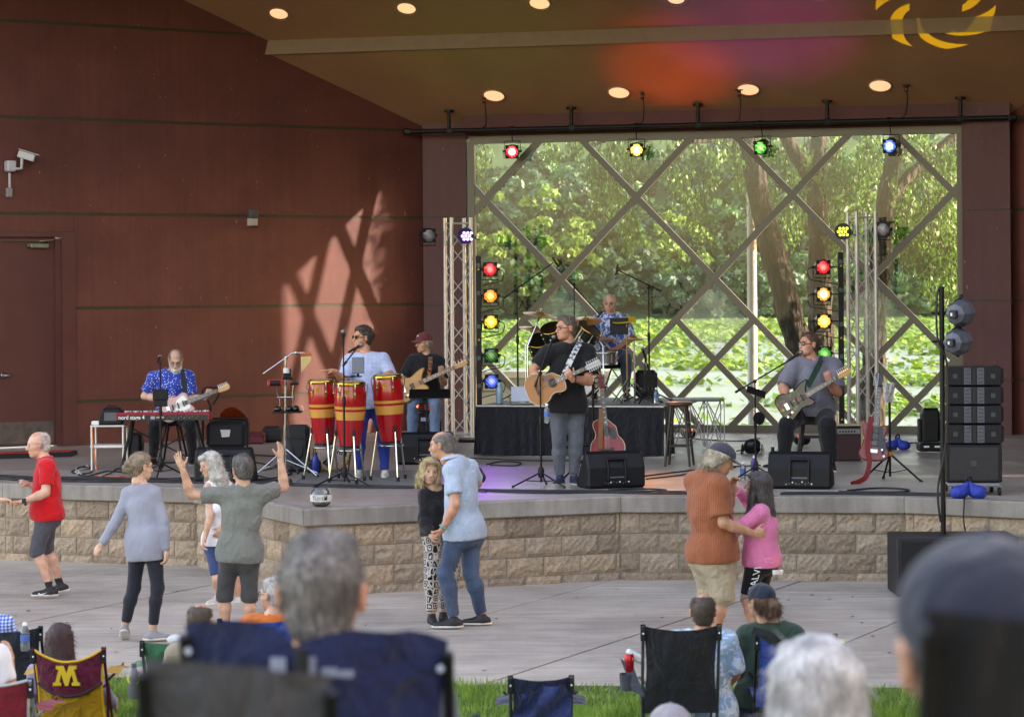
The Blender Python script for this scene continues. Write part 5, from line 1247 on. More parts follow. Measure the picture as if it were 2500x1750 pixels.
for q in 'LR':   # white tick-shaped flash on the shoes
 a = V(W['a'+q]); bb = MB(); o = a+V((-.075, -.047, -.075)); bb.prism([(-.035, .012), (-.01, -.006), (.06, .026), (-.008, .006), (-.03, .02)], .003, o=o, x=(1, 0, 0), y=(0, 0, 1)); bb.build('shoe_flash', M('white_trim', '#e4e2de', .6, var=0), PP['red']['T'])
PP['partner'] = person('person', 'dance partner mostly outside the frame holding the hand of the man in red', 24.45, dict(
 hd=(-110, 1075, 0), nk=(-112, 1112, 0), sL=(-100, 1130, .17), sR=(-100, 1130, -.17), eL=(-60, 1190, .2), wL=(-32, 1200, .1), eR=(-62, 1200, -.3), wR=(2, 1201, -.34),
 hL=(-115, 1240, .09), hR=(-115, 1240, -.09), kL=(-105, 1330, .1), kR=(-100, 1330, -.1), aL=(-112, 1420, .1), aR=(-108, 1422, -.1)), h=1.62, female=True, skin='#d0a088', head=dict(dir=(1, -.1)), hair='bob2', hairc='#8a7a60',
 shirt=cloth('teal_top', '#4d7d82'), pants=cloth('navy_slacks', '#23283a'), pant_end=.92, hem=.05, sleeve=.5, shoes=dict(c=M('tan_shoe', '#8f7a60', .7), d=(1, 0)), hands=dict(R=dict(curl=.75, n=(0, -.2, -1), d=(1, 0, -.08))))
PP['grey'] = person('person', 'woman in a grey long-sleeved tunic and black leggings with her hair up', 21.4, dict(
 hd=(338, 1125, .0), nk=(338, 1172, 0), sL=(306, 1190, .03), sR=(370, 1190, -.03), eL=(277, 1254, .0), wL=(237, 1314, -.06), eR=(391, 1260, -.05), wR=(395, 1334, -.08),
 hL=(328, 1315, .02), hR=(363, 1315, -.02), kL=(316, 1420, .02), kR=(374, 1421, -.05), aL=(292, 1514, .06), aR=(360, 1523, -.03)), h=1.66, female=True, fat=-.3, skin='#cfa58e',
 head=dict(dir=(.8, .6), pitch=4, s=1.02), hair='bun', hairc='#8b7a66', hairc2='#b5a58c', shirt=cloth('grey_knit', '#8b8f9d', wrk=.15), pants=cloth('black_legging', '#20232c', wrk=.12), pant_end=.86, hem=.135, longsleeve=True, loose=.010, tight=True, ploose=.006, bust=.7,
 shoes=dict(c=cloth('grey_canvas', '#8d8b8d'), L=dict(d=(-.1, 1), pitch=.55), R=dict(d=(1, .25))), glasses='gold', hands=dict(L=dict(curl=.45, n=(.5, .5, .2)), R=dict(curl=.5, n=(-1, .2, 0))))
PP['white'] = person('person', 'woman with long white hair in a white sleeveless top facing the man with raised arms', 24.0, dict(
 hd=(507, 1122, 0), nk=(519, 1166, .03), sR=(502, 1180, -.08), sL=(551, 1176, .07), eR=(505, 1248, -.16), wR=(490, 1305, -.2), eL=(556, 1240, .0), wL=(532, 1278, -.12),
 hR=(512, 1318, -.02), hL=(548, 1318, .04), kR=(520, 1400, -.12), kL=(560, 1400, .0), aR=(522, 1440, 0), aL=(572, 1446, .05)), h=1.60, female=True, fat=-.1, skin='#c99d85', head=dict(dir=(-.85, -.55), pitch=12, s=1.06, roll=-6), hair='long', hairc='#b9b6ae', hairc2='#dcdad2',
 shirt=cloth('white_tank', '#dcdde4', wrk=.2), sleeve=0, hem=.0, pants=cloth('blue_jean_shorts', '#2c3f66', 'denim', '#3a5080'), pant_end=-.1, bust=.8, shoes=dict(c=M('white_shoe', '#b8b6b2', .7), d=(-.6, -.8)), hands=dict(R=dict(curl=.55, n=(1, 0, 0)), L=dict(curl=.4, n=(0, .5, .3))))
PP['green'] = person('person', 'man in a sage green T-shirt with both arms raised, seen from behind', 21.4, dict(
 hd=(585, 1136, .0), nk=(583, 1180, 0), sL=(541, 1199, .0), sR=(629, 1198, 0), eL=(458, 1195, .05), wL=(439, 1131, .0), eR=(687, 1181, .17), wR=(678, 1110, .2),
 hL=(551, 1345, 0), hR=(598, 1345, 0), kL=(537, 1445, .0), kR=(597, 1447, -.03), aL=(539, 1528, .06), aR=(598, 1530, .02)), h=1.72, fat=-.02, skin='#c79a80', head=dict(dir=(-.45, .9), pitch=2, s=1.04), hair='thick', hairc='#4f4a47', hairc2='#a3a09c',
 shirt=cloth('sage_tee', '#6e716b', wrk=.35), pants=cloth('dark_shorts', '#3d3d3e'), pant_end=.08, hem=.055, sleeve=.66, loose=.016, shoes=dict(c=M('grey_runner', '#45464a', .7), d=(-.1, 1)), hands=dict(L=dict(curl=.12, spread=.6, d=(-.42, 0, 1), n=(.5, .9, 0), thumb=.0), R=dict(curl=.2, d=(.05, .1, 1), n=(-.8, .5, 0))))
PP['blackw'] = person('person', 'blonde woman in a black top and patterned trousers beside the man in blue', 22.45, dict(
 hd=(1043, 1146, 0), nk=(1052, 1188, .02), sR=(1030, 1205, -.02), sL=(1078, 1203, .14), eR=(1026, 1262, -.05), wR=(1043, 1304, -.2), eL=(1163, 1163, .20), wL=(1134, 1124, .06),
 hR=(1048, 1296, .0), hL=(1084, 1294, .08), kR=(1045, 1392, .0), kL=(1095, 1395, .10), aR=(1042, 1494, .0), aL=(1070, 1490, .12)), h=1.60, female=True, skin='#c69a82', head=dict(dir=(.22, -1), pitch=3, roll=8, s=1.05), hair='bob2', hairc='#ab9569', hairc2='#e2d4ae', bust=.9,
 shirt=cloth('black_knit', '#17171a', wrk=.3), longsleeve=True, hem=.015, pants=cloth('glyph_pants', '#15151a', 'glyph', '#c9c2bb', sc=1.25), pant_end=.93, ploose=.012, neckd=.11, shoes=dict(c=M('black_sneaker', '#19191d', .6), d=(.15, -1), sole=M('sole_black', '#1e1e20', .8)), hands=dict(R=dict(curl=.7, d=(.5, -.2, -.9), n=(.7, .2, .3)), L=dict(curl=.3, d=(-.8, -.3, .5), n=(-.2, -.9, -.2))))
PP['blue'] = person('person', 'man in a pale blue short-sleeved shirt and jeans holding the blonde woman', 22.1, dict(
 hd=(1072, 1084, .02), nk=(1094, 1118, 0), sL=(1097, 1148, -.12), sR=(1137, 1140, .14), eL=(1103, 1229, -.24), wL=(1072, 1288, -.22), eR=(1158, 1178, .34), wR=(1112, 1200, .42),
 hL=(1108, 1300, -.07), hR=(1139, 1296, .08), kL=(1076, 1398, -.14), kR=(1139, 1398, .06), aL=(1095, 1502, -.10), aR=(1163, 1496, .12)), h=1.80, fat=.12, skin='#c28d74', head=dict(dir=(-.95, .25), pitch=6, s=1.03), hair='balding', hairc='#76706b', hairc2='#a8a29c',
 shirt=cloth('pale_blue_print', '#8ea3b9', 'speckle', '#a9b8c8', sc=1.8), pants=cloth('mid_denim', '#303f58', 'denim', '#4c6078'), pant_end=.97, hem=.06, sleeve=.68, loose=.016, extra=('collar',), beard=('goatee', '#a8a29c'),
 shoes=dict(c=M('black_sneaker', '#19191d', .6), L=dict(d=(-1, -.1)), R=dict(d=(-1, -.1))), hands=dict(L=dict(curl=.95, d=(-.6, 0, -.8), n=(-.7, .3, .5)), R=dict(curl=.4, d=(-1, -.3, 0), n=(0, -1, 0))))
bb = MB(); wr = V(PP['blue']['W']['wL']); dv = (V(PP['blue']['W']['wL'])-V(PP['blue']['W']['eL'])).normalized(); bb.torus(wr-dv*.02, dv, .036, .008, 16, 6); bb.build('wristband', M('teal_band', '#3aa39a', .5, var=0), PP['blue']['T'])
PP['orange'] = person('person', 'man in a rust striped shirt and cap dancing with the woman in pink', 20.5, dict(
 hd=(1754, 1130, -.02), nk=(1728, 1162, 0), sR=(1748, 1196, -.15), sL=(1692, 1184, .13), eR=(1758, 1284, -.20), wR=(1832, 1311, -.16), eL=(1768, 1248, .30), wL=(1781, 1200, .22),
 hR=(1748, 1362, -.06), hL=(1714, 1360, .08), kR=(1752, 1462, -.08), kL=(1722, 1458, .12), aR=(1730, 1576, -.06), aL=(1705, 1568, .14)), h=1.80, fat=.45, skin='#b9876a', head=dict(dir=(.92, .12), pitch=24, s=1.05), hair='mullet', hairc='#b0a48e', hairc2='#d8ccb4',
 shirt=cloth('rust_stripe', '#84462c', 'stripe', '#96583c', sc=1.0), pants=cloth('khaki_cargo', '#a1937c', wrk=.5), pant_end=.04, hem=.05, sleeve=.78, loose=.03, extra=('collar',), ploose=.035, cap=dict(c='#3a3d46', b='#6e7480', pat=None), shoes=dict(c=M('tan_shoe', '#8f7a60', .7), d=(.8, .5)), hands=dict(R=dict(curl=1.1, d=(1, -.1, .05), n=(-.2, .9, -.1)), L=dict(curl=.9, d=(.1, 0, 1), n=(.6, -.5, 0))))
PP['pink'] = person('person', 'woman with long grey hair in a pink top dancing with the man in rust', 20.7, dict(
 hd=(1843, 1194, 0), nk=(1856, 1238, 0), sL=(1846, 1262, -.15), sR=(1862, 1256, .16), eL=(1781, 1306, -.26), wL=(1757, 1246, -.26), eR=(1834, 1250, .34), wR=(1790, 1203, .24),
 hL=(1838, 1378, -.08), hR=(1858, 1376, .08), kL=(1812, 1470, -.10), kR=(1840, 1470, .10), aL=(1832, 1564, -.08), aR=(1856, 1560, .12)), h=1.56, female=True, fat=.42, skin='#c0917a', head=dict(dir=(-1, .15), pitch=-8, s=1.05), hair='longgrey', hairc='#3f3b3a', hairc2='#787372', bust=1.05,
 shirt=cloth('pink_top', '#e07aa4', wrk=.3), longsleeve=True, hem=.05, pants=cloth('black_cycle', '#131417', wrk=.1), pant_end=-.10, tight=True, ploose=.008, loose=.014, shoes=dict(c=M('tan_shoe', '#8f7a60', .7), d=(-1, 0)), hands=dict(L=dict(curl=.15, spread=.5, d=(-.35, .2, 1), n=(-.1, 1, 0)), R=dict(curl=.8, d=(-.4, 0, .9), n=(-.5, .3, 0))))
W = PP['pink']['W']; th0, th1 = V(W['hL']), V(W['kL']); dv = (th0-th1).normalized(); o = th1.lerp(th0, .20)+V((.035, -.120, 0)); text_mesh('shorts_print', 'CALVI', .085, M('print_white', '#d8d8d8', .7, var=0), PP['pink']['T'], o, dv, V((-1, 0, -.1)), ext=.004)
bb = MB(); bb.smooth(); pel = (V(W['hL'])+V(W['hR']))/2; lat_ = V(PP['pink']['lat']); f_ = V(PP['pink']['fwd'])
bb.sheet([[pel+lat_*(.185*math.cos(a))-f_*(.185*math.sin(a))+V((0, 0, z)) for a in np.linspace(.7, 2.3, 12)] for z in (-.06, -.085, -.10)]); bb.build('undershirt', cloth('undershirt_white', '#d5d8e0'), PP['pink']['T'])
# ================================================================== band
PP['keys'] = person('person', 'seated man with a white beard and blue dotted shirt behind the red keyboard', 31.0, dict(
 hd=(426, 866, -.08), nk=(420, 893, .0), sR=(374, 909, 0), sL=(456, 909, 0), eR=(349, 953, .0), wR=(404, 963, -.26), eL=(466, 962, -.05), wL=(500, 957, -.26),
 hR=(402, 1004, .1), hL=(438, 1004, .1), kR=(372, 1024, -.3), kL=(458, 1026, -.3), aR=(368, 1104, -.15), aL=(464, 1104, -.15)), h=1.80, fat=.35, skin='#c9a08c', head=dict(dir=(.12, -1), pitch=28, s=1.04), hair='balding', hairc='#7d7060', hairc2='#b5a794', wide=1.0,
 shirt=cloth('blue_dotted', '#1d3f9e', 'dots', '#cfd6e6', sc=1.0), pants=cloth('black_trousers', '#17181d'), pant_end=.97, hem=.02, sleeve=.8, loose=.02, beard=('full', '#cdc9c2'), glasses='gold', shoes=dict(c=M('black_shoe', '#141416', .5), d=(0, -1)), hands=dict(R=dict(curl=.7, d=(.7, -.1, -.2), n=(.1, 1, 0)), L=dict(curl=.9, d=(.5, -.2, .8), n=(-.3, .8, .3))), extra=('collar',))
PP['conga'] = person('person', 'man in sunglasses and a blue checked shirt standing behind the congas', 28.4, dict(
 hd=(883, 819, 0), nk=(889, 860, .02), sR=(850, 877, .0), sL=(930, 873, 0), eR=(836, 920, -.16), wR=(812, 899, -.33), eL=(955, 918, -.08), wL=(948, 905, -.34),
 hR=(881, 984, .0), hL=(918, 984, .0), kR=(872, 1062, -.04), kL=(930, 1060, -.02), aR=(868, 1141, .0), aL=(933, 1143, .0)), h=1.76, fat=.1, skin='#c98f72', head=dict(dir=(-.85, -.5), pitch=-3, s=1.06), hair='curly', hairc='#3b2f28', hairc2='#5c4a3c', glasses='sun',
 shirt=cloth('blue_check', '#c3cbdc', 'check', '#a0b0d0', '#7f94c2', sc=1.9), pants=cloth('royal_blue_trousers', '#1c3a94'), pant_end=.97, hem=.04, sleeve=.95, loose=.018, extra=('collar',), shoes=dict(c=M('white_sneaker', '#c9c5bf', .7), d=(0, -1), sole=M('sole_white', '#cfcac2', .7)), hands=dict(R=dict(curl=.08, d=(-1, -.25, .12), n=(0, 0, -1)), L=dict(curl=.2, d=(-.6, -.7, -.2), n=(0, 0, -1))))
PP['bass'] = person('person', 'seated bassist in a black shirt, jeans and a maroon cap beside the truss', 32.0, dict(
 hd=(1033, 834, -.02), nk=(1038, 862, 0), sR=(1003, 879, 0), sL=(1067, 880, 0), eR=(980, 918, .02), wR=(990, 934, -.22), eL=(1080, 932, -.05), wL=(1072, 910, -.24),
 hR=(1015, 962, .1), hL=(1048, 962, .1), kR=(1004, 984, -.3), kL=(1058, 984, -.3), aR=(1000, 1078, -.2), aL=(1056, 1078, -.2)), h=1.78, fat=.15, skin='#c08c72', head=dict(dir=(-.9, -.5), pitch=2, s=1.03), hair='short', hairc='#8d8780', glasses='gold', cap=dict(c='#6e2f33', logo=True, low=.035),
 shirt=cloth('black_shirt', '#1a1b1f'), pants=cloth('faded_denim', '#4e6788', 'denim', '#7189a8'), pant_end=.97, hem=.02, sleeve=.8, loose=.018, extra=('collar',), shoes=dict(c=M('black_shoe', '#141416', .5), d=(0, -1)), hands=dict(R=dict(curl=.7, d=(.4, -.1, -.5), n=(.1, 1, 0)), L=dict(curl=.9, d=(.2, -.3, .9), n=(-.4, .8, .2))))
PP['singer'] = person('person', 'singer in a black shirt and grey jeans playing guitar at centre stage', 27.3, dict(
 hd=(1380, 803, -.02), nk=(1387, 842, 0), sR=(1338, 863, -.02), sL=(1432, 862, .02), eR=(1297, 905, -.08), wR=(1314, 936, -.30), eL=(1434, 934, -.14), wL=(1392, 926, -.36),
 hR=(1360, 1002, 0), hL=(1400, 1002, .02), kR=(1359, 1080, -.02), kL=(1400, 1080, .0), aR=(1360, 1162, .03), aL=(1394, 1162, .03)), h=1.85, fat=.38, skin='#c68c70', head=dict(dir=(-.85, -.5), pitch=0, s=1.1, jaw=1.12), hair='short', hairc='#6b5a4e', hairc2='#8a7a6c', glasses='thin', wide=1.03,
 shirt=cloth('black_polo', '#17171a'), pants=cloth('grey_jeans', '#474c55', 'denim', '#6b7078'), pant_end=.97, hem=.03, sleeve=.72, loose=.022, extra=('collar',), shoes=dict(c=M('navy_runner', '#1c2b45', .6, var=.3, vs=30), R=dict(d=(-.35, -1)), L=dict(d=(.1, -1)), sole=M('sole_lime', '#b9c48a', .7)), hands=dict(R=dict(curl=.65, d=(.75, -.1, -.5), n=(.1, 1, 0)), L=dict(curl=.95, d=(-.4, -.5, .75), n=(-.2, .9, .2))))
W = PP['singer']['W']
for q, c_, nm in (('R', '#c9b83a', 'wristband'), ('L', '#1c1c1e', 'wristwatch')):
 bb = MB(); dv = (V(W['w'+q])-V(W['e'+q])).normalized(); bb.torus(V(W['w'+q])-dv*.035, dv, .034, .008, 16, 6); bb.build(nm, M('band_'+q, c_, .5, var=0), PP['singer']['T'])
PP['drum'] = person('person', 'drummer in a blue flowered shirt and jeans seated behind the drum kit', 33.4, dict(
 hd=(1488, 744, -.02), nk=(1490, 772, 0), sR=(1460, 786, 0), sL=(1523, 786, 0), eR=(1450, 830, -.08), wR=(1482, 832, -.30), eL=(1538, 832, -.05), wL=(1500, 856, -.30),
 hR=(1474, 868, .05), hL=(1508, 868, .05), kR=(1452, 882, -.35), kL=(1526, 880, -.35), aR=(1448, 962, -.3), aL=(1525, 962, -.25)), h=1.76, fat=.3, skin='#c99780', head=dict(dir=(-.2, -1), pitch=4, s=1.06), hair='ring', hairc='#b9b0a8', glasses='gold',
 shirt=cloth('hawaiian_blue', '#cfd6de', 'floral', '#4a66b0', '#3d5c46', sc=.9), pants=cloth('mid_denim', '#303f58', 'denim', '#4c6078'), pant_end=.97, hem=.02, sleeve=.85, loose=.02, extra=('collar',), shoes=dict(c=M('black_shoe', '#141416', .5), d=(0, -1)), hands=dict(R=dict(curl=1.1, d=(.9, -.4, 0), n=(0, 0, -1)), L=dict(curl=1.1, d=(-.8, -.5, 0), n=(0, 0, -1))))
PP['gtr'] = person('person', 'large seated man in sunglasses and a grey polo singing on the right', 28.2, dict(
 hd=(1972, 852, -.02), nk=(1981, 890, 0), sR=(1934, 907, -.02), sL=(2030, 905, .03), eR=(1908, 957, -.10), wR=(1918, 978, -.36), eL=(2040, 970, -.10), wL=(2019, 941, -.34),
 hR=(1950, 1018, .05), hL=(2004, 1018, .05), kR=(1916, 1046, -.36), kL=(2016, 1048, -.36), aR=(1906, 1138, -.25), aL=(2024, 1140, -.25)), h=1.84, fat=1.0, skin='#c98f76', head=dict(dir=(-.85, -.5), pitch=-6, s=1.1, jaw=1.25), hair='short', hairc='#5c3f2e', hairc2='#7d5a42', glasses='sun', wide=1.08,
 shirt=cloth('grey_polo', '#71717d'), pants=cloth('black_trousers', '#17181d'), pant_end=.97, hem=.02, sleeve=.85, loose=.024, extra=('collar',), ploose=.02, shoes=dict(c=M('black_shoe', '#141416', .5), d=(0, -1)), hands=dict(R=dict(curl=.7, d=(.5, -.2, -.7), n=(.2, 1, 0)), L=dict(curl=.9, d=(-.2, -.3, .9), n=(-.3, .8, .2))))
bb = MB(); W = PP['gtr']['W']; dv = (V(W['wL'])-V(W['eL'])).normalized(); bb.torus(V(W['wL'])-dv*.03, dv, .036, .009, 16, 6); bb.build('wristwatch', m_black, PP['gtr']['T'])
bb = MB(); W = PP['bass']['W']; dv = (V(W['wL'])-V(W['eL'])).normalized(); bb.torus(V(W['wL'])-dv*.03, dv, .034, .008, 16, 6); bb.build('wristband', M('band_R', '#c9b83a', .5, var=0), PP['bass']['T'])
# ================================================================== seated audience (mostly seen from behind)
def seated(key, label, Y, u, v, s=1.66, sw=None, vox=.018, **kw):
 "head centre at (u, v); the rest follows an ordinary sitting posture facing the stage"
 q = F/Y; hw = .175*q*s/1.7
 J = dict(hd=(u, v, 0), nk=(u, v+.155*q, .0), sL=(u-hw, v+.215*q, .0), sR=(u+hw, v+.215*q, .0), eL=(u-hw-.09*q, v+.47*q, .08), eR=(u+hw+.09*q, v+.47*q, .08), wL=(u-hw-.05*q, v+.56*q, .30), wR=(u+hw+.05*q, v+.56*q, .30),
      hL=(u-.09*q, v+.73*q, .02), hR=(u+.09*q, v+.73*q, .02), kL=(u-.12*q, v+.70*q, .42), kR=(u+.12*q, v+.70*q, .42), aL=(u-.12*q, v+1.08*q, .50), aR=(u+.12*q, v+1.08*q, .50))
 J.update(kw.pop('J', {}))
 PP[key] = person('person', label, Y, J, h=s, vox=vox, shoes=kw.pop('shoes', dict(c=M('grey_runner', '#45464a', .7), d=(0, 1))), **kw)
seated('mwoman', 'woman with dark reddish hair seated in the maroon and gold chair', 17.05, 133, 1546, 1.62, female=True, skin='#c79c86', head=dict(dir=(0, 1), s=1.02), hair='long', hairc='#3a2024', hairc2='#5e3238', shirt=cloth('lavender_top', '#9a8fb4'), longsleeve=True, pants=cloth('navy_slacks', '#23283a'), pant_end=.95,
   J=dict(eR=(232, 1668, .0), wR=(262, 1702, .22), eL=(64, 1660, 0), wL=(60, 1690, .3)))
seated('leftedge', 'person in a blue checked shirt and dark jeans seated at the left edge', 17.8, -52, 1440, 1.7, skin='#c79c86', head=dict(dir=(.6, .8)), hair='short', hairc='#6b5f55', shirt=cloth('blue_plaid', '#2f56b0', 'check', '#6d8bd0', '#c9d6ee', sc=1.2), pants=cloth('dark_denim', '#252d3d', 'denim', '#354058'), pant_end=.95, sleeve=.9,
   J=dict(sR=(-5, 1505, 0), eR=(18, 1545, .1), wR=(-10, 1570, .3), hR=(-25, 1590, 0), kR=(34, 1560, .25), aR=(52, 1668, .3), kL=(-20, 1560, .3), aL=(0, 1668, .35)))
seated('leftnear', 'person in shorts seated in the red chair at the bottom left corner', 13.6, -70, 1500, 1.7, skin='#b98668', head=dict(dir=(.5, .85)), hair='short', hairc='#7d7268', shirt=cloth('white_tee', '#d4d4d8'), pants=cloth('navy_slacks', '#23283a'), pant_end=-.35, sleeve=.8,
   J=dict(sR=(-20, 1585, 0), eR=(4, 1660, .0), wR=(10, 1590, .2), hR=(-30, 1760, 0), kR=(40, 1680, .3), aR=(18, 1860, .25), kL=(-30, 1700, .3), aL=(-30, 1870, .3)))
seated('bald1', 'balding man seated left of the big navy chair, seen from behind', 16.3, 478, 1503, 1.66, skin='#c29074', head=dict(dir=(.3, .95)), hair='balding', hairc='#54463c', shirt=cloth('tan_tee', '#8f8372'), pants=cloth('navy_slacks', '#23283a'), pant_end=.95)
seated('orangeshirt', 'white-haired person in glasses and an orange shirt seated in a blue chair', 17.0, 656, 1442, 1.66, skin='#c4947c', head=dict(dir=(-.8, .6)), hair='short', hairc='#b0aca8', hairc2='#d5d2ce', shirt=cloth('orange_tee', '#c4652a'), glasses='thin', pants=cloth('navy_slacks', '#23283a'), pant_end=.95)
seated('fgman', 'man with short silver hair in the foreground seated in the big navy chair', 5.08, 774, 1446, 1.80, skin='#c08468', vox=.012, head=dict(dir=(.05, 1), pitch=-2, s=1.04), hair='short', hairc='#5e5a58', hairc2='#b4b0ad', shirt=cloth('slate_tee', '#4a5260'), pants=cloth('navy_slacks', '#23283a'), pant_end=.95)
seated('hawaiian', 'man with thinning hair in a leaf-print shirt seated in the tall black chair', 16.75, 1704, 1500, 1.74, fat=.3, skin='#c08a70', head=dict(dir=(0, 1), s=1.04), hair='balding', hairc='#4a3d34', hairc2='#6a5a4e', shirt=cloth('leaf_print', '#b9c8d4', 'floral', '#7d9fc0', '#8fa58e', sc=.8), pants=cloth('khaki_cargo', '#a1937c', wrk=.5), pant_end=.1, sleeve=.92, loose=.025, extra=('collar',),
   J=dict(eR=(1778, 1652, .02), wR=(1750, 1680, .25), sR=(1757, 1578, 0)))
seated('greenw', 'woman in a dark green sweater and navy cap with a brown ponytail', 16.95, 1846, 1478, 1.66, female=True, fat=.1, skin='#c6957c', head=dict(dir=(-.55, .8), s=1.0), hair='pony', hairc='#5f4230', hairc2='#8d6a4c', shirt=cloth('forest_sweater', '#2d4238'), longsleeve=True, loose=.025, pants=cloth('dark_denim', '#252d3d', 'denim', '#354058'), pant_end=.95, cap=dict(c='#1f2736', low=.03),
   J=dict(sL=(1815, 1562, .0), sR=(1922, 1562, 0), nk=(1868, 1535, 0), eL=(1797, 1640, .05), wL=(1840, 1680, .3)))
seated('whitehair', 'woman with thick white hair in the foreground wearing a pale lavender top', 5.5, 1976, 1700, 1.62, female=True, skin='#caa08c', vox=.012, head=dict(dir=(-.1, 1), s=1.06), hair='long', hairc='#bdbabb', hairc2='#e6e3e0', shirt=cloth('pale_lavender', '#b9bed2'), pants=cloth('navy_slacks', '#23283a'), pant_end=.95, wide=1.12)
seated('capman', 'person in a slate blue cap in the near right corner behind a black chair', 2.85, 2392, 1622, 1.78, skin='#b8876f', vox=.012, head=dict(dir=(-.05, 1), s=1.05), hair='short', hairc='#6e6864', shirt=cloth('dark_red_shirt', '#7d1f22'), cap=dict(c='#1d2231', low=.0), pants=cloth('navy_slacks', '#23283a'), pant_end=.95, wide=1.1)
seated('beanie', 'person in a grey knitted cap at the bottom edge beside the black chair', 9.5, 1620, 1805, 1.66, skin='#c79c86', head=dict(dir=(0, 1)), hair='short', hairc='#6b655f', cap=dict(c='#8d868c', rev=1, low=.02), shirt=cloth('slate_tee', '#4a5260'), pants=cloth('navy_slacks', '#23283a'), pant_end=.95)
bb = MB(); H_ = PP['whitehair']['HT']; bb.tube([V(H_((.088, -.03, .05))), V(H_((.1, -.01, .0))), V(H_((.1, .03, -.02)))], .006, 6); bb.build('hair_clip', M('clip_dark', '#4a4650', .4), PP['whitehair']['T'])
# ================================================================== stage equipment
m_blk = M('black_plastic', '#131417', .55, spec=.25, var=.2, vs=25, bump=.25, bs=180, dist=.003); m_blk2 = M('black_metal', '#0f1012', .45, .1, spec=.3, var=.15, vs=30)
m_alu = M('truss_aluminium', '#c9c6c2', .38, .4, var=.12, vs=20); m_chr = M('chrome_hw', '#c4c6c8', .16, 1., var=.08); m_gold = M('gold_hw', '#b9913f', .25, 1., var=.1)
m_rub = M('rubber_black', '#151517', .8, var=.1); m_cab = M('cable_black', '#161619', .55, var=.1); m_cabo = M('cable_orange', '#d1641e', .55, var=.1); m_cabw = M('cable_white', '#c8c6c2', .55, var=.1)
m_grille = M('speaker_grille', '#17171a', .6, .3, var=.3, vs=260, bump=.5, bs=400); m_wood_d = M('dark_wood', '#3a2a20', .45, var=.25, vs=9); m_paper = M('paper_white', '#cfcdc8', .8, var=.05)
m_grey = M('grey_plastic', '#4b4e55', .5, var=.15); m_white = M('white_print', '#d9d9d6', .6, var=0)
Z = V((0, 0, 1))
def part(T, nm, mat, fn, *a, **k):
 b = MB(); fn(b, *a, **k); return b.build(nm, mat, T)
def onfloor(u, v): return S(u, v)
def wedge(label, u, v, yaw, w=.66, sc=1.):
 o = onfloor(u, v); T = thing('monitor_wedge', label, 'speaker', o, group='floor monitor wedges'); R = Matrix.Rotation(yaw, 3, 'Z')
 X, Yv = R @ V((1, 0, 0)), R @ V((0, 1, 0)); sec = [(.03, 0), (.0, .035), (.005, .225), (.07, .37), (.13, .40), (.155, .385), (.40, .075), (.385, .0)]
 sec = [(a*sc, b_*sc) for a, b_ in sec]
 b = MB(); b.prism(sec, w, o=o - X*(w/2), x=Yv, y=Z, bev=.022); b.build('cabinet', m_blk, T)
 def pt(x, t, off=0.):   # on the rear facets: t 0..1 lower face, 1..2 upper chamfer
  a, c = (V((0, .0, .035)), V((0, .005, .225))) if t <= 1 else (V((0, .005, .225)), V((0, .07, .37)))
  q = a.lerp(c, t if t <= 1 else t-1)*sc; n = (c-a).cross(V((1, 0, 0))).normalized(); n = n if n.y < 0 else -n
  return o + X*x + Yv*(q.y+n.y*off) + Z*(q.z+n.z*off)
 b = MB(); b.hexa([pt(-.09, .42, .003), pt(.09, .42, .003), pt(.09, .42, -.01), pt(-.09, .42, -.01), pt(-.09, 1.62, .003), pt(.09, 1.62, .003), pt(.09, 1.62, -.01), pt(-.09, 1.62, -.01)]); pl_ = b.build('handle_recess', m_grey, T)
 b = MB(); 
 for sx in (-.1, .1): b.tube([pt(sx, .3, .012), pt(sx, .98, .014), pt(sx, 1.6, .016)], .014, 8)
 b.tube([pt(-.1, 1.58, .02), pt(.1, 1.58, .02)], .016, 8); b.build('handle', m_blk, T)
 b = MB(); b.hexa([pt(-.16, .02, .004), pt(.16, .02, .004), pt(.16, .02, -.01), pt(-.16, .02, -.01), pt(-.16, .34, .004), pt(.16, .34, .004), pt(.16, .34, -.01), pt(-.16, .34, -.01)]); pn = b.build('control_panel', m_blk2, T)
 rr = random.Random(int(u))
 for k in range(9):
  b = MB(); q = pt(-.14+.034*k, .1+.14*rr.random(), .004); b.cyl(q, q-Yv*.012, .008, n=8); b.build('knob', [m_chr, m_grey, m_white][k % 3], pn)
 b = MB(); b.hexa([o+X*(sx*(w/2-.03))+Yv*(.17*sc+q*.21*sc)+Z*(zz*sc) for (sx, q, zz) in ((-1, 0, .377), (1, 0, .377), (1, 0, .36), (-1, 0, .36), (-1, 1, .083), (1, 1, .083), (1, 1, .066), (-1, 1, .066))]); b.build('grille', m_grille, T)
 return T
wedge('black monitor wedge in front of the keyboard, at the left of the stage', 536, 1168, -.10, .66)
wedge('black monitor wedge behind the congas, in front of the bassist', 1033, 1131, .06, .70)
wedge('black monitor wedge turned at the feet of the singer', 1499, 1196, .30, .66)
wedge('black monitor wedge in front of the seated guitarist on the right', 1944, 1205, -.22, .68)
def mic(T, p, d, ball=True):
 d = V(d).normalized(); p = V(p); b = MB(); b.tube([p-d*.17, p-d*.05, p-d*.03], .012, 10, True, [.011, .016, .02]); mb = b.build('microphone', m_blk2, T)
 b = MB(); b.ball(p, .026, 12, 8); b.build('microphone_grille', M('mic_grille', '#7c7e82', .4, .8, var=.2, vs=300), mb)
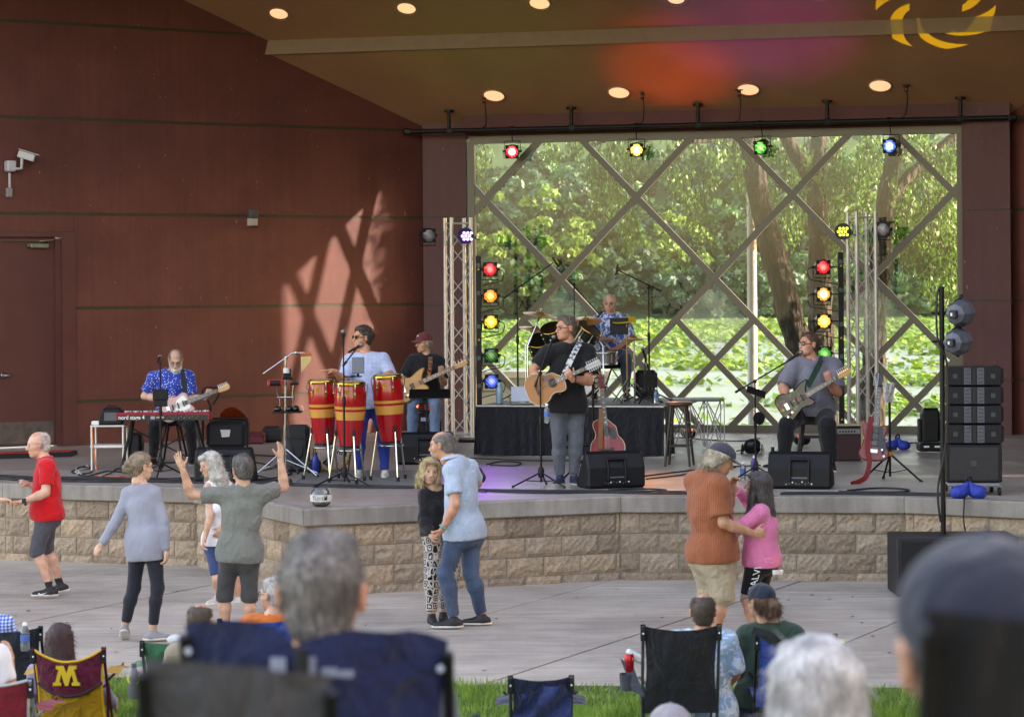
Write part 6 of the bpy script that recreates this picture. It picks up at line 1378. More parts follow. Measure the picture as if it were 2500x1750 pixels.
def stand(label, base, ztop, boom=None, mics=(), legs=3, lr=.32, la=.4, tripod_z=.16, name='microphone_stand'):
 T = thing(name, label, 'stand', base, group='microphone stands'); b_ = V(base)
 b = MB(); b.tube([b_+Z*.05, b_+Z*(ztop*.55)], .0125, 10); b.tube([b_+Z*(ztop*.55), b_+Z*ztop], .009, 8); b.lathe([(.018, 0), (.02, .03), (.02, .09), (.014, .11)], b_+Z*(ztop*.53), Z, 12); b.build('pole', m_blk2, T)
 for k in range(legs):
  a = la + 2*math.pi*k/legs; e = b_ + V((math.cos(a)*lr, math.sin(a)*lr, .012)); b = MB(); b.tube([b_+Z*tripod_z, e], .0095, 8); b.tube([b_+Z*.06, b_.lerp(e, .5)+Z*tripod_z*.42], .006, 6); lg = b.build('leg', m_blk2, T)
  b = MB(); b.ball(e, .014, 8, 6); b.build('rubber_foot', m_rub, lg)
 b = MB(); b.lathe([(.03, .1), (.034, .13), (.034, .19), (.02, .22)], b_, Z, 12); b.build('hub', m_blk, T)
 if boom:
  a, c = V(boom[0]), V(boom[1]); b = MB(); b.tube([a, c], .0085, 8); b.tube([a, a+(c-a).normalized()*.07], .014, 8); bo = b.build('boom', m_blk2, T); b = MB(); b.ball(b_+Z*ztop, .024, 10, 7); b.build('clutch', m_blk, T)
 for p, d in mics: mic(T, p, d)
 return T
def at(u, v, Y): return P(u, v, Y)
def fb(u, Y, z=STZ): q = P(u, 900, Y); return V((q.x, Y, z))
q = fb(1316, 26.9); stand('straight black microphone stand in front of the singer with a water bottle on it', q, P(1316, 912, 26.9).z-STZ, (P(1302, 945, 26.9), P(1341, 838, 26.9)), [(P(1350, 824, 26.9), P(1350, 824, 26.9)-P(1330, 868, 26.9))], lr=.33, la=-2.8)
q = fb(388, 28.8); kst = stand('black microphone stand in front of the bearded keyboard player', q, P(388, 868, 28.8).z-STZ, None, [(P(388, 858, 28.78), V((0, .9, .3)))], lr=.28, la=-1.6)
b = MB(); b.box(P(388, 950, 28.77), (.185, .02, .13), bev=.008); b.box(P(388, 971, 28.78), (.16, .03, .08), bev=.006); b.build('tablet_holder', m_blk, kst)
q = fb(836, 27.2); cst = stand('black microphone stand with a tablet in front of the middle conga', q, P(836, 812, 27.2).z-STZ, (P(834, 888, 27.2), P(868, 845, 27.25)), [(P(836, 803, 27.2), V((0, -.2, 1))), (P(880, 836, 27.3), V((.7, .2, .4)))], lr=.36, la=-2.7)
b = MB(); b.box(P(871, 886, 27.15), (.14, .012, .185), M3=Matrix.Rotation(-.25, 3, 'X'), bev=.006); tb = b.build('tablet', M('tablet_back', '#5a5d63', .35, .4, var=.05), cst); b = MB(); b.tube([P(836, 913, 27.2), P(880, 913, 27.2)], .008, 8); b.tube([P(871, 913, 27.2), P(871, 898, 27.17)], .012, 8); b.box(P(871, 900, 27.15), (.1, .03, .05), bev=.006); b.build('tablet_arm', m_blk2, cst)
RZ = STZ+.65
q = fb(1261, 32.5, RZ); stand('black boom stand at the left end of the drum riser, microphone over the cymbals', q, P(1261, 711, 32.5).z-RZ, (P(1229, 728, 32.5), P(1353, 642, 32.5)), [(P(1366, 657, 32.5), P(1366, 657, 32.5)-P(1352, 634, 32.5))], lr=.36, la=.3)
q = fb(1400, 33.0, RZ); stand('black boom stand behind the singer reaching to the face of the drummer', q, P(1400, 697, 33.).z-RZ, (P(1388, 686, 33.), P(1462, 770, 33.)), [(P(1472, 760, 32.95), V((.4, .1, .5)))], lr=.3, la=1.)
q = fb(1582, 32.6, RZ); stand('black boom stand at the right end of the drum riser with its microphone hanging down', q, P(1582, 707, 32.6).z-RZ, (P(1615, 717, 32.6), P(1510, 664, 32.6)), [(P(1504, 680, 32.6), P(1504, 680, 32.6)-P(1508, 655, 32.6))], lr=.36, la=.6)
q = fb(1572, 32.2, RZ); stand('short microphone stand with an angled dark microphone on the drum riser', q, .62, (P(1580, 905, 32.2), P(1571, 872, 32.2)), [(P(1566, 856, 32.2), V((-.3, -.2, .8)))], lr=.22, la=.1)
q = fb(1840, 27.5); gst = stand('boom microphone stand with tablet and clip-on fan beside the seated guitarist', q, P(1840, 940, 27.5).z-STZ, (P(1791, 966, 27.5), P(1935, 884, 27.6)), [(P(1953, 871, 27.62), V((.85, .1, .5)))], lr=.33, la=-.5)
b = MB(); b.box(P(1842, 966, 27.42), (.22, .15, .012), M3=(Matrix.Rotation(.35, 3, 'Y') @ Matrix.Rotation(.5, 3, 'X')), bev=.005); b.build('tablet', m_blk, gst)
fc = P(1850, 1030, 27.45); b = MB()
for k in range(5): b.torus(fc, (.3, -1, .1), .075-.014*k, .0022, 20, 4)
for k in range(10): a = k*math.pi/5; x_, y_, d_ = frame((.3, -1, .1)); b.tube([fc, fc+x_*.075*math.cos(a)+y_*.075*math.sin(a)], .0018, 4)
cf_ = b.build('fan_guard', m_blk2, gst); b = MB(); b.lathe([(.072, -.02), (.06, -.055), (.02, -.06)], fc, (.3, -1, .1), 18); b.build('fan_housing', m_blk, gst)
def truss(label, uc, vb, vt, yaw, Y):
 base = fb(uc, Y); h = P(uc, vt, Y).z-STZ; T = thing('lighting_truss', label, 'truss', base, group='aluminium lighting trusses'); w = .29; R = Matrix.Rotation(yaw, 3, 'Z')
 cs = [R @ V((sx*w/2, sy*w/2, 0)) for sx, sy in ((-1, -1), (1, -1), (1, 1), (-1, 1))]
 for c in cs: b = MB(); b.tube([base+c+Z*.03, base+c+Z*h], .028, 12); b.build('chord', m_alu, T)
 for i in range(4):
  a, c = base+cs[i], base+cs[(i+1) % 4]; n = 9; b = MB(); pts = [(a if k % 2 == 0 else c)+Z*(.1+(h-.2)*k/(n*1.0)) for k in range(n+1)]
  for p, q2 in zip(pts, pts[1:]): b.tube([p, q2], .0085, 6, False)
  b.tube([a+Z*.08, c+Z*.08], .011, 6, False); b.tube([a+Z*(h-.08), c+Z*(h-.08)], .011, 6, False); b.build('lacing', m_alu, T)
 b = MB(); b.box(base+Z*.015, (.5, .5, .03), yaw, bev=.008); b.build('base_plate', m_alu, T); return T
trL = truss('aluminium box truss standing left of the glass with a purple LED lamp on it', 1117, 1068, 530, .35, 35.4)
trR = truss('aluminium box truss standing right of the guitarist with a green LED lamp on it', 2103, 1075, 530, .30, 34.6)
_lens = {}
def lens_mat(name, col, es):
 if name in _mats: return _mats[name]
 m, nt, b = base_mat(name); L = nt.links; c = hexc(col)
 w = nn(nt, 'ShaderNodeTexWave', bands_direction='DIAGONAL'); w.inputs['Scale'].default_value = 13; w.inputs['Distortion'].default_value = 1.5; L.new(mapping(nt), w.inputs['Vector'])
 g = nn(nt, 'ShaderNodeVectorMath', operation='LENGTH'); L.new(mapping(nt), g.inputs[0]); x = nn(nt, 'ShaderNodeMix', data_type='RGBA', blend_type='MULTIPLY'); x.inputs['Factor'].default_value = 1
 L.new(ramp(nt, w.outputs['Fac'], [(.25, tuple(q*.35 for q in c)), (.6, c), (.9, tuple(min(1, q*1.2+.04) for q in c))]), x.inputs['A']); L.new(ramp(nt, g.outputs['Value'], [(.0, (3, 3, 3)), (.05, (1.2, 1.2, 1.2)), (.1, (.3, .3, .3))]), x.inputs['B']); xc = nn(nt, 'ShaderNodeMix', data_type='RGBA'); L.new(ramp(nt, g.outputs['Value'], [(.0, ((.8 if es >= 1.5 else .12),)*3), (.06, (0, 0, 0))]), xc.inputs['Factor']); L.new(x.outputs['Result'], xc.inputs['A']); xc.inputs['B'].default_value = (3.2, 3., 2.6, 1); L.new(xc.outputs['Result'], b.inputs['Emission Color']); b.inputs['Emission Strength'].default_value = es*.24
 b.inputs['Base Color'].default_value = (*tuple(q*.4 for q in c), 1); b.inputs['Roughness'].default_value = .15; _mats[name] = m; return m
def par(label, p, d, col, es, yoke_up=True, cat='stage light', r=.102, T=None, group='PAR stage lights', hang=None):
 p = V(p); d = V(d).normalized(); T = thing('par_lamp', label, cat, p, group); x, y, _ = frame(d)
 b = MB(); b.lathe([(r*1.02, .0), (r*1.02, -.10), (r*.95, -.17), (r*.72, -.23), (r*.45, -.27), (r*.3, -.28)], p, d, 22, False, True); b.build('housing', m_blk2, T)
 b = MB(); b.lathe([(r*1.04, -.004), (r*1.04, .016), (r*.9, .016), (r*.9, .0)], p, d, 22, False, False); b.build('front_rim', m_blk2, T)
 for k in range(4):
  a = math.pi/4+k*math.pi/2; q = p+x*(r*1.05*math.cos(a))+y*(r*1.05*math.sin(a)); b = MB(); b.box(q+d*.014, (.05, .05, .012), M3=Matrix((x, y, d)).transposed(), bev=.003); b.build('gel_clip', m_blk2, T)
 b = MB(); b.lathe([(r*.9, .004), (r*.6, .014), (.005, .018)], p, d, 24, False, True); b.build('lens', lens_mat('lens_'+col, col, es), T)
 up = Z if yoke_up else -Z; s_ = d.cross(up).normalized(); c = p-d*.1; b = MB(); b.tube([c+s_*(r*1.18), c+s_*(r*1.18)+up*.15, c-s_*(r*1.18)+up*.15, c-s_*(r*1.18)], .008, 6); b.build('yoke', m_blk2, T)
 for sg in (-1, 1): b = MB(); b.cyl(c+s_*(sg*r*1.0), c+s_*(sg*r*1.4), .018, n=8); b.build('yoke_knob', m_rub, T)
 if hang is not None: b = MB(); b.tube([c+up*.15, hang], .009, 6); b.tube([hang-V((.035, 0, 0)), hang+V((.035, 0, 0))], .05, 10); b.build('clamp', m_blk2, T)
 return T
PA = .42
def pipe_y(x): return BW(x)-PA
pz = P(1750, 312, BW(bx(1750))-PA).z
T = thing('lighting_pipe', 'black pipe hung under the ceiling along the top of the glass', 'pipe', bp_(3, pz, PA))
a_, c_ = bp_(bx(1016), pz, PA), bp_(bx(2478), pz, PA); b = MB(); b.tube([a_, c_], .034, 12); b.build('pipe', m_blk2, T)
for e in (a_, c_): b = MB(); b.box(e, (.12, .1, .1), bev=.02); b.build('end_bracket', m_blk2, T)
for u in (1117, 1413, 1719, 2031, 2353):
 q = bp_(bx(u), pz, PA); ztop = cz(PA*1.0)-.005; b = MB(); b.tube([q, V((q.x, q.y, ztop))], .026, 10); b.box(q, (.09, .085, .085), bev=.01); b.lathe([(.075, -.03), (.075, .0)], V((q.x, q.y, ztop)), Z, 16); b.build('hanger', m_blk2, T)
for u, w in ((1216, 0), (1595, 0), (1827, 1), (2227, 1)):
 q = bp_(bx(u), cz(.75)-.02, .75); b = MB(); b.cyl(q+Z*.0, q-Z*.09, .028, n=12); b.lathe([(.06, -.0), (.06, .012)], q, Z, 16) if w else None; o2 = b.build('power_connector', [m_blk2], T)
 b = MB(); b.lathe([(.0295, -.055), (.0295, -.04)], q, Z, 12, False, False); b.build('connector_ring', M('ring_red', '#b0341e', .5, var=0), o2)
 b = MB(); b.tube(spline([q-Z*.09, q-Z*.16+bdir*.02, bp_(bx(u)-.03, pz+.08, PA+.12), bp_(bx(u)-.1, pz+.03, PA+.03)], 5), .009, 6); b.build('connector_cable', m_cab, T)
for u, v, col, es, nm, dd in ((1255, 371, '#ff2b38', 2.0, 'red', (-.05, -1, -.15)), (1559, 371, '#ffd05a', 1.6, 'warm white', (-.02, -1, -.15)), (1862, 370, '#18b43c', 1.1, 'green', (-.45, -1, -.25)), (2177, 371, '#2a6ce8', 1.5, 'blue', (-.42, -1, -.2))):
 q = P(u, v, BW(bx(u))-PA-.02); par('lit %s PAR can hanging from the pipe above the glass' % nm, q, dd, col, es, True, hang=V((q.x, pipe_y(q.x), pz)))
def ltree(label, ub, Y, v0, v1, us, specs, warn=False):
 T = thing('light_tree', label, 'light stand', fb(ub, Y), group='vertical light bars'); top = P(ub, v0, Y); b = MB(); b.box(V((top.x, Y, (top.z+STZ)/2)), (.075, .06, top.z-STZ), bev=.006); b.build('upright_bar', m_blk2, T)
 b = MB(); b.box(V((top.x, Y, STZ+.02)), (.6, .5, .04), bev=.01); b.build('base_plate', m_blk2, T)
 for k, zf in enumerate((.95, .8, .62, .45, .3)):
  b = MB(); b.box(V((top.x, Y-.033, STZ+(top.z-STZ)*zf)), (.05, .012, .06), bev=.004); b.build('socket', m_grey, T)
 for zf in (.93, .55, .12): b = MB(); zz = STZ+(top.z-STZ)*zf; b.prism([(-.018, -.016), (.018, -.016), (0, .018)], .002, o=V((top.x, Y-.034, zz)), x=(1, 0, 0), y=(0, 0, 1)); b.build('warning_sticker', M('sticker_yellow', '#c99a1e', .6, var=0), T)
 sg = 1 if us > ub else -1
 for v, col, es, nm in specs:
  q = P(us, v, Y-.1); d = V((.1, -1, -.04)); par('%s PAR lamp on the %s light bar' % (nm, 'left' if sg > 0 else 'right'), q, d, col, es, False, hang=None)
  b = MB(); b.tube([q+V((-sg*.12, .10, 0)), V((top.x+sg*.03, Y, q.z))], .010, 6); b.build('arm', m_blk2, T)
  b = MB(); b.tube(spline([q+V((sg*.02, .26, 0)), q+V((sg*.18, .22, -.02)), q+V((sg*.16, .2, -.16)), q+V((0, .2, -.2)), V((top.x+sg*.03, Y+.02, q.z-.24))], 6), .007, 6); b.build('lamp_cable', m_cab, T)
ltree('black vertical light bar with five coloured lamps left of the drum riser', 1169, 34.9, 624, 980, 1197, [(657, '#e0202c', .9, 'red'), (722, '#ff8a1e', 1.1, 'orange'), (785, '#ffb92e', 1.1, 'amber'), (867, '#0c7a2c', .35, 'dim green'), (930, '#2458d8', .8, 'blue')])
ltree('black vertical light bar with coloured lamps beside the right truss', 2053, 34.2, 628, 1045, 2010, [(664, '#e0202c', 1.1, 'red'), (730, '#ff9a3a', 1.5, 'orange'), (796, '#ffbe4a', 1.3, 'amber'), (875, '#12a83a', .6, 'green'), (938, '#2458d8', .6, 'blue')])
par('unlit clear PAR lamp on the left side of the left truss', P(1049, 572, 35.3), (.25, -1, -.08), '#6a7078', .12, False)  # unlit, but its lens carries a faint added glow
par('unlit clear PAR lamp on the right side of the right truss', P(2157, 574, 34.5), (-.1, -1, -.05), '#7a8088', .15, False)  # weak emission put into this unlit lens too
def led_par(label, p, d, col, es, body='#14141a', cat='LED lamp'):
 p = V(p); d = V(d).normalized(); x, y, _ = frame(d); T = thing('led_lamp', label, cat, p, group='round LED lamps'); b = MB(); b.lathe([(.112, 0), (.118, -.02), (.118, -.06), (.09, -.10), (.05, -.11)], p, d, 24, False, True); b.lathe([(.112, 0), (.02, .001)], p, d, 24, False, True); b.build('housing', M('led_body_'+body, body, .4, .2, var=.1), T)
 pos_ = [(0, 0)] + [(.042*math.cos(a), .042*math.sin(a)) for a in np.arange(6)*math.pi/3] + [(.082*math.cos(a), .082*math.sin(a)) for a in np.arange(12)*math.pi/6+.26]
 pos_ = [(.052*i+.026*(j % 2)-.03, .045*j-.045) for j in range(-1, 4) for i in range(-1, 3)]; pos_ = [q for q in pos_ if math.hypot(*q) < .088]
 for (a, c) in pos_: b = MB(); b.lathe([(.0195, .002), (.015, .008), (.003, .009)], p+x*a+y*c, d, 12, False, True); b.build('led', M('led_'+col, col, .3, var=0, emit=col, es=es*.3), T)
 b = MB(); c = p-d*.04; s_ = x; b.tube([c+s_*.135, c+s_*.135-Z*.04, c+s_*.2+V((0, .1, -.06))], .009, 6); b.build('bracket', m_blk2, T); return T
led_par('round LED lamp glowing purple-white on the left truss', P(1140, 575, 35.15), (.12, -1, -.15), '#d9b8ff', 1.8, '#2a2470')
led_par('round LED lamp glowing yellow-green on the right truss', P(2058, 578, 34.35), (-.5, -1, -.1), '#cfe84a', 1.4)
fl = led_par('flat LED lamp on a folding bracket on the floor near the right microphone stand', P(1831, 1094, 32.0), (.0, .75, .66), '#3a3c40', .0); b = MB()
for sx in (-.13, .13): q = P(1831, 1094, 32.0)+V((sx, 0, 0)); b.tube([q, V((q.x-.03, 31.85, STZ+.01)), V((q.x+.03, 32.2, STZ+.01)), q], .012, 6)
b.build('floor_bracket', m_blk2, fl)
def spot(nm, p, tgt, col, e, ang, blend=1., soft=.1):
 l = bpy.data.lights.new(nm, 'SPOT'); l.energy = e; l.color = hexc(col) if isinstance(col, str) else col; l.spot_size = math.radians(ang); l.spot_blend = blend; l.shadow_soft_size = soft
 o = bpy.data.objects.new(nm, l); C.objects.link(o); o.location = p; o.rotation_euler = (V(p)-V(tgt)).to_track_quat('Z', 'Y').to_euler(); return o
def ceil_at(u, v):
 best = None
 for Y in np.linspace(38.2, 26, 1500):
  p = P(u, v, Y); a = bdist(p); d_ = abs(p.z - cz(a))
  if a > 0 and (best is None or d_ < best[0]): best = (d_, p)
 return best[1]
spot('stage_beam_orange', V((2.5, 34.9, STZ+.3)), ceil_at(1650, 180), '#ff5a00', 60, 28)
spot('stage_beam_magenta', V((3.1, 32.6, STZ+.3)), ceil_at(1860, 60), '#7a10ff', 70, 34)
spot('stage_beam_red', V((3.9, 33.2, STZ+.3)), ceil_at(1950, 115), '#ff1030', 16, 28)
spot('stage_beam_green', V((-.9, 33.4, STZ+.3)), ceil_at(1180, 70), '#48d010', 16, 40)
spot('floor_beam_purple', P(1140, 575, 35.0), S(1230, 1165), '#8a20ff', 34, 20)
spot('floor_beam_amber', P(1559, 371, BW(bx(1559))-PA-.2), S(1640, 1185), '#ffa030', 45, 14)
def gobo(nm, p, tgt, col, e, ang, rot=0.):
 o = spot(nm, p, tgt, col, e, ang, .05, .0); l = o.data; l.use_nodes = True; nt = l.node_tree; L = nt.links; em = nt.nodes['Emission']
 tc = nn(nt, 'ShaderNodeTexCoord'); sp_ = nn(nt, 'ShaderNodeSeparateXYZ'); L.new(tc.outputs['Normal'], sp_.inputs[0])
 def mth(op, a, b=None):
  n = nn(nt, 'ShaderNodeMath', operation=op)
  for i, q in enumerate((a, b)):
   if q is None: continue
   if isinstance(q, (int, float)): n.inputs[i].default_value = q
   else: L.new(q, n.inputs[i])
  return n.outputs[0]
 x = mth('DIVIDE', sp_.outputs[0], sp_.outputs[2]); y = mth('DIVIDE', sp_.outputs[1], sp_.outputs[2]); k = 1/math.tan(math.radians(ang/2)); x = mth('MULTIPLY', x, k); y = mth('MULTIPLY', y, k)
 r = mth('SQRT', mth('ADD', mth('MULTIPLY', x, x), mth('MULTIPLY', y, y))); th = mth('ARCTAN2', y, x)
 arm = mth('SINE', mth('ADD', mth('MULTIPLY', th, 6.), mth('ADD', mth('MULTIPLY', r, -11.), rot))); a = mth('GREATER_THAN', arm, .25); b_ = mth('GREATER_THAN', r, .42); c = mth('LESS_THAN', r, .95)
 L.new(mth('MULTIPLY', mth('MULTIPLY', a, b_), c), em.inputs['Strength']); em.inputs['Color'].default_value = (1, 1, 1, 1); return o
gobo('gobo_beam_yellow', V((5.6, 31.9, STZ+.9)), ceil_at(2295, 34), '#d6e000', 230, 18)
gobo('gobo_beam_red', V((-1.2, 31.6, STZ+.6)), ceil_at(660, 120), '#ff2010', 120, 18, 1.)
for (x_, y_, c_, lab_) in ((2.5, 34.9, '#ff8a40', 'added floor LED lamp behind the folding table throwing orange light upwards'), (3.9, 33.2, '#ff5060', 'added floor LED lamp behind the guitarist throwing red light upwards'), (-.9, 33.4, '#80e060', 'floor LED lamp at the foot of the left truss throwing green light'), (-1.2, 31.6, '#ff6050', 'added floor LED lamp beside the bassist throwing a red pattern upwards')):
 led_par(lab_, V((x_, y_, STZ+.14)), (0, -.15, 1), c_, .3)  # orange, red and red-pattern fixtures are added to hold the ceiling beams
q = fb(2266, 31.9); T = thing('moving_head_light', 'black moving-head light on the floor left of the speaker stack', 'stage light', q)
b = MB(); b.box(q+Z*.075, (.31, .3, .11), bev=.02); bs_ = b.build('base', m_blk, T); b = MB(); b.prism([(-.11, .14), (.11, .14), (.12, .5), (.09, .58), (-.09, .58), (-.12, .5)], .2, o=q+V((0, .1, 0)), x=(1, 0, 0), y=(0, 0, 1), bev=.03); b.build('head', m_blk2, T)
for sx in (-1, 1): b = MB(); b.box(q+V((sx*.135, -.0, .29)), (.04, .14, .3), bev=.012); b.build('yoke', m_blk, T)
for sx in (-1, 1): b = MB(); b.box(q+V((sx*.07, -.151, .085)), (.07, .004, .022)); b.build('label_plate', m_white, bs_)
# ================================================================== congas
m_cred = M('conga_red', '#a50d16', .22, var=.12, vs=4, coat=.35); m_ctan = M('conga_tan', '#c78f3f', .2, var=.12, coat=.6); m_skinh = M('drum_hide', '#b9a483', .7, var=.15, vs=14)
def conga(label, ut, vt, ub_, vb, Y, r):
 top = P(ut, vt, Y); bot = P(ub_, vb, Y+.02); ax = (top-bot); h = ax.length; d = ax.normalized(); T = thing('conga_drum', label, 'drum', bot, group='red conga drums')
 prof = [(.70, 0), (.78, .1), (.90, .25), (1.0, .42), (1.10, .58), (1.13, .68), (1.11, .80), (1.03, .93), (1.0, 1.0)]
 def rad(t): return np.interp(t, [p[1] for p in prof], [p[0] for p in prof])*r
 bands = [(.0, .035, m_rub, 'base_rubber'), (.035, .43, m_cred, 'shell'), (.43, .56, m_ctan, 'tan_band'), (.56, .595, m_cred, 'shell_band'), (.595, .635, m_ctan, 'tan_band'), (.635, .965, m_cred, 'upper_shell')]
 for t0, t1, m, nm in bands:
  b = MB(); b.lathe([(rad(t), t*h) for t in np.linspace(t0, t1, max(3, int((t1-t0)*22)))], bot, d, 36, False, False); b.build(nm, m, T)
 b = MB(); b.lathe([(rad(.95)+.004, .945*h), (rad(1)+.012, .965*h), (rad(1)+.013, 1.0*h), (rad(1)*.98, 1.015*h), (rad(1)*.94, 1.01*h)], bot, d, 36, False, False); b.build('rim', m_gold, T)
 b = MB(); b.lathe([(rad(1)*.98, 1.004*h), (rad(1)*.8, 1.012*h), (.01, 1.014*h)], bot, d, 36, False, True); b.build('drumhead', m_skinh, T)
 x, y, _ = frame(d)
 for k in range(6):
  a = .35+k*math.pi/3; o = bot+d*(.83*h)+(x*math.cos(a)+y*math.sin(a))*(rad(.83)+.004); nr = (x*math.cos(a)+y*math.sin(a)); tg = d.cross(nr)
  b = MB(); b.prism([(0, -.07), (.016, -.025), (.018, .01), (.0, .035), (-.018, .01), (-.016, -.025)], .006, o=o, x=tg, y=d, bev=.002); lp_ = b.build('side_plate', m_gold, T); b = MB(); b.tube([o+nr*.012, o+nr*.018+d*.06, o+nr*.012+d*(.15*h)], .006, 6); b.ball(o+nr*.012, .011, 8, 6); b.build('tension_rod', m_chr, lp_)
 for k in range(2):
  a = -1.9+k*.3; o = bot+d*(.80*h)+(x*math.cos(a)+y*math.sin(a))*(rad(.80)+.003); 
 o = bot+d*(.86*h)+V((-.02, -1, 0)).normalized()*(rad(.86)+.002); b = MB(); b.prism([(-.03, -.022), (.03, -.022), (.03, .012), (.0, .026), (-.03, .012)], .003, o=o+V((-.03, 0, 0)), x=(1, -.02, 0), y=d); b.build('badge', m_gold, T)
 for k in range(3):
  a = -1.2+2*math.pi*k/3; e = V((bot.x+math.cos(a)*.24, bot.y+math.sin(a)*.24, STZ+.01)); hi = V((bot.x+math.cos(a)*r*.96, bot.y+math.sin(a)*r*.96, bot.z+.16)); b = MB(); b.tube([e, hi], .013, 8); lg = b.build('stand_leg', m_chr, T); b = MB(); b.cyl(e-Z*.008, e+Z*.05, .019, n=10); b.build('rubber_foot', m_rub, lg)
  b = MB(); b.box(hi, (.035, .035, .07), bev=.008); b.build('stand_clamp', m_rub, lg)
 b = MB(); zc = bot.z+.0; b.torus(V((bot.x, bot.y, max(STZ+.12, bot.z-.03))), Z, r*.86, .009, 24, 6); b.build('stand_ring', m_chr, T)
conga('red conga with tan bands, leftmost of the three', 782, 921, 785, 1078, 28.0, .142)
conga('red conga with tan bands, middle and nearest of the three', 852, 927, 848, 1086, 27.55, .160)
conga('red conga with tan bands, rightmost and highest of the three', 943, 911, 949, 1076, 27.85, .158)
q0, q1 = S(720, 1166), S(1010, 1172)
b = MB(); b.hexa([V((q0.x, 27.25, STZ+.004)), V((q1.x, 27.0, STZ+.004)), V((q1.x, 29.3, STZ+.004)), V((q0.x, 29.5, STZ+.004)), V((q0.x, 27.25, STZ+.011)), V((q1.x, 27.0, STZ+.011)), V((q1.x, 29.3, STZ+.011)), V((q0.x, 29.5, STZ+.011))])
tag(b.build('stage_rug', cloth('rug_dark', '#2b2528', 'speckle', '#3a3236', sc=.6)), 'thin dark rug on the stage under the congas', 'rug')
q = fb(692, 28.6); T = thing('percussion_stand', 'chrome percussion stand with wind chimes and small drums left of the congas', 'stand', q); top = P(695, 864, 28.6)
b = MB(); b.tube([q+Z*.1, top], .016, 10); b.tube([q+Z*.1, q+Z*.6], .021, 10); b.build('pole', m_chr, T)
for a in (-2.6, -.4, 1.3):
 e = q+V((math.cos(a)*.42, math.sin(a)*.42, .015)); b = MB(); b.tube([q+Z*.33, e], .012, 6); b.tube([q+Z*.2, e+Z*.04], .010, 6); lg = b.build('leg', m_chr, T); b = MB(); b.ball(e, .02, 8, 6); b.build('rubber_foot', m_rub, lg)
b = MB(); b.tube([P(639, 903, 28.6), P(696, 864, 28.6), P(712, 853, 28.6), P(742, 853, 28.6)], .008, 8); b.ball(P(696, 864, 28.6), .022, 10, 7); b.ball(P(720, 853, 28.6), .02, 10, 7); b.build('boom_arm', m_chr, T)
ch = MB(); ch.box(P(744, 857, 28.6), (.135, .03, .035), bev=.006); co_ = ch.build('chime_bar', M('chime_wood', '#a5501c', .4, var=.2), T)
for k in range(11):
 u = 733+2.3*k; b = MB(); b.cyl(P(u, 862, 28.6), P(u, 903-3.0*k*1.0, 28.6), .0058, n=8); b.build('chime', M('chime_silver', '#cdbf9c', .25, .9, var=0), co_)
b = MB(); c = P(669, 926, 28.5); b.box(c, (.19, .04, .075), bev=.012); tm = b.build('jingle_block', M('red_plastic', '#b01a1c', .4, var=.05), T); b = MB(); b.cyl(c+V((-.06, -.03, .0)), c+V((.06, -.03, 0)), .03, n=12); b.build('jingle_drum', m_blk, tm)
b = MB(); b.tube([c-Z*.03, c+V((.01, .04, -.12)), P(678, 965, 28.55), P(678, 990, 28.55)], .006, 6); b.tube([P(713, 930, 28.55), P(710, 955, 28.55), P(712, 990, 28.55)], .006, 6); b.tube([P(672, 961, 28.58), P(714, 961, 28.58)], .009, 6); b.build('accessory_rods', m_chr, T)
for (u, v, w, h, nm) in ((716, 929, .10, .03, 'wood_block'), (698, 903, .085, .11, 'cup_holder'), (699, 915, .12, .03, 'clamp_block')):
 b = MB(); b.box(P(u, v, 28.55), (w, .07, h), bev=.012); b.build(nm, m_blk, T)
b = MB(); b.cyl(P(696, 902, 28.5), P(696, 890, 28.5), .036, n=14); b.build('paper_cup', m_paper, T)
b = MB(); b.box(P(697, 997, 28.5), (.34, .2, .02), bev=.006); tr_ = b.build('tray', m_blk, T)
for u in (674, 702, 718): b = MB(); b.ball(P(u, 990, 28.48), (.045, .045, .04), 14, 8); b.build('shaker', m_lensd, tr_)
q = fb(806, 29.4); T = thing('floor_fan', 'round floor fan with a mustard yellow rim behind the congas', 'fan', q); c = q+Z*.22; b = MB(); b.torus(c, (0, -1, .1), .21, .022, 32, 8); b.build('rim', M('mustard_plastic', '#9a7324', .45, var=.1), T)
b = MB()
for k in range(7): b.torus(c-V((0, .03, 0)), (0, -1, .1), .03+.026*k, .0022, 28, 4)
for k in range(12): a = k*math.pi/6; b.tube([c-V((0, .03, 0)), c+V((math.cos(a)*.21, -.01, math.sin(a)*.21))], .002, 4)
b.build('guard', m_chr, T)
for k in range(3): a = k*2.1; b = MB(); b.prism([(0, 0), (.17, -.05), (.19, .05), (.02, .04)], .006, o=c+V((0, .04, 0)), x=(math.cos(a), .15, math.sin(a)), y=(-math.sin(a), .3, math.cos(a))); b.build('blade', m_blk, T)
b = MB(); b.tube([c-V((.22, 0, 0)), q+V((-.2, -.1, .012)), q+V((.2, -.1, .012)), c+V((.22, 0, 0))], .012, 6); b.build('stand', m_blk2, T)
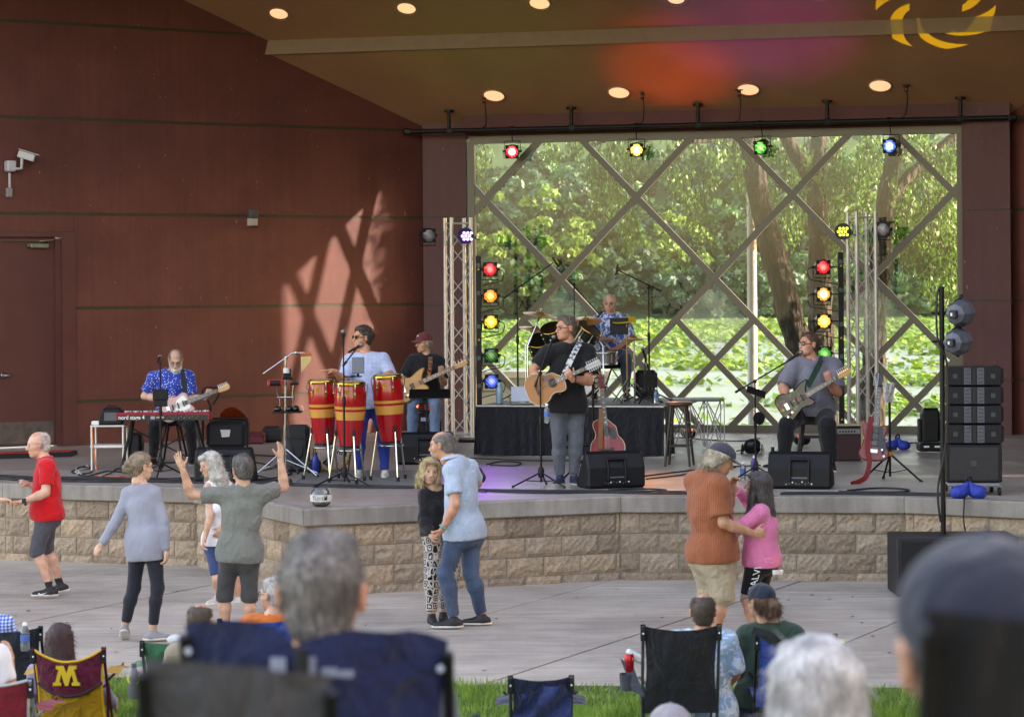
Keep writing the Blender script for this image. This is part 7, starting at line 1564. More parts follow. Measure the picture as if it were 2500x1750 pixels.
def bottle(label, u, v, r, h, col, capc, z0=None, Y=None, trans=False, lab=None, cat='bottle', name='bottle', pos=None):
 q = pos if pos is not None else (S(u, v) if Y is None else P(u, v, Y)); T = thing(name, label, cat, q); m = M('bottle_'+col+str(trans), col, .12 if trans else .35, .0 if trans else .15, var=.06, trans=.85 if trans else 0.)
 b = MB(); b.lathe([(r*.92, 0), (r, .01), (r, h*.62), (r*.95, h*.70), (r*.55, h*.84), (r*.42, h*.88)], q, Z, 18); b.build('body', m, T)
 b = MB(); b.lathe([(r*.5, h*.885), (r*.5, h*.985), (r*.4, h)], q, Z, 14); b.build('lid', M('lid_'+capc, capc, .5, var=0), T)
 if lab: b = MB(); b.lathe([(r*1.015, h*.34), (r*1.015, h*.58)], q, Z, 18, False, False); b.build('wrapper', M('wrap_'+lab, lab, .5, var=.25, vs=30), T)
 return T
bottle('blue steel bottle on the floor between the conga stands', 764, 1150, .04, .26, '#153a9c', '#1a1a1d')
bottle('tall pale blue flask on the left end of the drum riser', 1215, 984, .045, .27, '#8fb4c8', '#a8c4d0', pos=V((P(1215, 984, 32.3).x, 32.3, RZ+.012)))
bottle('purple steel bottle with a white lid beside the guitarist microphone stand', 1835, 1174, .042, .25, '#5a3f9e', '#d0cfd4')
bottle('clear water bottle with a blue label standing on the stage behind the dancers', 1807, 1179, .033, .2, '#c8d4dc', '#d8d8dc', trans=True, lab='#2a56b0')
bottle('clear water bottle with a blue label on the right end of the drum riser', 1596, 978, .033, .2, '#c8d4dc', '#e0e0e2', trans=True, lab='#3a66a8', pos=V((P(1598, 978, 32.0).x, 32.0, RZ+.012)))
hb = bottle('clear water bottle with a blue label hung on the singer microphone stand', 1333, 1035, .031, .215, '#c8d4dc', '#e8e8ea', trans=True, lab='#3a66b0', pos=P(1330, 1034, 26.86))
def soft_case(label, u, v, w, d, h, col, Y=None, yaw=0., strap=True, name='equipment_bag', cat='bag', wob=.02):
 q = S(u, v) if Y is None else fb(u, Y); T = thing(name, label, cat, q); b = MB(); b.box(q+Z*(h/2), (w, d, h), yaw, bev=min(w, d, h)*.16); bd = b.build('case_body', M('case_'+col, col, .7, var=.2, vs=12, bump=.3, bs=40), T)
 b = MB(); b.box(q+Z*(h*.72)-V((0, d*.5, 0)), (w*.94, .012, .012), yaw); b.build('zip', m_blk2, bd)
 if strap: b = MB(); b.tube(spline([q+V((-w*.22, -d*.5, h*.55)), q+V((-w*.15, -d*.53, h*.35)), q+V((w*.15, -d*.53, h*.35)), q+V((w*.22, -d*.5, h*.55))], 5), .012, 6); b.build('carry_strap', m_rub, T)
 return T
soft_case('tall black gear bag behind the percussion stand', 722, 1143, .27, .25, .56, '#17171a')
soft_case('black hard case on the floor by the maroon wall', 660, 1070, .27, .25, .23, '#1c1c1f', strap=False, cat='case', name='hard_case')
soft_case('dark red padded bag lying by the maroon wall', 619, 1073, .26, .3, .16, '#5a1420', strap=False)
soft_case('black drum case standing at the back of the drum riser', 1574, 978, .30, .28, .38, '#18181b', Y=33.6, strap=False, cat='case', name='drum_case').location.z = RZ+.01
soft_case('small black box with a flat unit on top beside the gear bag', 760, 1148, .16, .16, .16, '#1b1b1e', strap=False, cat='box', name='equipment_box')
q = fb(553, 31.6); T = thing('folding_wagon', 'black folding wagon with an orange-lined bag in it behind the keyboard', 'wagon', q); b = MB(); b.box(q+Z*.33, (.50, .62, .34), bev=.05); b.build('fabric_tub', M('wagon_fabric', '#16161a', .75, var=.15, bump=.3, bs=30), T)
b = MB(); b.tube(spline([q+V((-.28, -.32, .16)), q+V((-.28, -.33, .5)), q+V((-.24, -.33, .54)), q+V((.24, -.33, .54)), q+V((.28, -.33, .5)), q+V((.28, -.32, .16))], 4), .014, 8); b.build('frame', m_blk2, T)
b = MB(); b.tube(spline([q+V((-.19, -.3, .5)), q+V((-.19, -.34, .72)), q+V((-.28, -.35, .86)), q+V((-.25, -.35, .93)), q+V((-.09, -.35, .93)), q+V((-.07, -.35, .86)), q+V((-.15, -.34, .72))], 5), .012, 8); b.build('pull_handle', m_rub, T)
b = MB(); b.smooth(); b.sheet([[q+V((-.1+.34*i/6, -.1+.12*j, .52+.16*math.sin(math.pi*i/6*.8+.4)*(1-.3*j)-.02*j)) for i in range(7)] for j in range(4)]); b.build('orange_lining', M('orange_fabric', '#d85a1c', .6, var=.15), T)
b = MB(); b.prism([(-.065, .04), (.065, .04), (.05, -.05), (-.045, -.055)], .004, o=q+V((.0, -.315, .36)), x=(1, 0, 0), y=(0, 0, 1)); b.build('label_patch', m_paper, T)
for sx in (-.2, .2): b = MB(); b.cyl(q+V((sx-.02, -.25, .075)), q+V((sx+.02, -.25, .075)), .075, n=16); b.build('wheel', m_rub, T)
# ================================================================== keyboard corner
kp = P(393, 1003, 29.7); T = thing('stage_keyboard', 'red electronic keyboard with white lettering on its back panel', 'keyboard', V((kp.x, 29.7, STZ+.6)))
kw = 1.14; kz = kp.z; b = MB(); b.box(V((kp.x, 29.85, kz-.005)), (kw, .33, .085), bev=.008); bd = b.build('chassis', M('keyboard_red', '#8f0f1e', .35, var=.08), T)
b = MB(); b.box(V((kp.x, 29.683, kz-.015)), (kw-.045, .006, .066)); bp2 = b.build('rear_panel', M('kb_black', '#17171a', .5, var=.1), T); b = MB(); b.box(V((kp.x, 29.84, kz+.04)), (kw-.05, .29, .012)); b.build('top_panel', M('keyboard_red_top', '#a5182a', .4, var=.05), T)
text_mesh('lettering', 'nord stage 4', .068, m_white, T, V((kp.x-.535, 29.678, kz-.033)), (1, 0, 0), (0, 0, 1), bold=.0012, sx=.92)
rr = random.Random(3)
for k in range(26): b = MB(); q = V((kp.x-.5+1.0*k/25, 29.75+.05*rr.random(), kz+.046)); b.cyl(q, q+Z*rr.uniform(.012, .024), .008, n=8); b.build('knob', [m_blk2, m_white, m_grey][k % 3], T)
for k in range(16): b = MB(); q = V((kp.x-.08+.034*k, 29.679, kz-.02+(.018 if k % 2 else 0))); b.cyl(q, q-V((0, .006, 0)), .006, n=8); b.build('socket', [m_chr, m_gold][k % 2], bp2)
for k in range(36): b = MB(); b.box(V((kp.x-.52+.0295*k, 29.965, kz+.047)), (.022, .13, .012)); b.build('key', m_white, T)
b = MB(); b.box(V((kp.x-.12, 29.678, kz-.015)), (.05, .003, .035)); b.box(V((kp.x-.03, 29.678, kz-.012)), (.09, .003, .02)); b.build('printed_marks', M('print_grey', '#9a9a9c', .6, var=.3, vs=200), bp2)
T = thing('keyboard_stand', 'black folding stand carrying the red keyboard', 'stand', fb(393, 29.85))
for sx in (-1, 1):
 for dy in (-.18, .2): b = MB(); b.tube([V((kp.x+sx*.385, 29.85+dy*.3, kz-.06)), V((kp.x+sx*.5, 29.85+dy*1.3, STZ+.01))], .016, 8); b.build('leg', m_blk2, T)
 b = MB(); b.tube([V((kp.x+sx*.36, 29.72, kz-.052)), V((kp.x+sx*.36, 30.0, kz-.052))], .014, 8); b.build('support_arm', m_blk2, T)
for a, c in (((-.40, .5), (.32, -.02)), ((.40, .5), (-.32, -.02))): b = MB(); b.tube([V((kp.x+a[0], 29.9, STZ+a[1])), V((kp.x+c[0], 29.9, STZ+.12))], .009, 6); b.build('brace', m_blk2, T)
T = thing('keyboard_stool', 'black padded stool under the bearded keyboard player', 'stool', fb(418, 31.15)); q = fb(418, 31.15); b = MB(); b.lathe([(.17, .47), (.19, .49), (.19, .53), (.16, .55)], q, Z, 24); b.build('seat', m_blk, T)
for k in range(4): a = .7+k*math.pi/2; b = MB(); b.tube([q+V((math.cos(a)*.1, math.sin(a)*.1, .47)), q+V((math.cos(a)*.22, math.sin(a)*.22, .01))], .014, 8); b.build('leg', m_blk2, T)
q = fb(258, 29.7); T = thing('side_table', 'small aluminium two-shelf table left of the keyboard', 'table', q)
for sx in (-1, 1):
 for dy in (0, .3): b = MB(); b.tube([q+V((sx*.19, dy, .01)), q+V((sx*.19, dy, .54))], .014, 8); b.build('leg', m_alu, T)
for z in (.545, .30): b = MB(); b.box(q+V((0, .15, z)), (.41, .34, .02 if z > .5 else .035), bev=.004); b.build('shelf', m_alu, T)
q2 = q+V((.02, .12, .557)); T = thing('powered_speaker', 'small black powered speaker on the aluminium table', 'speaker', q2); b = MB(); b.prism([(-.13, 0), (.15, 0), (.16, .15), (.12, .2), (-.07, .2), (-.12, .12)], .2, o=q2+V((0, .1, 0)), x=(1, 0, 0), y=(0, 0, 1), bev=.02); b.build('cabinet', m_blk, T); b = MB(); b.box(q2+V((.02, -.102, .1)), (.16, .006, .1), bev=.002); b.build('rear_panel', m_grey, T); b = MB(); b.tube([q2+V((-.05, 0, .2)), q2+V((-.03, 0, .225)), q2+V((.06, 0, .225)), q2+V((.08, 0, .2))], .01, 6); b.build('handle', m_blk2, T)
b = MB(); b.box(q+V((-.15, .05, .58)), (.09, .08, .05), bev=.008); tag(b.build('power_adapter', m_white), 'small white power adapter at the corner of the aluminium table', 'adapter')
q = fb(322, 31.0); T = thing('floor_speaker', 'black speaker standing on the floor between the side table and the keyboard player', 'speaker', q); b = MB(); b.prism([(-.10, 0), (.10, 0), (.12, .22), (.10, .38), (-.10, .38), (-.11, .2)], .25, o=q+V((0, .12, 0)), x=(1, 0, 0), y=(0, 0, 1), bev=.03); b.build('cabinet', m_blk, T); b = MB(); b.box(q+V((0, -.132, .19)), (.15, .006, .26), bev=.002); b.build('grille', m_grille, T)
q0, q1 = S(-40, 1096), S(186, 1092); T = thing('cable_ramp', 'black cable ramp with a red top by the stage door', 'cable ramp', (q0+q1)/2)
b = MB(); b.hexa([V((q0.x, 31.9, STZ+.002)), V((q1.x, 32.3, STZ+.002)), V((q1.x, 32.8, STZ+.002)), V((q0.x, 32.4, STZ+.002)), V((q0.x, 31.98, STZ+.06)), V((q1.x, 32.38, STZ+.06)), V((q1.x, 32.72, STZ+.06)), V((q0.x, 32.32, STZ+.06))]); b.build('ramp_body', m_rub, T)
b = MB(); b.hexa([V((q0.x+.05, 32.03, STZ+.061)), V((q1.x-.05, 32.43, STZ+.061)), V((q1.x-.05, 32.68, STZ+.061)), V((q0.x+.05, 32.28, STZ+.061)), V((q0.x+.05, 32.03, STZ+.07)), V((q1.x-.05, 32.43, STZ+.07)), V((q1.x-.05, 32.68, STZ+.07)), V((q0.x+.05, 32.28, STZ+.07))]); b.build('ramp_lid', M('ramp_red', '#b5281c', .6, var=.15), T)
# ================================================================== drum riser and kit
qa, qb_ = P(1160, 990, 31.9), P(1617, 998, 31.3); ra, rb = V((qa.x, 31.9, 0)), V((qb_.x, 31.3, 0)); rd = (rb-ra).normalized(); rn = V((-rd.y, rd.x, 0))
T = thing('drum_riser', 'low drum riser with a pleated black skirt', 'riser', (ra+rb)/2+Z*STZ); Lr = (rb-ra).length
b = MB(); c8 = [ra, rb, rb+rn*2.44, ra+rn*2.44]; b.hexa([p+Z*(RZ-.06) for p in c8]+[p+Z*RZ for p in c8]); b.build('deck', M('riser_deck', '#55534f', .6, var=.2, vs=5), T)
def skirt(a, c, seed):
 L_ = (c-a).length; d = (c-a).normalized(); n = V((d.y, -d.x, 0)); N = int(L_*60); rg_ = random.Random(seed); rows = []
 for j in range(9):
  t = j/8; row = []
  for i in range(N+1):
   s_ = i/N*L_; w = .5+.5*math.sin(s_*44+2.2*math.sin(s_*7+seed)); amp = .004+.026*t; row.append(a+d*s_+n*(.012+amp*(w+.35*math.sin(s_*17+seed)))+Z*(RZ-.005-(RZ-STZ-.02)*t+.006*math.sin(s_*5+seed)*t))
  rows.append(row)
 return rows
b = MB(); b.smooth(); b.sheet(skirt(ra, rb, 1)); b.sheet(skirt(ra+rn*2.44, ra, 4)); b.sheet(skirt(rb, rb+rn*.5, 6)); b.build('skirt', cloth('skirt_black', '#1c1c21', wrk=.5), T)
b = MB(); b.tube([ra+Z*(RZ-.002)-rn*.01, rb+Z*(RZ-.002)-rn*.01], .012, 6); b.build('edge_trim', m_alu, T)
m_cym = M('cymbal_bronze', '#c79a4a', .35, .75, var=.15, vs=30); m_shell = M('drum_shell_dark', '#1d2418', .15, .2, var=.2, coat=.5)
KT = thing('drum_kit', 'dark drum kit with gold hoops, cymbals and chrome stands on the riser', 'drum kit', V((P(1440, 900, 32.8).x, 32.8, RZ)))
def drum(nm, c, ax, r, h, hoop, m=m_shell, head=m_white):
 c = V(c); ax = V(ax).normalized(); b = MB(); b.lathe([(r, -h/2), (r, h/2)], c, ax, 30, False, False); d_ = b.build(nm, m, KT)
 for sg in (-1, 1):
  b = MB(); b.lathe([(r*1.0, sg*h/2-.012), (r*1.06, sg*h/2-.012), (r*1.06, sg*h/2+.012), (r*.98, sg*h/2+.012)], c, ax, 30, False, False); b.build('hoop', hoop, d_)
  b = MB(); b.lathe([(r*.98, sg*(h/2+.004)), (.005, sg*(h/2+.006))], c, ax, 30, False, True); b.build('drumhead', head, d_)
 x, y, _ = frame(ax)
 for k in range(8): a = k*math.pi/4+.2; o = c+(x*math.cos(a)+y*math.sin(a))*(r+.012); b = MB(); b.tube([o-ax*(h*.5), o+ax*(h*.5)], .006, 6); b.box(o, (.022, .022, .045), M3=Matrix((x, y, ax)).transposed(), bev=.004); b.build('lug', m_chr, d_)
mh_dark = M('drumhead_dark', '#15170f', .3, .1, var=.2)
drum('tom_drum', P(1348, 818, 32.6), (-.25, -.5, .83), .14, .2, m_gold, head=mh_dark); drum('tom_drum', P(1427, 822, 32.5), (.5, -.35, .8), .165, .24, m_gold, head=mh_dark); drum('tom_drum', P(1318, 846, 32.9), (-.2, -.6, .77), .15, .2, m_gold, head=mh_dark)
drum('snare_drum', P(1474, 877, 32.7), (0, -.06, 1), .165, .15, m_chr, m=m_chr); drum('bass_drum', P(1440, 930, 32.7)+V((-.14, 0, 0)), (-.25, -1, .0), .23, .4, m_gold, head=M('kick_head', '#c9c5c8', .4, var=.1))
drum('floor_tom', P(1395, 905, 33.3), (0, 0, 1), .19, .34, m_gold)
def cymbal(p, ax, r, base, nm='cymbal'):
 p = V(p); ax = V(ax).normalized(); b = MB(); b.lathe([(r, 0), (r*.7, r*.06), (r*.25, r*.12), (r*.2, r*.20), (r*.08, r*.24), (.008, r*.25)], p, ax, 36, False, True); cy = b.build(nm, m_cym, KT); b = MB(); b.cyl(p+ax*(r*.24), p+ax*(r*.24+.03), .014, n=10); b.build('wing_nut', m_chr, cy)
 base = V(base); b = MB(); b.tube([p, base+Z*.75, base+Z*.05] if abs(base.x-p.x) > .1 else [p, base+Z*.05], .0105, 8); st_ = b.build('cymbal_stand', m_chr, KT)
 for k in range(3): a = .5+k*2.094; b = MB(); b.tube([base+Z*.26, base+V((math.cos(a)*.27, math.sin(a)*.27, .012))], .009, 6); b.build('stand_leg', m_chr, st_)
def rz_(u, Y): q = P(u, 900, Y); return V((q.x, Y, RZ))
cymbal(P(1318, 771, 32.5), (.16, -.1, 1), .235, rz_(1285, 32.4)); cymbal(P(1305, 806, 32.8), (.18, -.12, 1), .22, rz_(1280, 32.75)); cymbal(P(1429, 786, 32.7), (-.03, -.28, 1), .21, rz_(1470, 32.3)); cymbal(P(1546, 831, 32.5), (.02, -.05, 1), .155, rz_(1546, 32.5), 'hi_hat')
b = MB(); b.lathe([(.155, 0), (.1, -.012), (.008, -.02)], P(1546, 833, 32.5), Z, 32, False, False); b.build('hi_hat', m_cym, KT)
b = MB(); c = rz_(1490, 33.45); b.lathe([(.16, .42), (.18, .44), (.18, .50), (.15, .52)], c, Z, 24); b.build('throne_seat', m_blk, KT)
for k in range(3): a = k*2.094; b = MB(); b.tube([c+Z*.42, c+V((math.cos(a)*.28, math.sin(a)*.28, .01))], .012, 6); b.build('throne_leg', m_chr, KT)
for (a_, c_) in ((P(1486, 832, 33.05), P(1462, 868, 32.6)), (P(1497, 855, 33.05), P(1470, 872, 32.6))): b = MB(); b.tube([a_, c_], .007, 6); tag(b.build('drumstick', M('stick_wood', '#b9935c', .6)), 'wooden drumstick in the %s of the drummer' % ('raised right hand' if a_.z > P(1490, 845, 33.05).z else 'lowered left hand'), 'drumstick', 'drumsticks')
T = thing('music_stand', 'music stand with a yellow cloth over its desk in front of the drummer', 'music stand', rz_(1528, 32.2)); q = rz_(1528, 32.2); dk = P(1520, 795, 32.2)
b = MB(); b.tube([q+Z*.1, V((q.x, 32.2, dk.z))], .011, 8); b.build('pole', M('copper_tube', '#8a6a4a', .4, .8), T)
for k in range(3): a = .2+k*2.094; b = MB(); b.tube([q+Z*.3, q+V((math.cos(a)*.27, math.sin(a)*.27, .012))], .009, 6); b.build('leg', m_chr, T)
b = MB(); b.box(P(1510, 800, 32.2), (.24, .012, .22), M3=Matrix.Rotation(-.2, 3, 'X')); b.build('desk', m_blk, T); b = MB(); b.smooth(); b.sheet([[P(1492+57*i/6+(3*j), 778+15*j+1.2*math.sin(i), 32.16-.10*(1-j)+.3*(1-j)) for i in range(7)] for j in range(2)]); b.build('yellow_cloth', M('yellow_cloth', '#c9a31c', .6, var=.1), T)
b = MB(); b.box(P(1272, 962, 32.0), (.30, .012, .2), M3=Matrix.Rotation(-.35, 3, 'X')); T = thing('laptop', 'open silver laptop at the left end of the drum riser', 'laptop', P(1272, 980, 32.0)); b.build('screen', M('laptop_silver', '#9a9ca0', .3, .7), T); b = MB(); b.box(V((P(1272, 980, 32.0).x, 32.15, RZ+.018)), (.30, .21, .018), bev=.004); b.build('keyboard_deck', M('laptop_silver', '#9a9ca0', .3, .7), T)
# ================================================================== guitars
def smooth_outline(pts, n=6): return [(p.x, p.y) for p in spline([V((a, b_, 0)) for a, b_ in pts], n, True)]
AC = smooth_outline([(-.50, 0), (-.49, .10), (-.44, .175), (-.35, .200), (-.27, .180), (-.21, .135), (-.15, .125), (-.08, .145), (-.02, .13), (.0, .06), (.0, .02), (-.01, -.025), (-.06, -.075), (-.10, -.115), (-.15, -.125), (-.21, -.135), (-.27, -.18), (-.35, -.20), (-.44, -.175), (-.49, -.10)])
TELE = smooth_outline([(-.38, 0), (-.37, .10), (-.30, .16), (-.2, .145), (-.12, .12), (-.04, .14), (.015, .11), (.02, .04), (.01, -.02), (.04, -.07), (.05, -.11), (.0, -.125), (-.06, -.105), (-.12, -.11), (-.2, -.14), (-.30, -.16), (-.37, -.10)])
STRAT = smooth_outline([(-.37, .02), (-.36, .12), (-.29, .165), (-.2, .14), (-.12, .12), (-.03, .15), (.06, .165), (.09, .145), (.04, .09), (.01, .035), (.01, -.03), (.04, -.08), (.03, -.125), (-.03, -.125), (-.1, -.105), (-.18, -.13), (-.28, -.165), (-.35, -.12)])
def guitar(label, o, nd, face, kind, colb, neckL=.46, headL=.17, tuners=6, acoustic=False, sc=1., fb_col='#3a251a', neck_col='#a8743c', guard=None, head_col=None, flip=1, group='guitars', mat=None, side=None, headstyle='strat'):
 "o: where neck meets body on the front face; nd: neck direction; face: outward normal"
 o = V(o); nd = V(nd).normalized(); fz = V(face); fz = (fz-nd*fz.dot(nd)).normalized(); sd_ = fz.cross(nd).normalized()*flip; yv = sd_; 
 T = thing('acoustic_guitar' if acoustic else ('bass_guitar' if tuners == 4 else 'electric_guitar'), label, 'guitar', o-nd*.2*sc, group); out = [(a*sc, b_*sc) for a, b_ in kind]; th = (.10 if acoustic else .044)*sc
 zdir = nd.cross(yv); og = o if zdir.dot(fz) > 0 else o
 def pt(x, y, z): return o + nd*(x*sc) + yv*(y*sc) + fz*(z*sc)
 bm = mat or M('gtr_'+colb, colb, .32, var=.2, vs=5, coat=.15); b = MB()
 if zdir.dot(fz) > 0: b.prism(out, th, o=o-fz*th, x=nd, y=yv, bev=.004 if acoustic else .012)
 else: b.prism(out, th, o=o, x=nd, y=yv, bev=.004 if acoustic else .012)
 bd = b.build('body', bm, T)
 if acoustic:
  b = MB(); loop = [pt(a/sc, c/sc, .001) for a, c in out]; b.tube(loop+[loop[0]], .004*sc, 5, False); b.build('binding', M('binding_cream', '#d2c4a0', .5, var=0), T)
  b = MB(); b.lathe([(.050*sc, .0015), (.003, .002)], pt(-.145, 0, 0), fz, 24, False, True); b.build('sound_hole', m_black, T); b = MB(); b.torus(pt(-.145, 0, .002), fz, .055*sc, .004*sc, 28, 5); b.build('rosette', M('rosette', '#5a3c22', .5, var=.2), T)
  b = MB(); b.box(pt(-.36, 0, .006), (.03*sc, .14*sc, .012), M3=Matrix((nd, yv, nd.cross(yv))).transposed(), bev=.003); b.build('bridge', m_wood_d, T)
  b = MB(); b.prism([(a*sc, c*sc) for a, c in smooth_outline([(-.10, -.052), (-.14, -.058), (-.19, -.045), (-.24, -.06), (-.25, -.10), (-.20, -.115), (-.13, -.10)], 4)], .002, o=pt(0, 0, .0005) if zdir.dot(fz) > 0 else pt(0, 0, .0025), x=nd, y=yv); b.build('pickguard', M('guard_'+(guard or '#1a1414'), guard or '#1a1414', .2, var=.1), T)
 else:
  if guard:
   g = smooth_outline([(-.005, .03), (-.03, .10), (-.09, .085), (-.14, .06), (-.16, .0), (-.22, -.04), (-.27, -.09), (-.23, -.13), (-.15, -.11), (-.08, -.085), (-.01, -.08), (.015, -.05)], 4)
   b = MB(); b.prism([(a*sc, c*sc) for a, c in g], .003, o=pt(0, 0, .0005) if zdir.dot(fz) > 0 else pt(0, 0, .0035), x=nd, y=yv); b.build('pickguard', M('guard_'+guard, guard, .25, var=.05), T)
  for x_ in ((-.06, -.13, -.20) if tuners == 6 else (-.13, -.16)): b = MB(); b.box(pt(x_, 0, .008), (.018*sc, .075*sc, .01), M3=Matrix((nd, yv, nd.cross(yv))).transposed(), bev=.003); b.build('pickup', m_blk2, T)
  b = MB(); b.box(pt(-.26, 0, .008), (.045*sc, .08*sc, .012), M3=Matrix((nd, yv, nd.cross(yv))).transposed(), bev=.003); b.build('bridge', m_chr, T)
  for k in range(3): b = MB(); q = pt(-.24-.035*k, -.085-.012*k, 0); b.cyl(q, q+fz*.016, .012, n=10); b.build('knob', [m_chr, m_blk2][k % 2], T)
 w0, w1 = .028*sc, .022*sc; b = MB(); x0 = -.10 if acoustic else -.045
 b.hexa([pt(x0, -.028, -.02), pt(neckL, -.022, -.02), pt(neckL, -.022, .004), pt(x0, -.028, .004), pt(x0, .028, -.02), pt(neckL, .022, -.02), pt(neckL, .022, .004), pt(x0, .028, .004)]); b.build('neck', M('neck_'+neck_col, neck_col, .35, var=.15), T)
 b = MB(); b.hexa([pt(x0, -.028, .0042), pt(neckL, -.022, .0042), pt(neckL, -.022, .010), pt(x0, -.028, .010), pt(x0, .028, .0042), pt(neckL, .022, .0042), pt(neckL, .022, .010), pt(x0, .028, .010)]); fbm = b.build('fretboard', M('fretb_'+fb_col, fb_col, .45, var=.15), T)
 sl_ = neckL+.26*(1 if not acoustic else 1.35); xx = sl_
 for k in range(1, 17):
  xp = neckL - sl_*(1-2**(-k/12)); 
  if xp < x0: break
  b = MB(); hw = .0215+.006*(neckL-xp)/neckL; b.box(pt(xp, 0, .0106), (.0022*sc, 2*hw*sc, .002), M3=Matrix((nd, yv, nd.cross(yv))).transposed()); b.build('fret', m_chr, fbm)
  if k in (3, 5, 7, 9, 12, 15): b = MB(); b.box(pt(xp+.011, 0, .0104), (.008*sc, .022*sc if acoustic else .008*sc, .001), M3=Matrix((nd, yv, nd.cross(yv))).transposed()); b.build('inlay', m_white, fbm)
 hl = headL; hc_ = head_col or neck_col
 if headstyle == 'strat': ho = smooth_outline([(0, -.022), (.02, -.03), (hl*.55, -.035), (hl*.95, -.03), (hl*1.05, .0), (hl, .035), (hl*.88, .045), (hl*.5, .035), (.02, .024)], 3)
 else: ho = [(0, -.022), (.03, -.034), (hl, -.04), (hl*1.03, 0), (hl, .04), (.03, .034), (0, .022)]
 ho = [((neckL+a)*sc, c*sc) for a, c in ho]; b = MB(); b.prism(ho, .015*sc, o=pt(0, 0, -.014) if zdir.dot(fz) > 0 else pt(0, 0, .001), x=nd, y=yv, bev=.002); b.build('headstock', M('head_'+hc_, hc_, .3, var=.12), T)
 for k in range(tuners):
  if headstyle == 'strat': xk = neckL+hl*(.15+.75*k/(tuners-1)); ys = [.055]
  else: xk = neckL+hl*(.2+.7*(k % (tuners//2))/(tuners//2-1)); ys = [.06 if k < tuners//2 else -.06]
  for y_ in ys: b = MB(); b.tube([pt(xk, y_*.5, -.004), pt(xk, y_, -.004)], .004*sc, 6); b.ball(pt(xk, y_*1.05, -.004), .010*sc, 8, 6); b.cyl(pt(xk, y_*.35, 0), pt(xk, y_*.35, .014), .005*sc, n=8); b.build('tuner', m_chr, T)
 ns = tuners if tuners != 12 else 6; b = MB()
 for k in range(ns): y_ = (-.5+k/(ns-1))*.036; b.tube([pt(-.36 if acoustic else -.25, y_*1.25, .016), pt(neckL, y_, .013)], .0009, 4, False)
 b.build('strings', M('string_steel', '#b8b4a8', .3, 1., var=0), T); return T
def strap(label, pts, w, mat, up=(0, -1, 0)):
 pp = spline([V(p) for p in pts], 8); b = MB(); b.smooth(); L_, R_ = [], []
 for i, p in enumerate(pp):
  d = (pp[min(i+1, len(pp)-1)]-pp[max(i-1, 0)]).normalized(); s_ = d.cross(V(up)).normalized(); L_.append(p-s_*w/2); R_.append(p+s_*w/2)
 b.sheet([L_, R_]); n_ = V(up)*-.004; b.sheet([[p+n_ for p in R_], [p+n_ for p in L_]]); return tag(b.build('guitar_strap', mat), label, 'strap')
YK = 30.62; g0 = P(452, 968, YK)
guitar('pale pink electric guitar with a white pickguard held by the bearded man', P(455, 969, YK), P(530, 941, YK-.02)-P(440, 974, YK), (.05, -1, .22), TELE, '#b98f8c', neckL=.40, headL=.15, guard='#d8d6d0', neck_col='#b98444', flip=1)
guitar('sunburst bass guitar held by the seated bassist', P(1028, 928, 31.6), P(1110, 893, 31.55)-P(1010, 936, 31.6), (.05, -1, .2), STRAT, '#b07a34', neckL=.46, headL=.17, tuners=4, guard=None, fb_col='#7a4f2a', neck_col='#b07a3c', flip=1, sc=1.0)
guitar('natural spruce twelve-string acoustic guitar held by the singer', P(1372, 925, 26.93), P(1420, 904, 26.9)-P(1340, 938, 26.95), (-.12, -1, .12), AC, '#96560f', neckL=.30, headL=.20, tuners=12, acoustic=True, guard='#5a2a1c', head_col='#8f8f92', headstyle='slot', sc=.88, flip=-1)
def psy():
 m, nt, b = base_mat('flower_painted'); L = nt.links; v = nn(nt, 'ShaderNodeTexVoronoi'); v.inputs['Scale'].default_value = 26; L.new(mapping(nt), v.inputs['Vector'])
 x = nn(nt, 'ShaderNodeSeparateColor'); L.new(v.outputs['Color'], x.inputs[0]); c1 = ramp(nt, x.outputs[0], [(.15, '#12161a'), (.35, '#1c5a2c'), (.5, '#b0791c'), (.62, '#7a2468'), (.75, '#2f7a3a'), (.9, '#b02c2c')], 'CONSTANT')
 mx = nn(nt, 'ShaderNodeMix', data_type='RGBA'); L.new(ramp(nt, v.outputs['Distance'], [(.38, (0, 0, 0)), (.44, (1, 1, 1))]), mx.inputs['Factor']); L.new(c1, mx.inputs['A']); mx.inputs['B'].default_value = (.01, .013, .016, 1); L.new(mx.outputs['Result'], b.inputs['Base Color']); b.inputs['Roughness'].default_value = .2; return m
guitar('black electric guitar painted with bright flowers held by the large man', P(1966, 975, 27.75), P(2035, 936, 27.7)-P(1940, 990, 27.8), (.05, -1, .25), STRAT, '#101214', neckL=.40, headL=.16, guard=None, neck_col='#b07a34', mat=psy(), flip=1)
guitar('red acoustic guitar on a stand behind the centre monitor wedge', P(1472, 1026, 27.95), P(1464, 930, 28.05)-P(1474, 1050, 27.9), (-.1, -1, .12), AC, '#8a0c10', neckL=.36, headL=.17, tuners=6, acoustic=True, guard='#141214', head_col='#6a1a1c', headstyle='slot', flip=1, sc=.98)
guitar('dark red electric guitar leaning on the stand left of the speaker stack', P(2133, 1058, 27.2), P(2145, 930, 27.3)-P(2131, 1080, 27.15), (-.15, -1, .1), STRAT, '#7a2a22', neckL=.46, headL=.16, guard='#141416', fb_col='#3a251a', neck_col='#b07a3c', head_col='#1a1a1c', flip=1)
strap('white and black patterned strap on the shoulder of the singer', [P(1357, 962, 27.02), P(1375, 915, 27.02), P(1396, 870, 27.05), P(1410, 845, 27.15), P(1416, 838, 27.3), P(1412, 842, 27.5), P(1390, 900, 27.6)], .062, cloth('strap_scroll', '#d0d2d4', 'speckle', '#3a3c42', sc=.35))
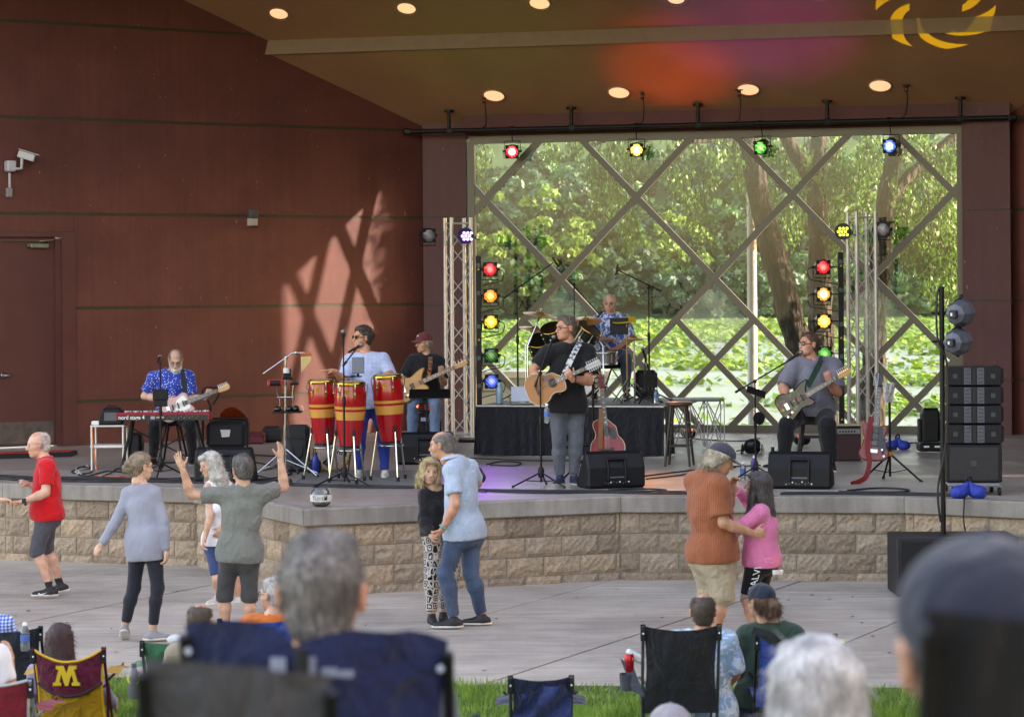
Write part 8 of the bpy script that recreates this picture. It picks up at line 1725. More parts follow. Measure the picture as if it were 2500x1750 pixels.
strap('black strap over the shoulder of the bearded keyboard player', [P(448, 960, 30.66), P(447, 930, 30.7), P(444, 905, 30.78), P(441, 893, 30.9), P(440, 892, 31.05)], .06, m_rub)
strap('dark green strap over the shoulder of the large guitarist', [P(1968, 955, 27.75), P(1982, 930, 27.75), P(1995, 905, 27.85), P(2003, 888, 28.0), P(2004, 886, 28.2)], .065, cloth('strap_green', '#1c3a28'))
strap('dark printed strap over the shoulder of the bassist', [P(1040, 925, 31.58), P(1046, 900, 31.62), P(1048, 880, 31.72), P(1048, 868, 31.9)], .055, cloth('strap_dark', '#2a2420', 'floral', '#8a4a2c', '#a8762c'))
strap('red strap hanging from the guitar on the right stand to the floor', [P(2122, 1030, 27.12), P(2118, 1060, 27.1), P(2112, 1100, 27.08), P(2116, 1140, 27.05), P(2108, 1175, 27.0), P(2090, 1188, 26.95), P(2070, 1194, 26.85)], .055, M('strap_red', '#7a0c16', .6, var=.15))
strap('tan leather strap hanging over the red acoustic guitar', [P(1463, 1000, 27.85), P(1462, 1030, 27.82), P(1461, 1060, 27.8), P(1459, 1100, 27.8)], .05, M('strap_tan', '#8a5a34', .6, var=.15))
def gstand(label, u, Y, top_v, hub=None):
 q = fb(u, Y); T = thing('guitar_stand', label, 'stand', q, group='guitar stands'); h = P(u, top_v, Y).z-STZ; b = MB(); b.tube([q+Z*.05, q+Z*h], .014, 10); b.build('pole', m_blk2, T)
 for k in range(3):
  a = -2.75+k*2.2; e = q+V((math.cos(a)*.36, math.sin(a)*.30, .015)); b = MB(); b.tube([q+Z*.3, e], .012, 8); lg = b.build('leg', m_blk2, T); b = MB(); b.tube([e, e+(e-q-Z*.3).normalized()*.04], .018, 8); b.build('rubber_foot', m_rub, lg); b = MB(); b.tube([q+Z*.09, q.lerp(e, .55)+Z*.12], .006, 6); b.build('brace', m_blk2, T)
 b = MB(); b.box(q+Z*.30, (.07, .05, .05), bev=.008); b.build('hub', M('hub_'+str(hub), hub, .5, var=0) if hub else m_blk, T)
 b = MB(); b.tube([q+Z*h+V((-.11, -.06, 0)), q+Z*h+V((-.10, -.02, 0)), q+Z*(h+.01), q+Z*(h+.03)+V((.03, 0, 0))], .014, 8); b.build('yoke', m_rub, T); b = MB(); b.tube([q+V((-.12, -.12, .36)), q+V((-.08, 0, .36)), q+V((.02, 0, .37)), q+V((.05, -.12, .36))], .010, 6); b.build('cradle', m_rub, T); return T
gstand('black guitar stand with a yellow hub holding the dark red guitar', 2168, 27.35, 955, '#c98a1c'); gstand('black guitar stand behind the centre wedge holding the red acoustic guitar', 1444, 28.2, 940)
b = MB(); b.smooth(); b.sheet([[P(2150+4.2*i+2.0*math.sin(j*1.1+i)*(.4+.1*j)+(.9*j if i < 4 else -1.4*j), 948+8*j+(1.5*math.sin(i*1.9))*1.0, 27.22+.03*math.sin(i*1.7+j*.6)) for i in range(9)] for j in range(7)]); tag(b.build('towel', cloth('towel_white', '#b9b4b0', wrk=.6)), 'white towel hung on the yellow-hubbed guitar stand', 'towel')
def stool(label, u, Y, h, r, col, seat_col, group='bar stools', legs=.2, z0=None):
 q = fb(u, Y); T = thing('bar_stool', label, 'stool', q, group); b = MB(); b.lathe([(r*.85, h-.045), (r, h-.035), (r, h-.01), (r*.92, h), (.01, h+.004)], q, Z, 28); b.build('seat', M('seat_'+seat_col, seat_col, .35, var=.15), T)
 for k in range(4): a = .55+k*math.pi/2; b = MB(); b.tube([q+V((math.cos(a)*r*.7, math.sin(a)*r*.7, h-.04)), q+V((math.cos(a)*legs, math.sin(a)*legs, .005))], .017, 8, True, [.018, .015]); b.build('leg', M('stoolleg_'+col, col, .4, var=.25), T)
 for zf, off in ((.32, 0), (.42, 1), (.62, 0), (.68, 1)):
  for k in range(2):
   a = .55+off*math.pi/2+k*math.pi; rr_ = r*.7+(legs-r*.7)*(1-zf); c = a+math.pi/2; b = MB(); b.tube([q+V((math.cos(a)*rr_, math.sin(a)*rr_, h*zf)), q+V((math.cos(c)*rr_, math.sin(c)*rr_, h*zf))], .011, 6); b.build('rung', M('stoolleg_'+col, col, .4, var=.25), T)
stool('round wooden bar stool with a brown seat beside the drum riser', 1654, 29.8, .78, .165, '#2c211c', '#5c3826', legs=.215); stool('black stool under the large guitarist', 1977, 28.35, .70, .18, '#1a1a1c', '#1c1c1e', legs=.25)
stool('black stool under the seated bassist', 1032, 32.15, .58, .17, '#1a1a1c', '#1c1c1e', legs=.22)
T = thing('folding_table', 'folding metal frame table with crossed rods right of the drum riser', 'table', fb(1705, 32.4)); xa, xb = P(1640, 985, 32.4).x, P(1764, 985, 32.4).x; zt = P(1764, 985, 32.4).z
b = MB(); b.box(V(((xa+xb)/2, 32.7, zt)), (xb-xa, .62, .03), bev=.004); b.build('top', M('frame_top', '#5e605c', .5, .3, var=.1), T)
for i in range(3):
 x0_, x1_ = xa+(xb-xa)*i/3, xa+(xb-xa)*(i+1)/3
 for y_ in (32.42, 32.98):
  for (p, q2) in (((x0_, zt), (x1_, STZ+.02)), ((x1_, zt), (x0_, STZ+.02)), ((x1_, zt), (x1_, STZ+.02))): b = MB(); b.tube([V((p[0], y_, p[1]-.015)), V((q2[0], y_, q2[1]))], .008, 6); b.build('rod', m_alu, T)
 b = MB(); b.tube([V((x0_, 32.42, zt-.02)), V((x1_, 32.98, STZ+.3))], .008, 6); b.build('rod', m_alu, T)
T = thing('guitar_amplifier', 'guitar amplifier with an oxblood grille behind the large guitarist', 'amplifier', fb(2068, 30.4)); q = fb(2068, 30.4); b = MB(); b.box(q+V((0, .13, .22)), (.31, .24, .42), bev=.012); b.build('cabinet', M('amp_tolex', '#1c1a1a', .7, var=.15, bump=.3, bs=200), T)
b = MB(); b.box(q+V((0, .006, .17)), (.28, .008, .30)); b.build('grille', M('grille_oxblood', '#3a1a1a', .7, var=.3, vs=120), T); b = MB(); b.box(q+V((0, .004, .37)), (.29, .012, .06)); pn = b.build('control_panel', M('amp_panel', '#8a8a8c', .3, .6, var=.1), T)
for k in range(6): b = MB(); q2 = q+V((-.11+.036*k, -.004, .37)); b.cyl(q2, q2-V((0, .014, 0)), .011, n=10); b.build('knob', m_blk2, pn)
b = MB(); b.box(q+V((0, .12, .445)), (.33, .26, .018), bev=.004); b.build('wood_lid', M('pale_ply', '#b09a74', .6, var=.1), T); b = MB(); b.box(q+V((.165, .12, .22)), (.03, .22, .43), bev=.004); b.build('wood_side', M('pale_ply', '#b09a74', .6, var=.1), T)
T = thing('bass_amplifier', 'small black bass amplifier behind the seated bassist', 'amplifier', fb(1035, 33.0)); q = fb(1035, 33.0); b = MB(); b.box(q+V((0, .15, .24)), (.42, .3, .46), bev=.02); b.build('cabinet', m_blk, T); b = MB(); b.box(q+V((0, -.002, .19)), (.36, .008, .32)); b.build('grille', m_grille, T); b = MB(); b.box(q+V((0, -.004, .42)), (.36, .01, .05)); b.build('control_panel', M('bass_panel', '#8fa2b8', .4, .3), T)
T = thing('music_stand', 'black perforated music stand in front of the bassist', 'music stand', fb(1038, 31.2)); q = fb(1038, 31.2); dk = P(1045, 958, 31.2); b = MB(); b.tube([q+Z*.05, V((q.x, 31.2, dk.z))], .012, 8); b.build('pole', m_blk2, T)
b = MB(); b.box(dk, (.52, .012, .20), M3=Matrix.Rotation(-1.0, 3, 'X'), bev=.003); b.build('desk', m_blk2, T)
for k in range(3): a = .5+k*2.094; b = MB(); b.tube([q+Z*.2, q+V((math.cos(a)*.28, math.sin(a)*.28, .012))], .01, 6); b.build('leg', m_blk2, T)
T = thing('floor_fan', 'small wire floor fan behind the right monitor wedge', 'fan', fb(1882, 29.6)); q = fb(1882, 29.6); c = q+Z*.24; b = MB()
for k in range(6): b.torus(c, (-.3, -1, .1), .04+.022*k, .0025, 24, 4)
for k in range(12): a = k*math.pi/6; x_, y_, d_ = frame((-.3, -1, .1)); b.tube([c, c+x_*.16*math.cos(a)+y_*.16*math.sin(a)], .002, 4)
b.build('guard', m_chr, T); b = MB(); b.tube([c, q+Z*.02], .02, 8); b.lathe([(.12, 0), (.12, .02), (.02, .04)], q, Z, 18); b.build('base', m_blk, T)
sp_ = S(2380, 1222); YS = 25.35; sx0, sx1 = P(2314, 1000, YS).x, P(2446, 1000, YS).x; sw_ = sx1-sx0; cxs = (sx0+sx1)/2; yawS = -.12; RSx = Matrix.Rotation(yawS, 3, 'Z')
def zz(v): return P(2380, v, YS).z
labs = ['bottom one, resting on the subwoofer', 'second from the bottom', 'third from the bottom', 'topmost of the stack']
for k, (v0, v1) in enumerate(((1053, 1101), (1006.5, 1052), (960, 1005.5), (912, 959))):
 z0, z1 = zz(v1), zz(v0); c = V((cxs, YS+.2, (z0+z1)/2)); T = thing('line_array_cabinet', 'black line-array speaker cabinet, '+labs[k], 'speaker', V((cxs, YS+.2, z0)), group='line-array cabinets in the stack'); h = z1-z0-.006
 b = MB(); b.box(c, (sw_, .38, h), yawS, bev=.008); b.build('cabinet', M('pa_black', '#141519', .55, spec=.3, var=.2, vs=18), T); f0 = lambda x_, z_, o_=0.: c+RSx @ V((x_, -.191-o_, z_))
 for sg in (-1, 1):
  b = MB(); b.box(f0(sg*sw_*.345, 0), (sw_*.29, .006, h*.86), yawS); gr = b.build('woofer_grille', m_grille, T); b = MB(); b.box(f0(sg*sw_*.345, 0, .004), (.045, .004, .045), yawS); b.build('badge', M('badge_dark', '#3a3c40', .4, .3), gr)
  b = MB(); b.box(f0(sg*sw_*.12, 0), (sw_*.13, .008, h*.9), yawS, bev=.002); hn_ = b.build('horn_flare', m_grey, T)
  for j in range(4): b = MB(); b.box(f0(sg*sw_*.12, h*(-.32+.21*j), .004), (sw_*.09, .004, .007), M3=RSx @ Matrix.Rotation(sg*(-.25+.16*j), 3, 'Y')); b.build('slot', m_black, hn_)
 b = MB(); b.box(f0(0, 0), (.03, .004, h*.9), yawS); b.build('horn_throat', m_black, T)
 b = MB(); s0 = c+RSx @ V((sw_/2+.012, -.05, 0)); b.box(s0, (.024, .2, h*.8), yawS, bev=.006); b.build('rigging_plate', m_blk2, T)
z0, z1 = zz(1195), zz(1102); c = V((cxs, YS+.28, (z0+z1)/2)); T = thing('subwoofer', 'black subwoofer under the line-array stack on a wheeled dolly', 'speaker', V((cxs, YS+.28, z0))); b = MB(); b.box(c, (sw_+.02, .55, z1-z0-.004), yawS, bev=.012); b.build('cabinet', M('pa_black', '#141519', .55, spec=.3, var=.2, vs=18), T)
b = MB(); b.box(c+RSx @ V((0, -.277, 0)), (sw_*.88, .006, (z1-z0)*.86), yawS); gr = b.build('grille', M('sub_grille', '#2b2829', .7, var=.45, vs=90), T); b = MB(); b.box(c+RSx @ V((0, -.282, -.0)), (.06, .006, .06), yawS, bev=.002); b.build('badge', M('badge_dark', '#3a3c40', .4, .3), gr)
T = thing('speaker_dolly', 'grey wheeled dolly under the subwoofer', 'dolly', V((cxs, YS+.28, STZ))); zd = z0-.025; b = MB(); b.box(V((cxs, YS+.26, zd)), (sw_-.02, .5, .04), yawS, bev=.01); b.build('deck', M('dolly_grey', '#7a7c82', .6, var=.1), T)
for sx in (-1, 1):
 for sy in (-.2, .22): q = V((cxs+sx*(sw_/2-.05), YS+.26+sy-sx*.05, STZ)); rw = max(.03, (zd-STZ-.03)/2); b = MB(); b.cyl(q+V((-.015, 0, rw)), q+V((.015, 0, rw)), rw, n=18); wv = b.build('wheel', m_rub, T); b = MB(); b.box(q+Z*(2*rw+.008), (.05, .05, .016), bev=.004); b.build('caster_fork', m_chr, wv)
def sandbag(label, u, v, sc, Y=None):
 q = S(u, v); T = thing('sandbag', label, 'sandbag', q); mb = M('bag_blue', '#16389c', .7, var=.15, bump=.5, bs=14, dist=.02)
 for sg in (-1, 1): f = Field(); c = npv(q)+np.array((sg*.095*sc, 0, .065*sc)); f.ell(c, (.092*sc, .08*sc, .07*sc)); f.cone(c+np.array((-sg*.05, 0, .02))*sc, c+np.array((-sg*.08, .0, .10))*sc, .05*sc, .02*sc, .03); mesh_obj('pouch', [f.mesh(.008, [wrinkle(3+sg, .004, 40), plane_cut(npv(q)+np.array((0, 0, .003)), (0, 0, -1))])], mb, T)
 b = MB(); b.tube(spline([q+V((-.03, 0, .15))*sc, q+V((-.02, -.02, .21))*sc, q+V((.02, -.02, .22))*sc, q+V((.03, 0, .15))*sc], 5), .012*sc, 6); b.build('handle', m_rub, T)
sandbag('bright blue sandbag on the stage edge in front of the subwoofer', 2357, 1234, 1.0); sandbag('blue sandbag on the floor behind the guitar stand at the right', 2185, 1112, .9)
q0 = G(2180, 1473); xb0, xb1 = q0.x, P(2478, 1473, 24.0).x
T = thing('subwoofer_box', 'large black box standing on the plaza at the right', 'speaker', V(((xb0+xb1)/2, 24.3, 0))); b = MB(); b.box(V(((xb0+xb1)/2, 24.32, .292)), (xb1-xb0, .62, .575), bev=.012); b.build('cabinet', M('box_black', '#15161a', .55, var=.25, vs=9, bump=.2, bs=90), T); b = MB(); b.box(V(((xb0+xb1)/2, 24.005, .29)), ((xb1-xb0)*.92, .006, .5)); b.build('grille', m_grille, T)
YP = 24.4; pp_ = P(2294, 1320, YP); T = thing('lamp_pole', 'tall black pole rising from the black box with two lamps on it', 'pole', V((pp_.x, YP, .58))); tz = P(2300, 715, YP).z
b = MB(); b.tube([V((pp_.x, YP, .58)), V((pp_.x, YP, tz))], .026, 14); b.build('pole', m_blk2, T); b = MB(); b.tube(spline([V((pp_.x-.01, YP, tz)), V((pp_.x-.05, YP-.02, tz-.1)), V((pp_.x-.05, YP-.03, tz-.5)), V((pp_.x+.045, YP-.03, tz-.8)), V((pp_.x+.03, YP-.03, tz-1.5)), V((pp_.x-.06, YP-.05, tz-2.0)), V((pp_.x-.035, YP-.04, .7))], 8), .011, 6); b.build('pole_cable', m_cab, T)
for v, lab, dx in ((781, 'upper of the two black profile lamps on the tall pole', 0), (850, 'lower of the two black profile lamps on the tall pole', -.03)):
 c = P(2346, v, YP); T2 = thing('profile_lamp', lab, 'stage light', c, group='profile lamps on the pole'); d = V((.55, .80, .05)).normalized(); c = c+V((dx, 0, 0))
 b = MB(); b.lathe([(.045, -.17), (.10, -.15), (.135, -.06), (.14, .03), (.11, .11), (.06, .15)], c, d, 8); b.sm = [False]*len(b.sm); b.build('housing', M('lamp_housing', '#565963', .5, .3, var=.15), T2)
 x_, y_, _ = frame(d)
 for k in range(6): b = MB(); b.box(c-d*(.12-.0)+y_*(.05-.02*k), (.15, .02, .007), M3=Matrix((x_, -d, y_)).transposed()); b.build('cooling_fin', m_black, T2)
 b = MB(); b.box(c-d*.17+x_*.0, (.08, .09, .08), M3=Matrix((x_, d, y_)).transposed(), bev=.01); b.build('lamp_cap', M('lamp_housing2', '#2c2e36', .45, .3), T2); b = MB(); b.box(c-d*.217+x_*.01, (.02, .003, .03), M3=Matrix((x_, d, y_)).transposed()); b.build('maker_plate', m_white, T2)
 b = MB(); b.tube([c+Z*.15, c+V((-.06, -.02, .12)), V((pp_.x+.03, YP, c.z)), c+V((-.06, -.02, -.12)), c-Z*.15], .011, 6); b.tube([V((pp_.x-.1, YP, c.z)), V((pp_.x+.1, YP, c.z))], .013, 8); b.build('yoke', m_blk2, T2); b = MB(); b.cyl(c+Z*.15, c+Z*.185, .02, n=8); b.build('yoke_knob', m_rub, T2)
cw = lwd(22); cp = lambda u, v, off=0.: lwp(lwd(u), P(u, v, lwp(lwd(u), 0).y).z, off)
T = thing('security_camera', 'white security camera on the maroon wall above the door', 'camera', cp(22, 380)); m_cw = M('camera_white', '#b9b9bb', .45, var=.05)
b = MB(); b.box(cp(22, 388, .08), (.13, .14, .15), math.atan2(lw_dir.y, lw_dir.x), bev=.015); b.build('mount_box', m_cw, T); b = MB(); b.tube([cp(30, 395, .14), cp(44, 395, .16), cp(44, 368, .18)], .022, 8); b.build('arm', m_cw, T)
a_, c_ = cp(38, 358, .14), cp(70, 372, .26); d = (c_-a_).normalized(); x_, y_, _ = frame(d); b = MB(); b.box((a_+c_)/2, (.11, .10, (c_-a_).length), M3=Matrix((x_, y_, d)).transposed(), bev=.012); hs = b.build('housing', m_cw, T); b = MB(); b.box((a_+c_)/2+y_*.062+d*.02, (.13, .012, (c_-a_).length+.06), M3=Matrix((x_, y_, d)).transposed(), bev=.004); b.build('sun_shield', m_cw, T); b = MB(); b.lathe([(.03, 0), (.03, .006)], c_, d, 14); b.build('lens', m_lensd, hs)
b = MB(); b.tube([cp(22, 404, .05), cp(22, 440, .05)], .018, 8); b.build('conduit', m_cw, T); b = MB(); b.box(cp(22, 452, .03), (.085, .06, .13), math.atan2(lw_dir.y, lw_dir.x), bev=.01); b.build('junction_box', M('junction_grey', '#8a8a8c', .5), T)
T = thing('emergency_light', 'small grey wall lamp with a clear lower lens on the maroon wall', 'wall lamp', cp(607, 525)); b = MB(); b.prism([(-.075, .02), (.075, .02), (.075, .13), (.04, .15), (-.06, .15), (-.075, .12)], .10, o=cp(607, 527, .1), x=-lw_dir, y=Z, bev=.012); hs = b.build('housing', M('wall_lamp_grey', '#4a4a50', .5, .2, var=.1), T)
b = MB(); b.prism([(-.07, .015), (.07, .015), (.068, -.09), (-.068, -.09)], .085, o=cp(607, 527, .09), x=-lw_dir, y=Z, bev=.01); b.build('lens', M('frosted_lens', '#b4b0a8', .3, var=.15), T)
q = S(776, 1229); T = thing('tip_jar', 'round glass tip bowl with a white paper band reading TUXEDO on the stage edge', 'bowl', q); b = MB(); b.lathe([(.05, .0), (.085, .02), (.107, .065), (.11, .10), (.098, .15), (.07, .185), (.066, .195), (.062, .192), (.066, .183), (.093, .148), (.105, .10), (.102, .066), (.08, .024), (.02, .008)], q, Z, 32, True, True); b.build('bowl', M('bowl_glass', '#dfe6e6', .03, var=0, trans=.95), T)
b = MB(); b.lathe([(.1085, .055), (.112, .085), (.110, .125)], q, Z, 32, False, False); bd = b.build('paper_band', m_paper, T)
for k in range(9): b = MB(); a = k*.7; b.box(q+V((.04*math.cos(a), .04*math.sin(a), .02+.006*k)), (.07, .03, .002), M3=(Matrix.Rotation(a*2, 3, 'Z') @ Matrix.Rotation(.4*math.sin(k), 3, 'X'))); b.build('banknote', M('banknote', '#7d8a6c', .7, var=.3, vs=60), T)
text_mesh('lettering', 'T', .062, m_black, bd, q+V((-.083, -.1135, .072)), (1, .0, 0), (0, 0, 1)); text_mesh('lettering', 'UXED', .045, m_black, bd, q+V((-.05, -.1135, .072)), (1, .05, 0), (0, 0, 1)); b = MB(); b.ball(q+V((.056, -.109, .088)), (.016, .004, .016), 10, 8); b.ball(q+V((.064, -.108, .107)), (.008, .004, .010), 8, 6); b.tube([q+V((.044, -.11, .092)), q+V((.04, -.11, .11)), q+V((.048, -.11, .117))], .003, 5); b.build('cat_mark', m_black, bd)
# ================================================================== folding chairs and belongings on the lawn
def camp_chair(label, u, v, Y, w, hb, back, trim=None, frm=None, sag=.05, prof=None, arms=True, low=None, yaw=0., group='folding camp chairs', bulge=.06, corner=True):
 c = P(u, v, Y); gz = lawn_z(Y); T = thing('folding_chair', label, 'chair', V((c.x, Y+.25, gz)), group); frm = frm or m_blk2; R = Matrix.Rotation(yaw, 3, 'Z'); low = low or (c.z-hb)
 def pt(x, y, z): return V((c.x, Y, 0)) + R @ V((x, y, 0)) + Z*z
 N = 14; rows = []
 for j in range(9):
  t = j/8; row = []
  for i in range(N+1):
   s_ = i/N*2-1; top = c.z-sag*(1-s_*s_) if prof is None else c.z+np.interp(s_, [p[0] for p in prof], [p[1] for p in prof]); ww = w*(1-.10*math.sin(t*math.pi))
   row.append(pt(s_*ww/2, t*.14-bulge*(1-s_*s_)*math.sin(min(1, t+.25)*math.pi)+.006*math.sin(s_*9+t*7), top+(low-top)*t))
  rows.append(row)
 b = MB(); b.smooth(); b.sheet(rows); b.sheet([[p+V((0, .006, 0)) for p in r[::-1]] for r in rows]); bk = b.build('backrest', back, T)
 if trim is not None:
  b = MB(); b.tube(rows[0], .009, 6); b.tube([r[0] for r in rows], .008, 6); b.tube([r[-1] for r in rows], .008, 6); b.build('piping', trim, bk)
 zs = gz+.38; b = MB(); b.smooth(); b.sheet([[pt(w/2*sx, .16+.4*k/4, min(low+.02, zs)+.05*k/4-.04*(1-sx*sx)*math.sin(k/4*math.pi)) for sx in np.linspace(-1, 1, 7)] for k in range(5)]); b.build('seat', back, T)
 for sx in (-1, 1):
  b = MB(); b.tube([pt(sx*w/2, -.015, rows[0][0].z if prof is None else c.z+np.interp(sx, [p[0] for p in prof], [p[1] for p in prof])-.02), pt(sx*w/2, .17, gz+.3), pt(sx*w/2*.96, .2, gz+.015)], .011, 8); b.build('post', frm, T)
  b = MB(); b.tube([pt(sx*w/2, .58, zs+.02), pt(-sx*w*.42, .12, gz+.015)], .010, 8); b.build('leg', frm, T); b = MB(); b.tube([pt(sx*w/2, .16, zs), pt(sx*w*.42, .60, gz+.015)], .010, 8); b.build('leg', frm, T); b = MB(); b.tube([pt(sx*w/2, .18, zs), pt(-sx*w/2, .18, gz+.02)], .009, 8); b.build('brace', frm, T)
  if corner: b = MB(); b.box(rows[0][0 if sx < 0 else -1]+V((0, -.004, -.045)), (.035, .014, .11), bev=.004); cr = b.build('corner_sleeve', m_blk, bk); b = MB(); q = rows[0][0 if sx < 0 else -1]+V((0, -.012, -.05)); b.cyl(q, q-V((0, .003, 0)), .006, n=8); b.build('rivet', m_white, cr)
  if arms:
   za = min(zs+.2, c.z-.18); b = MB(); b.smooth(); b.sheet([[pt(sx*(w/2+.0+.09*k), .12+.09*j-.0, za+.02*math.sin(j)-.012*k) for j in range(6)] for k in range(2)]); b.tube([pt(sx*(w/2+.045), .55, za), pt(sx*w/2, .58, zs)], .009, 6); b.build('armrest', back, T)
 return T, pt
ch_m = cloth('maroon_panel', '#5c1230', wrk=.5); ch_g = cloth('gold_panel', '#a5780f', wrk=.5); trim_g = M('gold_piping', '#c79a1c', .6, var=.05)
T, pt = camp_chair('maroon and gold folding chair with a gold letter M on its back', 154, 1566, 16.6, .475, .62, ch_g, trim_g, M('maroon_tube', '#5c1432', .4, .3), sag=.085)
c = P(154, 1566, 16.6); b = MB(); b.smooth(); rows = []
for j in range(6):
 t = j/5*.36; rows.append([pt(s_*.475/2*(1-.10*math.sin(t*math.pi))*.985, t*.14-.06*(1-s_*s_)*math.sin(min(1, t+.25)*math.pi)-.006, (c.z-.085*(1-s_*s_)-.012)+((c.z-.62)-(c.z-.085*(1-s_*s_)))*t-.03*(1-s_*s_)*(j/5)) for s_ in np.linspace(-1, 1, 15)])
b.sheet(rows); b.build('upper_panel', ch_m, T); b = MB(); b.tube(rows[-1], .012, 6); b.build('pocket_band', M('band_dark', '#2c0c1c', .7), T)
Mo = [(-.5, 0), (-.5, .12), (-.42, .12), (-.28, .62), (-.38, .62), (-.38, .74), (-.10, .74), (0, .46), (.10, .74), (.38, .74), (.38, .62), (.28, .62), (.42, .12), (.5, .12), (.5, 0), (.2, 0), (.2, .12), (.27, .12), (.2, .44), (.06, .0), (-.06, .0), (-.2, .44), (-.27, .12), (-.2, .12), (-.2, 0)]
for k, (sc_, m_, dy) in enumerate(((.192, M('logo_shadow', '#6e5a14', .7), -.074), (.178, M('logo_gold', '#c9a21c', .6, var=.05), -.079))):
 b = MB(); b.prism([(a*sc_, q*sc_) for a, q in Mo], .003, o=pt(.0, dy-.005, c.z-.235-(.005 if k == 0 else 0)), x=(1, 0, 0), y=(0, -.05, 1)); b.build('letter_m', m_, T)
camp_chair('tall black folding chair under the man in the leaf-print shirt', 1650, 1532, 16.15, .50, .60, cloth('black_chair', '#1d1f24', wrk=.6), None, M('chair_tube_grey', '#45484c', .4, .4), sag=.03, arms=False)
camp_chair('blue and grey folding chair under the woman in green', 1930, 1560, 16.3, .52, .5, cloth('blue_chair', '#1c3f8c', wrk=.5), None, m_blk2, sag=.10, arms=False)
camp_chair('empty navy folding chair on the grass in the middle foreground', 1306, 1652, 14.9, .37, .36, cloth('navy_chair', '#141f3a', wrk=.6), None, M('chair_tube_grey', '#45484c', .4, .4), sag=.02)
b = MB(); b.smooth(); b.sheet([[P(1258+24*i/2+14*math.sin(i*2+j)*.4-4*j+(2.5*j*i/3), 1688+13*j+3*math.sin(i*1.3)-(14 if i > 3 else 0)+(6 if i < 1 else 0), 14.6-.04*math.sin(i+j)) for i in range(10)] for j in range(7)]); tag(b.build('chair_cover', cloth('navy_cover', '#22305a', wrk=.8)), 'crumpled navy chair cover lying over the empty navy chair', 'cover')
camp_chair('blue folding chair under the person in orange', 615, 1502, 16.5, .5, .45, cloth('blue_chair2', '#1f4fa8', wrk=.5), None, m_blk2, sag=.02)
camp_chair('green folding chair with a grey tube frame near the plaza edge', 410, 1553, 16.6, .42, .4, cloth('green_chair', '#2c6a4c', wrk=.4), None, M('chair_tube_grey', '#45484c', .4, .4), sag=.01)
camp_chair('dark folding chair at the left edge beside the plaza', 0, 1512, 17.3, .5, .4, cloth('charcoal_chair', '#2a2f38', wrk=.5), None, m_blk2, sag=.03)
camp_chair('red and grey folding chair in the bottom left corner', -52, 1640, 13.4, .5, .5, cloth('red_chair', '#7d1f2c', wrk=.4), M('piping_grey', '#a8a8ac', .6), M('chair_tube_pale', '#8d9096', .4, .4), sag=.03)
prof = [(-1, .02), (-.9, .028), (-.5, .033), (-.25, .02), (-.13, -.018), (0, .0), (.3, .016), (.55, .008), (.75, .01), (.95, -.008), (1, -.016)]
T, pt = camp_chair('big navy folding chair in the foreground under the silver-haired man', 760, 1540, 4.72, .505, .62, cloth('navy_big', '#101c40', wrk=.9, sc=.5), None, m_blk2, prof=prof, bulge=.09, corner=False)
for (u, v, r) in ((446, 1576, .007), (1061, 1628, .007)): b = MB(); q = P(u, v, 4.66); b.lathe([(r, 0), (r, .004)], q, (0, -1, 0), 14); b.build('grommet', M('grommet', '#9aa6b8', .4, .5), T)
b = MB(); b.box(P(722, 1650, 4.60), (.026, .012, .12), bev=.004); b.build('centre_strap', m_blk, T)
for (u, v, w, h) in ((746, 1622, .018, .042), (790, 1634, .03, .018), (830, 1638, .03, .014), (665, 1615, .03, .03)): b = MB(); b.box(P(u, v, 4.61), (w, .004, h), bev=.001); b.build('faded_print', M('print_faded', '#6a7486', .8, var=.3), T)
camp_chair('dark grey folding chair nearest the camera at the bottom left', 565, 1608, 3.55, .27, .45, cloth('grey_near', '#3d3e42', wrk=.7), None, m_blk2, prof=[(-1, .008), (0, .0), (.6, -.012), (1, -.02)], arms=False, bulge=.03, corner=False)
camp_chair('black high-backed chair hiding the head of the person in the slate cap', 2420, 1530, 2.6, .145, .5, cloth('black_near', '#0c0d10', wrk=.3), None, m_blk2, prof=[(-1, .012), (1, -.008)], arms=False, bulge=.02, corner=False)
camp_chair('folding chair under the white-haired woman in the foreground', 1976, 1790, 5.2, .46, .5, cloth('slate_chair', '#4a4f5c', wrk=.5), None, m_blk2, sag=.04, corner=False)
q = P(1522, 1642, 16.3); T = thing('drink_can', 'red and white drink can in the arm of the black chair', 'can', q); b = MB(); b.lathe([(.027, 0), (.032, .008), (.032, .105), (.026, .118)], q, Z, 18); b.build('can_body', M('can_red', '#a81a22', .3, .5, var=.3, vs=40), T); b = MB(); b.lathe([(.027, .118), (.024, .121), (.002, .121)], q, Z, 18); b.build('can_lid', m_chr, T)
T2 = thing('cup_holder', 'grey fabric cup arm sticking out beside the black chair', 'cup holder', P(1520, 1665, 16.3)); b = MB(); b.lathe([(.042, -.09), (.05, .0), (.05, .02)], P(1516, 1655, 16.32), Z, 16, True, False); b.build('cup_sleeve', cloth('cup_grey', '#3a3d44'), T2); b = MB(); b.smooth(); b.sheet([[P(1500+8*i+6*j, 1610+16*j+5*i, 16.28) for i in range(5)] for j in range(6)]); b.build('arm_panel', cloth('arm_grey', '#4a4e58'), T2)
b = MB(); b.box(P(1535, 1605, 16.35), (.12, .1, .05), M3=Matrix.Rotation(.5, 3, 'Y'), bev=.012); tag(b.build('paper_bag', m_paper), 'crumpled white paper bag beside the black chair', 'bag')
bottle('clear bottle with a yellow cap standing beyond the blue and grey chair', 2044, 1640, .032, .19, '#c8d4dc', '#c9c21c', trans=True, pos=P(2044, 1640, 16.8))
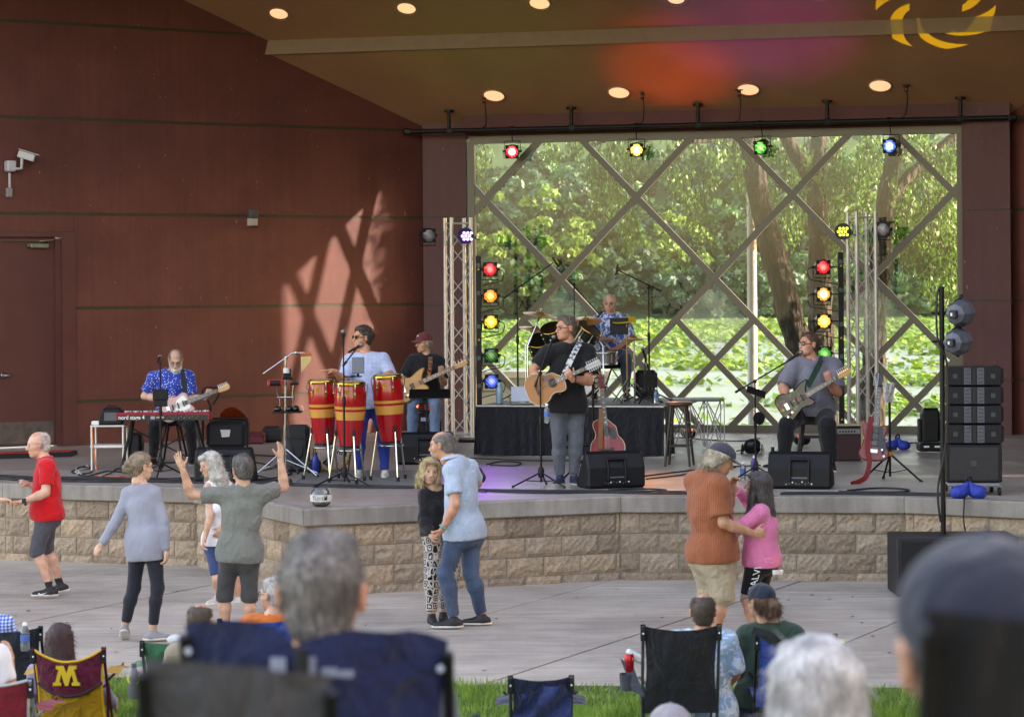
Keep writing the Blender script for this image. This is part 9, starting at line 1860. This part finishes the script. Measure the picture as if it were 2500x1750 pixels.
bt = bottle('grey flask with a yellow carry ring on the grass left of the big navy chair', 312, 1690, .036, .22, '#5a5d64', '#3a3d42', pos=P(312, 1690, 15.4)); b = MB(); b.torus(P(312, 1642, 15.38), (0, -1, .2), .034, .006, 18, 6); b.build('carry_ring', M('ring_yellow', '#b9b83a', .5, var=0), bt)
bottle('clear water bottle with a blue label beside the knee at the left edge', 46, 1568, .032, .2, '#c8d4dc', '#d8d8dc', trans=True, lab='#3a5ea8', pos=P(48, 1570, 17.2))
b = MB(); b.ball(P(416, 1548, 16.5), (.06, .05, .035), 14, 8); tag(b.build('white_hat', cloth('hat_white', '#c9c9cc', wrk=.5)), 'small white cloth hat on the green chair', 'hat')
W = PP['greenw']['W']; strap('dark cross-body strap on the back of the woman in green', [V(W['sL'])+V((.02, -.10, .06)), V(W['nk'])+V((.0, -.17, -.06)), V(W['sR'])+V((.02, -.18, -.16)), V(W['sR'])+V((.06, -.17, -.3))], .045, m_rub)
# ================================================================== cables on the stage
cn_ = [0]
def cable(label, pts, mat=None, r=.011, wob=.05, n=10, seed=None, group='cables on the stage floor'):
 rg_ = random.Random(seed if seed is not None else cn_[0]*7+3); cn_[0] += 1; base_ = [S(u, v) for u, v in pts]; full = []
 for a, c in zip(base_, base_[1:]):
  L_ = (c-a).length; k = max(1, int(L_/.35))
  for i in range(k): full.append(a.lerp(c, i/k)+V((rg_.uniform(-wob, wob)*.5, rg_.uniform(-wob, wob)*1.6, 0)))
 full.append(base_[-1]); pp = [p+Z*(r+.002) for p in spline(full, 5)]; b = MB(); b.tube(pp, r, 6); return tag(b.build('cable', mat or m_cab), label, 'cable', group)
for k in range(5): cable('thick black cable run along the left front edge of the stage', [(-60, 1150-2*k), (150, 1160-2*k), (330, 1164-2.2*k), (470, 1168-2*k), (600, 1172-2.5*k), (705, 1178-3*k)], r=.012, wob=.09)
for k in range(3): cable('black cable along the stage front between the tip bowl and the dancers', [(600, 1170-2*k), (720, 1178-1.5*k), (860, 1185-2*k), (1000, 1190-2*k), (1180, 1201-2.2*k)], r=.011, wob=.07)
for k in range(3): cable('black cable along the stage front below the singer', [(1180, 1201-2*k), (1320, 1205-2*k), (1450, 1208-2.2*k), (1600, 1211-2.4*k), (1700, 1214-2*k)], r=.011, wob=.07)
for k in range(3): cable('black cable along the stage front below the guitarist', [(1900, 1218-2*k), (2020, 1221-2.4*k), (2120, 1222-2*k), (2200, 1224-2*k), (2320, 1229-2*k)], r=.011, wob=.05)
cable('looped black cable on the stage beside the right guitar stand', [(2060, 1212), (2130, 1208), (2190, 1210), (2212, 1214), (2190, 1218), (2100, 1217), (2040, 1214)], wob=.02)
cable('coiled black cable right of the centre monitor wedge', [(1480, 1203), (1540, 1200), (1600, 1202), (1620, 1205), (1580, 1208), (1500, 1206)], wob=.02)
for k, pts in enumerate(([(1560, 1168), (1640, 1160), (1760, 1150), (1850, 1146)], [(1570, 1176), (1660, 1168), (1700, 1158), (1790, 1150)], [(1180, 1135), (1220, 1128), (1260, 1132), (1250, 1138), (1190, 1136)], [(1140, 1118), (1200, 1122), (1300, 1126), (1420, 1128)])): cable(['thin black cable crossing the floor towards the guitarist', 'second thin black cable crossing the floor under the stool', 'small black cable loop on the purple-lit floor', 'black cable along the foot of the drum riser'][k], pts, r=.008, wob=.04)
for k, pts in enumerate(([(168, 1142), (190, 1125), (210, 1128), (215, 1138), (180, 1146), (230, 1150)], [(200, 1150), (260, 1136), (300, 1142), (330, 1150)], [(240, 1155), (290, 1130), (340, 1122), (420, 1118)], [(640, 1140), (670, 1130), (700, 1150), (660, 1160), (620, 1152)], [(610, 1120), (660, 1128), (700, 1126)], [(590, 1102), (650, 1106), (700, 1108)], [(2200, 1100), (2240, 1096), (2290, 1098), (2330, 1104)], [(1640, 1075), (1720, 1082), (1800, 1086), (1850, 1080)])): cable(['looped black cable by the aluminium table', 'black cable under the keyboard stand', 'black cable leading back to the keyboard player', 'tangled black cable by the percussion stand', 'black cable behind the left wedge', 'black cable along the wall behind the left wedge', 'black cable by the moving-head light', 'black cable by the glass wall'][k], pts, r=.009, wob=.06)
cable('orange extension cord coiled in front of the keyboard stand', [(222, 1148), (270, 1150), (300, 1154), (330, 1152), (310, 1149), (280, 1152), (330, 1156), (420, 1158)], m_cabo, .008, .03); cable('white cable bundle under the aluminium table', [(190, 1142), (175, 1136), (200, 1130), (212, 1126), (200, 1122), (180, 1130), (192, 1144)], m_cabw, .009, .03)
b = MB(); q = fb(222, 29.75); b.tube(spline([q+V((.0, -.05, .56)), q+V((.02, -.07, .3)), q+V((.06, -.1, .02))], 6), .009, 6); tag(b.build('cable', m_cabo), 'orange cord hanging down the left leg of the aluminium table', 'cable', 'cables on the stage floor')
b = MB(); q = S(2346, 1236); b.tube(spline([q+V((0, 0, .02)), q+V((-.02, -.1, -.03)), q+V((-.03, -.12, -.2)), q+V((0, -.1, -.35))], 6), .008, 6); tag(b.build('cable', m_cab), 'black cable hanging down the stage wall from the blue sandbag', 'cable', 'cables on the stage floor')
